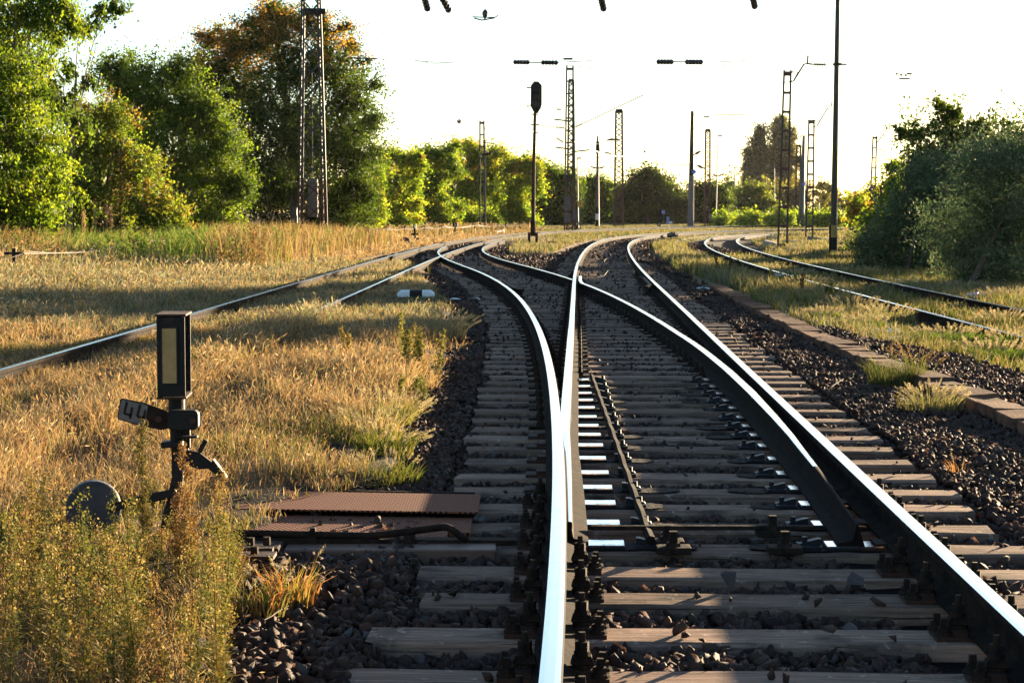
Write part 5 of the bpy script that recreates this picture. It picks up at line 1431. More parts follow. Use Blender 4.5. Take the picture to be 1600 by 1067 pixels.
# open sided sheet-metal box
mb = MB()
mb.box(lanp(0, -LD / 2 + 0.006, 0), (LW, 0.012, LH), rot); mb.box(lanp(0, LD / 2 - 0.006, 0), (LW, 0.012, LH), rot)
mb.box(lanp(-LW / 2 + 0.006, 0, 0), (0.010, LD - 0.028, LH), rot)
mb.box(lanp(LW / 2 - 0.030, 0, 0), (0.010, LD - 0.028, LH - 0.02), rot)
mb.build("lantern_case", M['black_paint'], st, bevel=0.003)
mb = MB(); mb.box(lanp(0, 0, LH / 2 + 0.006), (LW + 0.012, LD + 0.012, 0.010), rot); mb.box(lanp(0, 0, -LH / 2 - 0.006), (LW + 0.008, LD + 0.008, 0.010), rot); mb.build("lantern_lids", M['iron_rust'], st, bevel=0.002)
mb = MB(); mb.box(lanp(-0.006, -LD / 2 - 0.004, 0.005), (0.062, 0.006, 0.240), rot); pane = mb.build("lantern_pane", M['cream'], st)
mb = MB()
for sx in (-1, 1): mb.box(lanp(-0.006 + sx * 0.035, -LD / 2 - 0.005, 0.005), (0.008, 0.010, 0.256), rot)
for sz in (-1, 1): mb.box(lanp(-0.006, -LD / 2 - 0.005, 0.005 + sz * 0.124), (0.062, 0.010, 0.008), rot)
mb.build("pane_frame", M['black_paint'], st)
mb = MB()
for sx, sz in ((-0.047, 0.155), (0.045, 0.155), (-0.047, -0.155), (0.045, -0.155)): mb.cyl(lanp(sx, -LD / 2 - 0.001, sz), lanp(sx, -LD / 2 - 0.007, sz), 0.006, 0.006, 8)
mb.build("rivets", M['iron'], st)
# neck, clamp, bolts
mb = MB(); mb.cyl(w(276, 648, 0.06), w(276, 616, 0.06), 0.036, 0.036, 14); mb.build("neck", M['black_paint'], st)
mb = MB(); mb.cyl(w(275, 700, 0.06), w(276, 668, 0.06), 0.026, 0.030, 12); mb.build("lower_neck", M['black_paint'], st)
def octagon(px0, py0, px1, py1, ch=6):
    c = w((px0 + px1) / 2, (py0 + py1) / 2); 
    pts = [(px0 + ch, py1), (px1 - ch, py1), (px1, py1 - ch), (px1, py0 + ch), (px1 - ch, py0), (px0 + ch, py0), (px0, py0 + ch), (px0, py1 - ch)]
    return c, [((x - (px0 + px1) / 2) * K, ((py0 + py1) / 2 - y) * K) for x, y in pts]
c, poly = octagon(262, 640, 311, 671, 5); mb = MB(); mb.prism(poly, 0.05, Matrix.Translation(c)); mb.build("clamp", M['black_paint'], st, bevel=0.003)
for px, py in ((248, 655), (301, 657)):
    mb = MB(); mb.cyl(w(px, py, -0.02), w(px, py, -0.045), 0.016, 0.016, 6); mb.build("clamp_bolt", M['iron_rust'], st)
# number plate, tilted, with its figures
poly_px = [(191, 622), (226, 629), (258, 641), (266, 645), (266, 669), (252, 672), (214, 664), (184, 655), (183.5, 650), (188, 624)]
cpl = w(225, 648, -0.012)
poly = [((x - 225) * K, (648 - y) * K) for x, y in poly_px]
mb = MB(); mb.prism(poly, 0.005, Matrix.Translation(cpl)); pl = mb.build("number_plate", M['iron'], st)
poly_px = [(192, 624), (225, 631), (232, 634), (226, 665), (214, 662), (186, 654), (185, 651), (189.5, 626)]
poly = [((x - 225) * K, (648 - y) * K) for x, y in poly_px]
mb = MB(); mb.prism(poly, 0.004, Matrix.Translation(cpl + Vector((0, -0.004, 0)))); mb.build("painted_face", M['dirty_white'], pl)
mb = MB()
for ox, oy in ((0, 0), (20.5, 4.5)):
    for a, b_ in (((198.5, 627.5), (194, 646)), ((194, 646), (206, 649)), ((206.5, 636), (203, 654))):
        mb.bar(w(a[0] + ox, a[1] + oy, -0.0195), w(b_[0] + ox, b_[1] + oy, -0.0195), 0.003, 0.0105, up=(0, -1, 0) if False else (1, 0, 0.3))
mb.build("painted_figures", M['black_paint'], pl)
# brackets, column, quadrant and levers
mb = MB(); mb.bar(w(254, 694, 0.03), w(288, 692, 0.03), 0.09, 0.026); mb.bar(w(276, 683, 0.02), w(309, 682, 0.02), 0.04, 0.010); mb.bar(w(292, 668, 0.06), w(292, 700, 0.06), 0.03, 0.02); mb.build("bracket", M['black_paint'], st, bevel=0.003)
c0 = w(270, 760, 0.05)
mb = MB()
mb.prism([((x - 270) * K, (760 - y) * K) for x, y in ((269, 695), (290, 700), (287, 745), (281, 790), (272, 862), (240, 862), (262, 775), (269, 745))], 0.025, Matrix.Translation(c0))
mb.prism([((x - 270) * K, (760 - y) * K) for x, y in ((285, 700), (291, 704), (272, 790), (281, 862), (269, 862), (262, 790))], 0.02, Matrix.Translation(c0 + Vector((0, 0.09, 0))))
mb.build("column", M['black_paint'], st, bevel=0.003)
mb = MB(); mb.box((w(262, 862).x, DW + 0.1, 0.015), (0.26, 0.34, 0.05)); mb.bar((w(262, 862).x - 0.05, DW + 0.1, 0.02), (left_stock(8.6) - 0.1, DW + 0.16, 0.0), 0.08, 0.04); mb.build("base_plate", M['iron'], st)
mb = MB(); mb.cyl(w(274, 774, 0.02), w(274, 774, -0.02), 0.02, 0.02, 10); mb.cyl(w(274, 774, -0.02), w(274, 774, -0.04), 0.012, 0.012, 6); mb.build("pivot_bolt", M['iron_rust'], st)
arc = []
cq = (276, 762)
for k in range(9):
    t = R(62 - k * 6.0); arc.append((cq[0] + 74 * math.cos(t), cq[1] - 76 * math.sin(t)))
for k in range(9):
    t = R(14 + k * 6.0); arc.append((cq[0] + 58 * math.cos(t), cq[1] - 58 * math.sin(t)))
mb = MB()
mb.prism([((x - 300) * K, (720 - y) * K) for x, y in [(280, 700), (312, 706), (332, 722), (327, 732), (310, 733), (284, 722)]], 0.02, Matrix.Translation(w(300, 720, 0.05)))
mb.prism([((x - 300) * K, (720 - y) * K) for x, y in [(334, 716), (340, 724), (350, 737), (355, 746), (352, 750), (340, 742), (327, 732)]], 0.05, Matrix.Translation(w(300, 720, 0.03)))
mb.build("quadrant", M['black_paint'], st, bevel=0.002)
mb = MB(); mb.bar(w(312, 706, 0.05), w(322, 687, 0.05), 0.022, 0.022); mb.build("handle", M['iron_rust'], st, bevel=0.003)
mb = MB(); mb.bar(w(276, 770, 0.0), w(222, 780, 0.0), 0.016, 0.040); mb.bar(w(222, 780, 0.0), w(165, 796, 0.02), 0.016, 0.036); mb.build("lever", M['black_paint'], st, bevel=0.003)
cd = w(146, 793, 0.05)
mb = MB(); ax = Vector((0.22, -1, 0.05)).normalized()
mb.lathe(cd - ax * 0.055, ax, [(0, 0.116), (0.008, 0.122), (0.102, 0.122), (0.110, 0.116)], 30); mb.build("lever_weight", M['disc'], st, smooth=False)

# ------------------------------------------------------------------ plates, tie bar and rod beside the stand
mch = mat("chequer_plate", (0.20, 0.085, 0.048), rough=0.8, spec=0.12)
nt = mch.node_tree; bs = nt.nodes["Principled BSDF"]
tc = nt.nodes.new("ShaderNodeTexCoord"); sx = nt.nodes.new("ShaderNodeSeparateXYZ"); nt.links.new(tc.outputs["Object"], sx.inputs[0])
def mnode(op, a, b=None):
    n = nt.nodes.new("ShaderNodeMath"); n.operation = op
    for i, v in enumerate((a, b)):
        if v is None: continue
        if isinstance(v, (int, float)): n.inputs[i].default_value = v
        else: nt.links.new(v, n.inputs[i])
    return n.outputs[0]
u = mnode('ADD', mnode('MULTIPLY', sx.outputs[0], 240.0), mnode('MULTIPLY', sx.outputs[1], 130.0))
v = mnode('SUBTRACT', mnode('MULTIPLY', sx.outputs[0], 240.0), mnode('MULTIPLY', sx.outputs[1], 130.0))
hgt = mnode('MULTIPLY', mnode('MULTIPLY', mnode('ADD', mnode('SINE', u), 1.0), 0.5), mnode('MULTIPLY', mnode('ADD', mnode('SINE', v), 1.0), 0.5))
mr = nt.nodes.new("ShaderNodeMapRange"); mr.inputs[1].default_value = 0.12; mr.inputs[2].default_value = 0.4; nt.links.new(hgt, mr.inputs[0])
mx = nt.nodes.new("ShaderNodeMix"); mx.data_type = 'RGBA'; mx.inputs[6].default_value = (0.26, 0.085, 0.040, 1); mx.inputs[7].default_value = (0.022, 0.012, 0.009, 1)
nt.links.new(mr.outputs[0], mx.inputs[0]); nt.links.new(mx.outputs[2], bs.inputs["Base Color"])
bp = nt.nodes.new("ShaderNodeBump"); bp.inputs["Distance"].default_value = 0.006; bp.invert = True; nt.links.new(mr.outputs[0], bp.inputs["Height"]); nt.links.new(bp.outputs[0], bs.inputs["Normal"])
def plate(name, pts, th, label, cat, m, group=None):
    mb = MB(); n = len(pts)
    top = [Vector(p) for p in pts]; bot = [p - Vector((0, 0, th)) for p in top]
    mb.add(top + bot, [tuple(range(n)), tuple(range(2 * n - 1, n - 1, -1))] + [(k, n + k, n + (k + 1) % n, (k + 1) % n) for k in range(n)])
    return tag(mb.build(name, m), label, cat, group)
cp = thing("cover_plate", "upper rust brown chequered steel cover plate, raised and sunlit", "cover plate", at(560, 790, 0.0), "chequered cover plates")
mb = MB(); top = [at(366, 766, 0.05), at(751, 772, 0.05), at(747, 800, 0.05), at(368, 794, 0.05)]
mb.add(top + [p - Vector((0, 0, 0.008)) for p in top], [(0, 1, 2, 3), (7, 6, 5, 4), (0, 4, 5, 1), (1, 5, 6, 2), (2, 6, 7, 3), (3, 7, 4, 0)]); mb.build("plate", mch, cp)
mb = MB(); mb.bar(at(372, 791, 0.005) , at(742, 797, 0.005), 0.02, 0.07); mb.bar(at(374, 772, 0.0), at(742, 778, 0.0), 0.02, 0.06); mb.build("side_beams", M['iron'], cp)
mb = MB(); mb.bar(at(376, 776, 0.057), at(384, 774, 0.057), 0.012, 0.012); mb.build("lifting_lug", M['iron'], cp)
plate("cover_plate", [at(340, 803, 0.022), at(738, 809, 0.022), at(735, 832, 0.022), at(700, 831, 0.022), at(698, 841, 0.022), at(340, 836, 0.022)], 0.02, "lower shaded chequered steel plate behind the bent rod", "cover plate", mch, "chequered cover plates")
m_tie = mat("worn_steel", (0.20, 0.115, 0.075), rough=0.6, metal=0.0, spec=0.3, color2=(0.14, 0.075, 0.05), scale=6, bump=0.1)
tb = MB(); a, b_ = at(446, 855, 0.005), at(775, 855, 0.005)
tb.box((a + b_) / 2 + Vector((0, 0, -0.05)), ((b_ - a).length, 0.19, 0.11)); tie = tag(tb.build("tie_bar", m_tie, bevel=0.006), "flat worn steel tie bar under the bent rod, half in shadow", "tie bar")
rod = thing("point_rod", "dark bent steel rod lying from the switch stand to the curved rail", "rod", at(560, 850, 0.0))
D0 = 8.62
mb = MB(); mb.tube([atd(330, 832, D0), atd(480, 835, D0), atd(574, 837, D0), atd(600, 835, D0), atd(688, 823.5, D0), atd(697, 823, D0), atd(706, 826.5, D0), atd(730, 846, D0)], 0.0165, 10); mb.build("bar", M['iron'], rod, smooth=True)
for px, py in ((487, 842), (640, 838)):
    mb = MB(); mb.box(atd(px, py + 6, D0 - 0.01), (0.05, 0.06, 0.05)); mb.box(atd(px + 2, py - 13 if px < 500 else py + 2, D0), (0.024, 0.04, 0.03)); mb.build("clip", M['iron'], rod, bevel=0.003)
gb = thing("gear_box", "rusty bolted iron bracket block beside the weeds, left of the tie bar", "bracket", at(405, 885, 0.0))
mb = MB(); mb.box(at(400, 875, -0.03), (0.22, 0.20, 0.14)); mb.build("block", M['iron'], gb, bevel=0.006)
mb = MB(); mb.box(at(398, 868, 0.055), (0.17, 0.12, 0.016)); mb.box(at(392, 858, 0.055), (0.19, 0.05, 0.016)); mb.build("plates", M['iron_rust'], gb)
for px, py in ((398, 866), (392, 852), (417, 851)):
    mb = MB(); mb.cyl(at(px, py, 0.06), at(px, py, 0.06) + Vector((0, 0, 0.035)), 0.018, 0.016, 6); mb.build("bolt", M['iron'], gb)
# drive parts at the blade tips: stretcher plates with bolts
for px, py, lab in ((1042, 848, "small bolted steel plate on the sleeper near the closed blade, farther one"), (1052, 858, "small bolted steel plate on the sleeper near the closed blade, nearer one"), (1207, 832, "small bolted plate near the open blade, farther one"), (1226, 858, "small bolted plate near the open blade, nearer one")):
    c = at(px, py, 0.02)
    g = thing("bolted_plate", lab, "bolted plate", c, "small bolted plates between the blades")
    mb = MB(); mb.box(c, (0.15, 0.11, 0.03)); mb.build("plate", M['iron'], g, bevel=0.003)
    mb = MB(); mb.cyl(c + Vector((0.0, 0, 0.015)), c + Vector((0, 0, 0.03)), 0.035, 0.03, 8); mb.box(c + Vector((0, 0, 0.055)), (0.035, 0.035, 0.05)); mb.build("bolt", M['iron'], g)
y0 = 8.82
mb = MB(); mb.bar((left_blade(y0) + 0.1, y0, 0.045), (float(right_blade(y0)) - 0.1, y0 + 0.0, 0.045), 0.03, 0.02)
tag(mb.build("stretcher_bar", M['iron'], bevel=0.003), "thin dark stretcher bar joining the two switch blades near their tips", "bar")

# ------------------------------------------------------------------ marker block, litter, loose wires
c = at(650, 466, 0.04)
fm = thing("marker_block", "white concrete marker block with a black middle band lying in the shaded grass", "marker", c)
kk = c.y / F
def mblk(x0, x1, mm, nm, slope=0):
    mb = MB(); w2, h = 0.12, 0.12
    xa, xb = x0 * kk, x1 * kk
    prof = [(-w2, 0), (-w2, h * 0.7), (-w2 * 0.5, h), (w2 * 0.5, h), (w2, h * 0.7), (w2, 0)]
    vs = []
    for x, sc in ((xa, 0.55 if slope == -1 else 1), (xb, 0.55 if slope == 1 else 1)):
        for y, z in prof: vs.append(c + Vector((x, y, z * sc + 0.02)))
    n = 6
    mb.add(vs, [tuple(range(n)), tuple(range(2 * n - 1, n - 1, -1))] + [(k, (k + 1) % n, n + (k + 1) % n, n + k) for k in range(n)]); mb.build(nm, M[mm], fm, bevel=0.006)
mblk(-29, -24, 'white', "white_end", -1); mblk(-24, -9.5, 'white', "white_half"); mblk(-9.5, 10, 'black_paint', "black_band"); mblk(10, 23, 'white', "white_half"); mblk(23, 29, 'white', "white_end", 1)
# blue bag
c = at(1525, 466, -0.05)
rb = np.random.default_rng(3)
mb = MB()
n1, n2 = 18, 9
kb = c.y / F
vs = [c + Vector((0, 0, 0.10))]
prof = []
for i in range(n2):
    t = math.pi * i / (n2 - 1)
    prof.append((-0.02 + 0.06 * (1 - math.cos(t)), 0.03 + 17 * kb * math.sin(t)))
mb.lathe(c, (0, 0, 1), prof, n1)
mb.v = [tuple(Vector(v) + Vector(rb.normal(size=3)) * 0.010) for v in mb.v]
tag(mb.build("plastic_bag", M['blue']), "crumpled bright blue plastic bag by the far rail under the bush", "bag")
def paper(px, py, z, s, label, m='white', name="paper_scrap", cat="litter"):
    c = at(px, py, z); r = random.Random(px)
    mb = MB(); n = 4
    pts = [[c + Vector(((i / (n - 1) - .5) * s * 1.6 + r.uniform(-.01, .01), (j / (n - 1) - .5) * s, 0.02 + r.uniform(0, s * 0.3))) for i in range(n)] for j in range(n)]
    mb.add([p for row_ in pts for p in row_], [(j * n + i, j * n + i + 1, (j + 1) * n + i + 1, (j + 1) * n + i) for j in range(n - 1) for i in range(n - 1)])
    o = mb.build(name, M[m]); so = o.modifiers.new("thick", 'SOLIDIFY'); so.thickness = 0.003
    return tag(o, label, cat, "scraps of litter")
paper(1382, 521, -0.02, 0.16, "crumpled white paper scrap on the stones beyond the kerb")
paper(1252, 519, -0.02, 0.12, "small pale plastic scrap at the foot of the kerb")
paper(741, 470, 0.0, 0.12, "white plastic scrap beside the sleeper ends near the marker block")
paper(712, 470, 0.02, 0.10, "pale scrap at the edge of the shaded grass near the marker block")
paper(1222, 433, 0.0, 0.2, "white scrap lying under the left rail of the grassy track")
paper(1103, 455, -0.03, 0.22, "pale stone sized litter on the ballast beside the kerb's far end")
def loose(pts, label, r=0.008, m='galv', z=0.03):
    r *= 0.5
    mb = MB(); P = [at(px, py, z) for px, py in pts]
    mb.tube(P, r, 5); return tag(mb.build("loose_wire", M[m]), label, "wire", "loose bond wires on the track")
loose([(812, 463), (822, 459), (832, 456), (840, 451), (852, 447), (864, 443)], "loose pale bond wire crossing the sleepers left of the crossing", 0.012)
loose([(919, 440), (925, 435), (934, 433), (944, 431), (949, 424), (954, 420), (952, 415), (944, 409), (946, 405), (951, 403)], "twisted pale bond wire lying between the rails beyond the crossing", 0.014)
loose([(706, 499), (722, 497.5), (745, 498), (775, 499)], "thin bluish cable crossing the ballast to the sleeper ends", 0.008, z=0.02)
loose([(1285, 609), (1296, 607), (1305, 600), (1318, 592)], "bent grey wire end in the ballast left of the green tuft", 0.004)
loose([(413, 968), (425, 962), (434, 955), (451, 946)], "short pale wire sticking out of the stones near the weeds", 0.004)
# rubble heap by the masts on the right
for i, (px, py, s, lab) in enumerate([(1208, 381, 0.5, "pale square rubble block left of the rusty ladder mast, upper"), (1203, 388, 0.45, "grey rubble block left of the rusty ladder mast, lower"), (1232, 386, 0.42, "pale rubble block just right of the rusty ladder mast foot"),
                                      (1243, 386, 0.4, "whitish rubble lump between the two ladder masts"), (1250, 385, 0.38, "round whitish rubble lump nearest the green ladder mast"), (1272, 383, 0.55, "dark concrete footing block under the green ladder mast"),
                                      (1287, 381, 0.45, "long pale rubble slab right of the green ladder mast"), (1297, 384, 0.4, "rubble lump against the dark steel pole, on its left side")]):
    c = at(px, py, -0.05)
    mb = MB(); rr = random.Random(i); mb.box(c + Vector((0, 0, s * 0.28)), (s * (1.7 if i == 6 else 1.1), s * 0.8, s * 0.7), Matrix.Rotation(rr.uniform(-.5, .5), 3, 'Z') @ Matrix.Rotation(rr.uniform(-.2, .2), 3, 'Y'), jit=s * 0.10)
    tag(mb.build("rubble_block", M['rubble'] if i != 5 else M['concrete'], bevel=0.03), lab, "rubble", "rubble by the ladder masts")
c = at(1241, 391, 0.0); mb = MB(); mb.lathe(c, (0.2, 0, 1), [(0, 0.05), (0.03, 0.16), (0.12, 0.17), (0.18, 0.08)], 10); mb.v = [tuple(Vector(v) + Vector(rb.normal(size=3)) * 0.012) for v in mb.v]
tag(mb.build("plastic_bag", M['blue']), "small dark blue scrap of plastic beside the pale rubble", "bag")

# ------------------------------------------------------------------ far lanterns, signs, wire fence, shelter
def lantern(px, py_base, py_top, wpx, label, arrow=True, plain=False):
    b = at(px, py_base, 0.0); d = b.y; k = d / F
    g = thing("point_lantern", label, "lantern", b, "far point indicator lanterns")
    zt = atd(px, py_top, d).z; hh = wpx * k * (1.0 if not plain else 1.8)
    mb = MB(); mb.cyl(b, Vector((b.x, d, zt - hh)), 0.07, 0.05, 8); mb.box(Vector((b.x, d, (zt - hh) * 0.62)), (0.34, 0.1, 0.09)); mb.box(Vector((b.x + 0.06, d, (zt - hh) * 0.3)), (0.30, 0.1, 0.1)); mb.build("stand", M['iron'], g)
    c = Vector((b.x, d, zt - hh / 2))
    mb = MB(); mb.box(c, (wpx * k, 0.22, hh)); cs = mb.build("case", M['black_paint'], g, bevel=0.01)
    if arrow:
        mb = MB(); q_ = wpx * k; cc = c + Vector((0, -0.113, 0))
        mb.bar(cc + Vector((-0.12 * q_, 0, 0.30 * q_)), cc + Vector((0.18 * q_, 0, 0.0)), 0.006, 0.12 * q_, up=(1, 0, 1)); mb.bar(cc + Vector((0.18 * q_, -0.001, 0.0)), cc + Vector((-0.12 * q_, -0.001, -0.30 * q_)), 0.006, 0.12 * q_, up=(1, 0, -1)); mb.build("arrow", M['white'], cs)
    if plain:
        mb = MB(); mb.box(c + Vector((0, -0.113, 0)), (wpx * k * 0.42, 0.006, hh * 0.72)); mb.build("pane", M['white'], cs)
    return g
lantern(648, 380, 350, 4.2, "small far point lantern with a tall narrow white pane", arrow=False, plain=True)
lantern(711, 369, 348, 7.0, "black point lantern showing a white arrow, near the wire run")
lantern(901, 361, 346.5, 6.5, "black point lantern with white arrow at the foot of the paired masts")
lantern(1029.5, 355.5, 347.5, 5.4, "low black point lantern with white arrow in front of the shelter")
c = at(632, 384, 0.0); mb = MB(); mb.lathe(c + Vector((0, 0.1, 0.16)), (0.2, -1, 0), [(0, 0.2), (0.02, 0.22), (0.12, 0.22), (0.14, 0.2)], 16)
tag(mb.build("lever_weight", M['disc']), "grey disc weight on the ground left of the narrow lantern", "weight")
mb = MB(); mb.bar(at(660, 381, 0.02), at(700, 381, 0.02), 0.3, 0.12); tag(mb.build("cover_board", M['iron']), "dark flat cover board beside the old siding rail", "board")
b = at(907, 360, 0.0); ys = thing("yellow_sign", "small yellow square sign with a dark figure 1 on a thin post", "sign", b)
k = b.y / F
mb = MB(); mb.cyl(b, atd(907, 318, b.y), 0.04, 0.04, 8); mb.build("post", M['grey_paint'], ys)
c = atd(906.7, 319, b.y - 0.06); mb = MB(); mb.box(c, (8.4 * k, 0.03, 10 * k)); bd = mb.build("board", M['yellow'], ys)
mb = MB(); f_ = c + Vector((0, -0.02, 0)); mb.bar(f_ + Vector((0.01, 0, -0.13)), f_ + Vector((0.01, 0, 0.14)), 0.05, 0.006, up=(0, -1, 0)); mb.bar(f_ + Vector((0.0, -0.002, 0.14)), f_ + Vector((-0.08, -0.002, 0.08)), 0.05, 0.006, up=(0, -1, 0)); mb.build("figure", M['black_paint'], bd)
b = at(1319, 349, 0.0); rs = thing("red_sign", "small red square sign on a thin post beyond the curve", "sign", Vector((b.x, b.y, 0)))
mb = MB(); mb.cyl(b, atd(1319, 331, b.y), 0.05, 0.05, 8); mb.build("post", M['grey_paint'], rs)
mb = MB(); mb.box(atd(1319.5, 331.5, b.y - 0.1), (0.42, 0.04, 0.42)); mb.build("board", M['red'], rs)
b = at(1279.5, 348, 0.0); mb = MB(); mb.lathe(b, (0, 0, 1), [(0, 0.42), (0.3, 0.46), (0.6, 0.46), (0.95, 0.42)], 14); tag(mb.build("barrel", M['rust_mast']), "rusty brown barrel standing in the green scrub beyond the curve", "barrel")
b = at(1301, 0 + 352, 0.0)
# low wire run on short posts
def wire_run(pts, label, zs=0.42, n=3, spread=0.10, sag=0.05, r=0.010):
    root = thing("wire_run", label, "wire run", pts[0], "signal wire runs on low posts")
    for p in pts:
        p = Vector(p)
        mb = MB(); mb.bar(p - Vector((0, 0, 0.1)), p + Vector((0, 0, zs + 0.10)), 0.07, 0.07); mb.bar(p + Vector((-0.2, 0, zs)), p + Vector((0.2, 0, zs)), 0.05, 0.05); mb.build("post", M['iron'], root)
    for j in range(n):
        o = Vector(((j - (n - 1) / 2) * spread, 0, 0.02 * j))
        P = []
        for a, b2 in zip(pts[:-1], pts[1:]):
            a, b2 = Vector(a) + Vector((0, 0, zs)) + o, Vector(b2) + Vector((0, 0, zs)) + o
            for t in np.linspace(0, 1, 8)[:-1]: P.append(a.lerp(b2, t) - Vector((0, 0, (sag + 0.02 * j) * 4 * t * (1 - t))))
        P.append(Vector(pts[-1]) + Vector((0, 0, zs)) + o)
        mb = MB(); mb.tube(P, r, 4); mb.build("wire", M['galv'], root)
wire_run([at(-90, 452, 0.05), at(23, 445, 0.05), at(213, 412, 0.05), at(400, 388, 0.05), at(520, 380, 0.05)], "low run of slack wires on short iron posts in the left weeds", zs=0.62, sag=0.12, r=0.009, spread=0.25)
wire_run([at(572, 372, 0.05), at(603, 371, 0.05), at(632, 369.5, 0.05), at(663, 368, 0.05), at(690, 367, 0.05), at(742, 364, 0.05), at(790, 362, 0.05), at(812, 361.5, 0.05)], "far run of pale wires on short posts before the yellow green trees", zs=0.52, sag=0.12, r=0.014, spread=0.2)
# shelter
b = at(1085, 349, 0.0); d = b.y; k = d / F
sh = thing("shelter", "low dark open shelter with a pale flat roof and ivy, behind the concrete pole", "shelter", b)
X0, X1 = (1035 - 800) * k, (1112 - 800) * k
mb = MB(); mb.box(((X0 + X1) / 2, d + 2.2, 1.25), (X1 - X0, 0.2, 2.5)); mb.box((X0 + 0.1, d + 1.0, 1.25), (0.2, 2.2, 2.5)); mb.box((X0 + (X1 - X0) * 0.50, d + 0.6, 1.2), ((X1 - X0) * 0.10, 0.25, 2.4)); mb.box((X0 + (X1 - X0) * 0.66, d + 0.4, 1.2), ((X1 - X0) * 0.16, 0.25, 2.4)); mb.build("wall", M['wall'], sh)
mb = MB(); mb.box(((X0 + X1) / 2 + 0.8, d + 0.9, 2.62), ((X1 - X0) * 0.86, 3.2, 0.26), Matrix.Rotation(R(-3), 3, 'Y')); mb.build("roof", M['roof'], sh)
iv = tree("ivy_bush", "brownish ivy clump hanging over the shelter roof's right end", "bush", 1098, d - 0.8, [(1096, 318, 7), (1101, 322, 6), (1092, 323, 5), (1104, 330, 4)], [(0.14, 0.10, 0.05), (0.10, 0.09, 0.04)], (2, 1), leaf=0.24, seed=130, per=40, cl_r=0.35, trunk_r=0.05, branches=False, density=1.5)
tree("round_shrub", "small round dark green shrub in front of the shelter", "shrub", 1065, d - 12, [(1065, 344, 8), (1061, 348, 6), (1070, 347, 7)], DG, (2, 3, 2, 1), leaf=0.2, seed=131, per=44, cl_r=0.35, trunk_r=0.05, branches=False, density=1.6)
b = at(1036.5, 351, 0.0); g = thing("blue_sign", "small pale blue sign on a post in front of the shelter", "sign", b)
mb = MB(); mb.cyl(b, atd(1036.5, 330, b.y), 0.06, 0.06, 8); mb.build("post", M['grey_paint'], g)
mb = MB(); mb.box(atd(1036.5, 331.5, b.y - 0.1), (0.38, 0.05, 0.42)); mb.build("board", mat("pale_blue", (0.22, 0.34, 0.55), rough=0.5), g)
b = at(1043.5, 350.5, 0.0); mb = MB(); mb.box(b + Vector((0, 0, 0.42)), (0.34, 0.3, 0.95), taper=0.92); tag(mb.build("blue_cabinet", mat("cabinet_blue", (0.16, 0.28, 0.52), rough=0.5, color2=(0.2, 0.33, 0.56), scale=3), bevel=0.02), "narrow pale blue cabinet between the blue sign and the white pot", "cabinet")
b = at(1048, 351, 0.0); mb = MB(); mb.lathe(b, (0, 0, 1), [(0, 0.10), (0.06, 0.17), (0.2, 0.22), (0.34, 0.18), (0.4, 0.08)], 12); tag(mb.build("white_pot", M['white'], smooth=True), "small round white pot beside the blue cabinet", "pot")
b = at(1015, 350, 0.0); k = b.y / F
g = thing("flat_wagon", "dark flat rail trolley with railings parked under the round dark tree", "trolley", b)
mb = MB(); mb.box(b + Vector((0, 1, 0.55)), (4.6, 1.6, 0.25)); mb.build("deck", M['iron'], g)
for sx in (-1.6, -0.9, 0.9, 1.6):
    mb = MB(); mb.cyl(b + Vector((sx, 0.25, 0.28)), b + Vector((sx, 0.35, 0.28)), 0.26, 0.26, 14); mb.build("wheel", M['iron'], g)
mb = MB(); mb.bar(b + Vector((-1.2, 0.2, 1.25)), b + Vector((2.3, 0.2, 1.25)), 0.05); mb.bar(b + Vector((-1.2, 0.2, 0.95)), b + Vector((2.3, 0.2, 0.95)), 0.05)
for sx in (-1.2, 0, 1.2, 2.3): mb.bar(b + Vector((sx, 0.2, 0.6)), b + Vector((sx, 0.2, 1.28)), 0.05)
mb.build("railing", M['grey_paint'], g)
for px, py, lab in ((986, 344, "pale crate on the ground at the left end of the trolley"), (994, 341, "pale crate stacked a little higher beside the trolley's left end")):
    p = atd(px, py, b.y - 1.2); mb = MB()
    s_ = 0.44
    for zz in (-0.12, 0.0, 0.12): mb.box(p + Vector((0, 0, zz)), (s_, s_ * .8, 0.085))
    mb.box(p + Vector((0, 0.02, 0)), (s_ * .9, s_ * .7, 0.3))
    if py == 341: mb.box(p + Vector((0, 0, -0.62)), (s_, s_ * .8, 0.8))
    tag(mb.build("crate", M['concrete']), lab, "crate", "crates by the trolley")
c = at(1160, 352, 0.0); mb = MB(); mb.lathe(c, (0, 0, 1), [(0, 0.5), (0.15, 0.42), (0.45, 0.1)], 9); mb.v = [tuple((Vector(v) - c) * 1.0 + c + Vector(rb.normal(size=3)) * 0.03) for v in mb.v]
tag(mb.build("soil_heap", M['bark']), "small dark heap beside the green scrub beyond the curve", "heap")
c = at(1130, 351, 0.0); mb = MB(); mb.lathe(c, (0, 0, 1), [(0, 1.3), (0.3, 1.0), (0.7, 0.6), (0.9, 0.15)], 12); mb.v = [tuple(Vector(v) + Vector(rb.normal(size=3)) * 0.06) for v in mb.v]
tag(mb.build("soil_heap", M['bark']), "brown heap of soil and twigs behind the lamp posts", "heap")
c = at(783, 364.5, 0.03); mb = MB(); mb.bar(atd(771, 366, c.y), atd(785, 362.5, c.y + 3), 0.4, 0.35); tag(mb.build("sleeper_stub", M['grey_paint'], bevel=0.02), "grey concrete block lying on the old siding far off", "block")
c = at(1078, 374, 0.12) if False else at(1052, 370, 0.05); mb = MB(); mb.lathe(c, (0, 0, 1), [(0, 0.35), (0.12, 0.3), (0.25, 0.1)], 9); mb.v = [tuple(Vector(v) + Vector(rb.normal(size=3)) * 0.03) for v in mb.v]
tag(mb.build("soil_heap", M['bark']), "small dark lump beside the inner rail of the big curve", "heap")
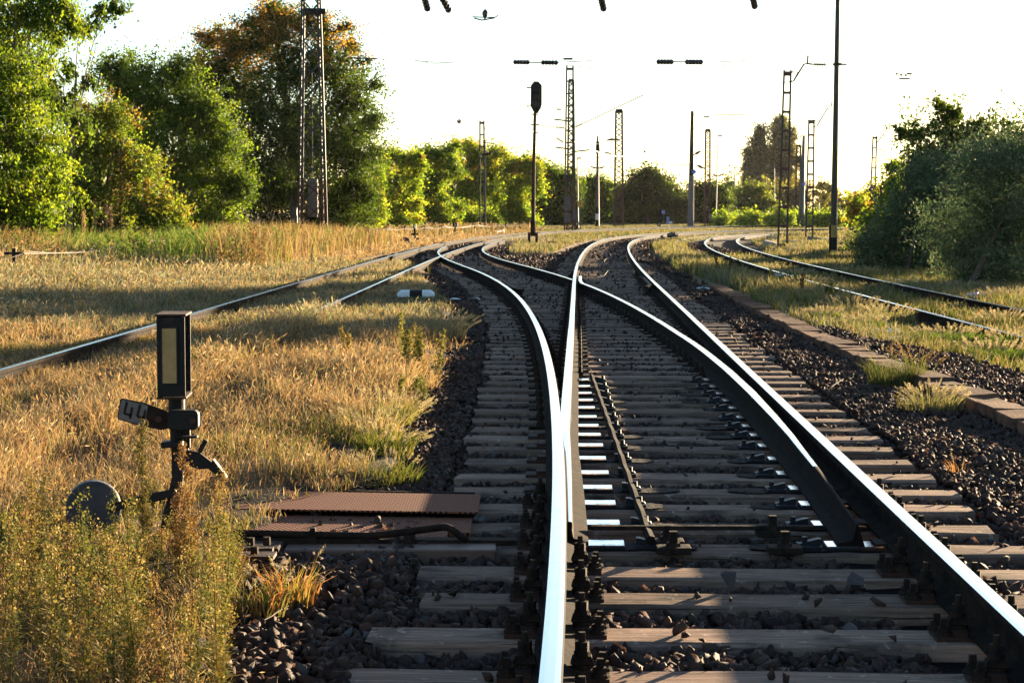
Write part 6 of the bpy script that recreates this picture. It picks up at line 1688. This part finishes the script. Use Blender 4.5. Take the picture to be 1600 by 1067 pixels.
c = at(862, 385, 0.0); mb = MB(); mb.box(c + Vector((0, 0, 0.05)), (0.42, 0.35, 0.22), taper=0.85); mb.box(c + Vector((0, 0, 0.18)), (0.36, 0.30, 0.05)); tag(mb.build("junction_box", M['iron'], bevel=0.02), "low dark iron box in the ballast right of the signal", "box")

# ------------------------------------------------------------------ weeds
def weed_arrays(p, H, rng, cols, n_leaf=220, w=0.10, leaf=0.010, plume_from=0.35, lean=0.06, branch=14, leafy=0.25, leaf_cols=None):
    """one seeding weed: stem, side branches and a plume of small seed tufts; returns quads"""
    p = np.array(p)
    az = rng.uniform(0, 6.28); lx = np.array([math.cos(az), math.sin(az), 0]) * lean * H
    def stem(t): return p + np.array([0, 0, H]) * t + lx * t * t
    V, C = [], []
    def ribbon(a, b, wd, col):
        d = b - a; s = np.cross(d, rng.normal(size=3)); s /= np.linalg.norm(s) + 1e-9
        V.append(np.array([a - s * wd, a + s * wd, b + s * wd * .6, b - s * wd * .6])); C.append(np.repeat([col], 4, 0))
    sc = np.array(cols[-1]) * 0.6
    for k in range(6): 
        for _ in range(2): ribbon(stem(k / 6), stem((k + 1) / 6), 0.0028 * (1.2 - k / 8), sc)
    tips = []
    for b in range(branch):
        t = plume_from + (1 - plume_from) * (b + rng.random()) / branch
        L = w * (1.15 - 0.8 * (t - plume_from) / (1 - plume_from)) * rng.uniform(0.6, 1.3)
        a2 = rng.uniform(0, 6.28)
        a = stem(t * 0.98); q = a + np.array([math.cos(a2) * L * 0.8, math.sin(a2) * L * 0.8, L * 0.85])
        ribbon(a, q, 0.0012, sc); tips.append((a, q))
    P = []
    for _ in range(n_leaf):
        a, q = tips[rng.integers(len(tips))]
        t = rng.uniform(0.15, 1.08)
        P.append(a + (q - a) * t + rng.normal(size=3) * 0.010)
    P = np.array(P)
    cc = np.array(cols)[rng.integers(0, len(cols), len(P))] * rng.uniform(0.7, 1.3, (len(P), 1))
    v, f, c = leaf_quads(P, leaf * rng.uniform(0.6, 1.5, len(P)), cc, rng, aspect=0.7)
    V.append(v.reshape(-1, 4, 3).reshape(-1, 3)); C.append(c)
    nl = int(n_leaf * leafy)
    if nl:
        t = rng.uniform(0.05, plume_from + 0.25, nl)
        a2 = rng.uniform(0, 6.28, nl)
        st_ = np.array([stem(x) for x in t]); out = np.stack([np.cos(a2), np.sin(a2), rng.uniform(-0.2, 0.8, nl)], 1)
        L = rng.uniform(0.03, 0.06, nl)[:, None]
        s = np.cross(out, [0, 0, 1.0]); s /= np.linalg.norm(s, axis=1)[:, None]
        lc = np.array(leaf_cols or cols)[rng.integers(0, len(leaf_cols or cols), nl)] * rng.uniform(0.7, 1.2, (nl, 1))
        q = np.stack([st_, st_ + out * L * .5 + s * 0.004, st_ + out * L, st_ + out * L * .5 - s * 0.004], 1)
        V.append(q.reshape(-1, 3)); C.append(np.repeat(lc, 4, 0))
    return np.vstack(V), np.vstack(C)
def weed_obj(name, items, parent=None, m=None):
    V = np.vstack([v for v, c in items]); C = np.vstack([c for v, c in items])
    return np_obj(name, V, np.arange(len(V)).reshape(-1, 4), C, m or M['weed'], parent)
GOLD = [(0.28, 0.21, 0.055), (0.34, 0.26, 0.09), (0.22, 0.18, 0.045), (0.42, 0.32, 0.15), (0.24, 0.145, 0.05)]
BRWN = [(0.22, 0.11, 0.045), (0.28, 0.15, 0.06), (0.18, 0.10, 0.045), (0.30, 0.19, 0.09)]
GRNW = [(0.14, 0.15, 0.035), (0.19, 0.18, 0.045), (0.10, 0.12, 0.03), (0.24, 0.20, 0.06)]
rng = np.random.default_rng(77)
items = []
# the thick stand of weeds in the near left corner
edge_y = [(0, 785), (40, 765), (80, 800), (110, 800), (160, 812), (200, 812), (222, 870), (238, 930), (290, 930), (306, 810), (345, 810), (368, 900), (372, 960)]
cnt = 0
while cnt < 200:
    d = rng.uniform(5.5, 8.2); px = rng.uniform(-40, 372)
    x = (px - CX) * d / F
    ytop = np.interp(px, [e[0] for e in edge_y], [e[1] for e in edge_y]) + (abs(rng.normal()) * 75 + rng.uniform(0, 10) if rng.random() > 0.07 else -rng.uniform(5, 45) * (px < 215))
    ztop = CAMZ - (ytop - YH) * d / F
    base_py = YH + CAMZ * F / d
    if px > 345 - max(0, (d - 6.2)) * 6 and base_py > 960: continue
    H = ztop
    if H < 0.16: H = rng.uniform(0.12, 0.25)
    H = min(H, 0.75)
    pal_ = GOLD if rng.random() < 0.45 else (GRNW if rng.random() < 0.75 else BRWN)
    items.append(weed_arrays((x, d, 0.0), H, rng, pal_, n_leaf=int(110 + 240 * H), w=0.018 + 0.042 * rng.random() ** 1.5, leaf=0.0085, plume_from=rng.uniform(0.15, 0.4), lean=rng.uniform(0, 0.25), leafy=0.3, leaf_cols=GRNW + GOLD))
    cnt += 1
tag(weed_obj("weeds", items), "thick stand of golden seeding weeds in the near left corner", "weeds", kind="stuff")
def single(px_b, py_b, py_t, d, label, cols, w=0.06, n=420, lean=0.06, plume=0.25, leaf=0.009, branch=22, leafy=0.2, lc=None, seed=1, stems=1, spread=0.05):
    x = (px_b - CX) * d / F; r = np.random.default_rng(seed)
    ztop = CAMZ - (py_t - YH) * d / F
    p = Vector((x, d, 0.0)); root = thing("weed", label, "weed", p, "weeds standing out singly")
    its = [weed_arrays((x + (r.normal() * spread if stems > 1 else 0), d + (r.normal() * spread if stems > 1 else 0), 0.0), ztop * (1 if k == 0 else r.uniform(0.6, 1)), r, cols, n_leaf=n, w=w, leaf=leaf, plume_from=plume, lean=lean, branch=branch, leafy=leafy, leaf_cols=lc) for k in range(stems)]
    weed_obj("stalk", its, root)
single(282, 900, 697, 7.6, "rust brown seeding weed standing right in front of the switch stand", BRWN, w=0.055, n=1300, lean=0.08, seed=201, stems=2, spread=0.02)
single(318, 900, 735, 7.5, "paler brown weed just right of the rust brown one at the stand", BRWN[1:] + GOLD[:2], w=0.06, n=1000, lean=0.10, seed=202, stems=2, spread=0.03)
single(218, 900, 652, 7.7, "thin dark topped weed rising in front of the number plate", [(0.10, 0.10, 0.03), (0.14, 0.12, 0.035), (0.20, 0.13, 0.05)], w=0.05, n=1500, lean=0.10, seed=203)
single(352, 900, 800, 7.3, "yellow green weed at the right edge of the weed stand", GRNW + GOLD[:1], w=0.04, n=500, seed=204)
single(40, 900, 735, 7.2, "tall golden weed near the left frame edge", GOLD, w=0.06, n=900, seed=205, stems=2, spread=0.03)
single(168, 900, 762, 7.0, "bright yellow green weed tip before the round weight", GRNW, w=0.03, n=300, seed=206, leafy=0.5)
single(628, 0, 487, 18.2, "tall slim yellow green stalk at the shadow edge, tallest there", [(0.28, 0.25, 0.06), (0.34, 0.30, 0.09), (0.22, 0.21, 0.05)], w=0.05, n=420, leaf=0.018, plume=0.1, branch=26, lean=0.03, seed=207)
single(645, 0, 507, 18.0, "shorter slim stalk just right of the tallest one", GOLD[:3], w=0.035, n=180, leaf=0.018, plume=0.3, lean=0.03, seed=208)
single(664, 0, 512, 17.4, "bushy yellow green clump at the ballast edge by the shadow", GRNW + GOLD[:2], w=0.07, n=420, leaf=0.020, plume=0.1, lean=0.12, seed=209, stems=7, spread=0.10)
single(552, 0, 512, 18.5, "hooked pale weed in the straw left of the slim stalks", GOLD, w=0.05, n=260, leaf=0.018, plume=0.45, lean=0.25, seed=210, stems=2)
single(640, 0, 590, 14.8, "green leafy weed leaning over the ballast edge", GRNW, w=0.06, n=300, leaf=0.016, plume=0.1, lean=0.25, seed=211, stems=4, spread=0.06)
for i, (px, pyb, pyt, d, lab) in enumerate([(1140, 0, 402, 46, "dark dock stalk in the shaded grass, leftmost of a pair"), (1158, 0, 406, 46, "dark dock stalk in the shaded grass, right one of a pair"), (1123, 0, 400, 47, "dark bent dock stalk left of the pair in shaded grass"), (1253, 0, 428, 33, "reddish brown dock stalk among the silver grass"),
                                            (1298, 0, 438, 31, "green thin weed stalk in front of the dark steel pole"), (1205, 0, 420, 38, "light green leafy weed beside the left rail of the grassy track"), (1011, 0, 378, 72, "dark weed stalk inside the big curve, left one"), (1016, 0, 381, 70, "dark weed stalk inside the big curve, right one")]):
    cs = [(0.07, 0.055, 0.03), (0.10, 0.06, 0.03)] if i in (0, 1, 2, 6, 7) else ([(0.22, 0.11, 0.05), (0.17, 0.09, 0.04)] if i == 3 else GRNW)
    single(px, pyb, pyt, d, lab, cs, w=0.06, n=200, leaf=0.03, plume=0.4 if i != 5 else 0.1, lean=0.05 if i not in (1, 2) else 0.3, seed=230 + i)

# foxtail tufts: leaf blades and pale bristly heads
def foxtail(c, label, n_bl=220, n_hd=70, rad=0.16, H=0.28, hl=0.06, hr=0.009, seed=1, green=GREENS, head=((0.30, 0.26, 0.18), (0.38, 0.32, 0.22), (0.25, 0.23, 0.14)), lean0=0.75, group="foxtail tufts by the tracks", wk=1.0, bias=None, sy=1.0):
    r = np.random.default_rng(seed)
    root = thing("foxtail_tuft", label, "grass tuft", c, group)
    n = n_bl
    a = r.uniform(0, 6.28, n); q = np.sqrt(r.random(n)) * rad
    X, Y = c.x + np.cos(a) * q, c.y + np.sin(a) * q * sy
    ct = pal(r, n, green, (2, 2, 1, 2)[:len(green)])
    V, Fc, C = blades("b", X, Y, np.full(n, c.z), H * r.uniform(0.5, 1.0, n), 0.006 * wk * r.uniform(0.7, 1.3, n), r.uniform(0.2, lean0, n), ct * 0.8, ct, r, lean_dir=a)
    np_obj("blades", V, Fc, C, M['grass'], root)
    Vs, Cs = [], []
    for k in range(n_hd):
        a1 = r.uniform(0, 6.28); q = math.sqrt(r.random()) * rad * 0.7; ln = r.uniform(0.2, 0.85)
        h = H * r.uniform(0.75, 1.15)
        b0 = np.array([c.x + math.cos(a1) * q, c.y + math.sin(a1) * q * sy, c.z])
        dirv = np.array([math.cos(a1) * ln, math.sin(a1) * ln, 1.0])
        if bias is not None: dirv = dirv + np.array(bias)
        dirv /= np.linalg.norm(dirv)
        t0 = b0 + dirv * h
        s = np.cross(dirv, r.normal(size=3)); s /= np.linalg.norm(s)
        wd = 0.0018 * wk
        Vs.append(np.array([b0 - s * wd, b0 + s * wd, t0 + s * wd, t0 - s * wd])); Cs.append(np.repeat([np.array(green[0])], 4, 0))
        dn = dirv + np.array([math.cos(a1) * 0.35, math.sin(a1) * 0.35, -0.15]); dn /= np.linalg.norm(dn)
        m = 30
        tt = r.random(m)
        pp = t0 + dn * (tt[:, None] * hl * r.uniform(0.8, 1.3))
        out = r.normal(size=(m, 3)); out /= np.linalg.norm(out, axis=1)[:, None]
        out = out * 0.8 + dn * 0.7
        L = hr * wk * (1.0 - 0.5 * np.abs(tt - 0.4)) * 1.6
        sd = np.cross(out, r.normal(size=(m, 3))); sd /= np.linalg.norm(sd, axis=1)[:, None]
        e = pp + out * L[:, None]
        w2 = 0.0016 * wk
        Vs.append(np.stack([pp - sd * w2, pp + sd * w2, e + sd * w2 * 0.4, e - sd * w2 * 0.4], 1).reshape(-1, 3))
        hc = np.array(head)[r.integers(0, len(head))] * r.uniform(0.8, 1.2)
        Cs.append(np.repeat(hc[None] * r.uniform(0.8, 1.2, (m, 1)), 4, 0))
    V = np.vstack(Vs); np_obj("seed_heads", V, np.arange(len(V)).reshape(-1, 4), np.vstack(Cs), M['grass'], root)
    return root
foxtail(at(1455, 645, -0.02), "pale silvery foxtail tuft in front of the kerb, heads fanned out", n_bl=240, n_hd=110, rad=0.24, H=0.17, hl=0.065, seed=301, green=[(0.16, 0.16, 0.07), (0.20, 0.18, 0.09)], lean0=0.9)
foxtail(at(1395, 605, -0.02), "fresh green grass tuft left of the silvery foxtail tuft", n_bl=420, n_hd=16, rad=0.20, H=0.30, seed=302, green=[(0.075, 0.105, 0.03), (0.10, 0.125, 0.035), (0.055, 0.08, 0.022), (0.15, 0.13, 0.05)], wk=0.8)
foxtail(at(1432, 605, -0.02), "upright brownish stalked tuft between the green and silvery tufts", n_bl=60, n_hd=26, rad=0.07, H=0.32, hl=0.12, seed=303, head=((0.22, 0.14, 0.06), (0.28, 0.18, 0.08)), lean0=0.3)
foxtail(at(612, 665, 0.0), "bleached foxtail tuft spilling over the ballast from the straw", n_bl=200, n_hd=70, rad=0.16, H=0.22, hl=0.06, seed=304, bias=(0.5, -0.1, 0), green=[(0.22, 0.20, 0.08), (0.16, 0.18, 0.05)])
foxtail(at(600, 715, 0.0), "greener foxtail tuft at the ballast edge above the cover plates", n_bl=260, n_hd=60, rad=0.17, H=0.2, hl=0.055, seed=305, bias=(0.5, -0.1, 0))
foxtail(at(600, 755, 0.0), "low green weed patch just behind the sunlit cover plate", n_bl=260, n_hd=30, rad=0.20, H=0.14, hl=0.05, seed=306)
foxtail(at(575, 690, 0.0), "dry bleached tuft left of the greener foxtail tuft", n_bl=240, n_hd=50, rad=0.22, H=0.2, hl=0.05, seed=307, green=[(0.34, 0.26, 0.13), (0.26, 0.22, 0.09)])
foxtail(at(455, 945, 0.0), "orange dry grass tuft in the stones below the tie bar", n_bl=130, n_hd=4, rad=0.09, H=0.18, seed=308, green=[(0.36, 0.17, 0.06), (0.30, 0.20, 0.07), (0.20, 0.20, 0.05)], lean0=0.95)
foxtail(at(405, 960, 0.0), "thin orange green tuft at the right foot of the weed stand", n_bl=110, n_hd=6, rad=0.10, H=0.16, seed=309, green=[(0.34, 0.16, 0.06), (0.18, 0.20, 0.05), (0.30, 0.2, 0.08)], lean0=0.9)
foxtail(at(1495, 745, -0.04), "small dry twig tuft at the sleeper ends on the right", n_bl=26, n_hd=0 + 1, rad=0.05, H=0.13, seed=310, green=[(0.30, 0.16, 0.07), (0.24, 0.14, 0.07)], lean0=0.9)
foxtail(at(690, 530, 0.0), "grey shaded foxtail tuft leaning over the ballast beside the stalks", n_bl=220, n_hd=60, rad=0.3, H=0.32, hl=0.08, seed=311, wk=1.6, green=SILVER, bias=(0.5, 0, 0))
TF = [(1330, 492, 0.55, 0.30, "broad silvery seeding grass tuft beyond the kerb, largest"), (1290, 470, 0.5, 0.28, "silvery grass tuft left of the largest one beyond the kerb"), (1262, 452, 0.5, 0.28, "dull silvery tuft near the reddish dock stalk"), (1382, 500, 0.45, 0.24, "pale seeding tuft just right of the largest one"),
      (1350, 515, 0.3, 0.2, "light green leafy tuft below the largest seeding tuft"), (1285, 500, 0.25, 0.18, "light green tuft near the kerb at the left of the seeding grass"), (1480, 535, 0.45, 0.22, "bright green foxtail tuft on the stones, left of two"), (1545, 560, 0.4, 0.20, "bright green foxtail tuft on the stones, right of two"),
      (1585, 545, 0.4, 0.24, "green foxtail tuft touching the right frame edge"), (1410, 452, 0.5, 0.24, "pale grass tuft on the far side of the grassy track"), (1575, 470, 0.5, 0.24, "seeding tuft right of the blue bag"), (1500, 455, 0.5, 0.2, "seeding tuft left of the blue bag"), (1560, 505, 0.4, 0.16, "thin tuft between the rails under the blue bag"),
      (1340, 432, 0.6, 0.3, "pale grass tuft at the foot of the dark steel pole"), (1240, 440, 0.5, 0.3, "grey green tuft beside the left rail of the grassy track")]
for i, (px, py, rad, H, lab) in enumerate(TF):
    g_ = [(0.10, 0.16, 0.03), (0.14, 0.19, 0.045), (0.075, 0.12, 0.03)] if 'green' in lab else [(0.20, 0.20, 0.09), (0.26, 0.22, 0.12), (0.15, 0.17, 0.07)]
    foxtail(at(px, py, 0.0 if px < 1300 else -0.06), lab, n_bl=420, n_hd=60, rad=rad, H=H * 0.72, hl=0.075, hr=0.011, seed=330 + i, green=g_, wk=1.6, sy=1.0)

# rough growth in front of the left trees
def rough():
    rng = np.random.default_rng(55); items = []
    for _ in range(1500):
        px = rng.uniform(-30, 620); d = rng.uniform(46, 84)
        py = YH + CAMZ * F / d
        top = np.interp(px, [0, 120, 220, 330, 460, 620], [352, 360, 362, 350, 348, 356])
        x = (px - CX) * d / F
        if x > xat(TC, d) - 3.0: continue
        H = np.clip((py - top) * d / F * rng.uniform(0.35, 0.95), 0.25, 1.3)
        green_z = 0.9 if (100 < px < 330 and d < 70) else 0.25
        u = rng.random()
        cs = [(0.10, 0.18, 0.03), (0.14, 0.22, 0.04), (0.18, 0.21, 0.05)] if u < green_z else ([(0.25, 0.175, 0.08), (0.21, 0.135, 0.06), (0.29, 0.21, 0.11), (0.17, 0.15, 0.05)] if u < 0.96 else BRWN)
        items.append(weed_arrays((x, d, 0.05), H, rng, cs, n_leaf=230, w=0.22, leaf=0.036, plume_from=0.1, lean=rng.uniform(0, 0.2), branch=14, leafy=0.0))
    Vq = np.vstack([v for v, c in items]); Cq = np.vstack([c for v, c in items]); q = np.arange(len(Vq)).reshape(-1, 4)
    Fq = np.concatenate([q[:, [0, 1, 2]], q[:, [0, 2, 3]]], 0)
    n = 9000
    Y = rng.uniform(47, 88, n); X = (rng.uniform(-30, 640, n) - CX) * Y / F
    k = X < xat(TC, Y) - 2.6; X, Y = X[k], Y[k]; n = len(X)
    hh = np.clip((CAMZ - (np.interp(X * F / Y + CX, [0, 120, 220, 330, 460, 620], [346, 352, 356, 344, 342, 354]) - YH) * Y / F), 0.3, 1.3) * rng.uniform(0.4, 1.0, n)
    ct = pal(rng, n, [(0.28, 0.19, 0.105), (0.23, 0.15, 0.075), (0.31, 0.24, 0.15), (0.17, 0.17, 0.05)], (3, 2, 2, 2.5))
    pxx = X * F / Y + CX; gz = (pxx > 95 + 20 * rng.normal(size=n)) & (pxx < 335 + 20 * rng.normal(size=n)) & (Y < 72) & (rng.random(n) < 0.9)
    ct = np.where(gz[:, None], pal(rng, n, [(0.10, 0.17, 0.03), (0.13, 0.20, 0.04), (0.16, 0.20, 0.05)], (2, 2, 1)), ct)
    Vb, Fb, Cb = blades("u", X, Y, np.full(n, 0.08), hh, 0.022 * rng.uniform(0.6, 1.4, n), rng.uniform(0.05, 0.5, n), ct * 0.8, ct, rng)
    o = np_obj("undergrowth", np.vstack([Vq, Vb]), np.vstack([Fq, Fb + len(Vq)]), np.vstack([Cq, Cb]), M['grass'])
    tag(o, "rough green and straw coloured undergrowth before the left trees", "undergrowth", kind="stuff")
    for i, (px, py, d) in enumerate([(112, 330, 66), (132, 345, 64), (150, 340, 66), (168, 338, 66), (175, 342, 66), (95, 335, 66)]):
        x = (px - CX) * d / F; zt = CAMZ - (py - YH) * d / F
        root = thing("reed_stalk", ["reed stalk with a pale plume, leftmost but one by the dry red stems", "bent reed stalk with a pale plume", "upright reed stalk with a slim plume before the dark hollow", "reed stalk of the close pair, taller one", "reed stalk of the close pair, shorter one", "reed stalk with a pale plume, leftmost of all"][i], "reed", (x, d, 0), "pale plumed reeds")
        r = np.random.default_rng(i)
        mb = MB(); mb.tube([(x, d, 0), (x + 0.05, d, zt * 0.6), (x + r.uniform(-.1, .1), d, zt)], [0.012, 0.010, 0.006], 5); mb.build("stalk", M['galv'], root)
        P = np.array([x, d, zt]) + r.normal(size=(420, 3)) * np.array([0.035, 0.035, 0.20]); cc = np.array([0.36, 0.26, 0.16]) * r.uniform(0.8, 1.2, (420, 1))
        v, f, c_ = leaf_quads(P, 0.06 * r.uniform(0.6, 1.2, 420), cc, r, aspect=0.3, droop=-1.0); np_obj("plume", v, f, c_, M['grass'], root)
rough()

# ------------------------------------------------------------------ thin evening haze
def haze():
    mb = MB(); mb.box((0, 1190, 13.0), (1900, 2700, 34.0))
    m = bpy.data.materials.new("haze"); m.use_nodes = True
    nt = m.node_tree; nt.nodes.remove(nt.nodes["Principled BSDF"])
    v = nt.nodes.new("ShaderNodeVolumePrincipled")
    v.inputs["Color"].default_value = (1.0, 0.98, 0.96, 1); v.inputs["Density"].default_value = 0.00002; v.inputs["Anisotropy"].default_value = 0.5
    nt.links.new(v.outputs[0], nt.nodes["Material Output"].inputs["Volume"])
    o = mb.build("haze", m); tag(o, "thin pale evening haze over the whole yard", kind="stuff")
haze()
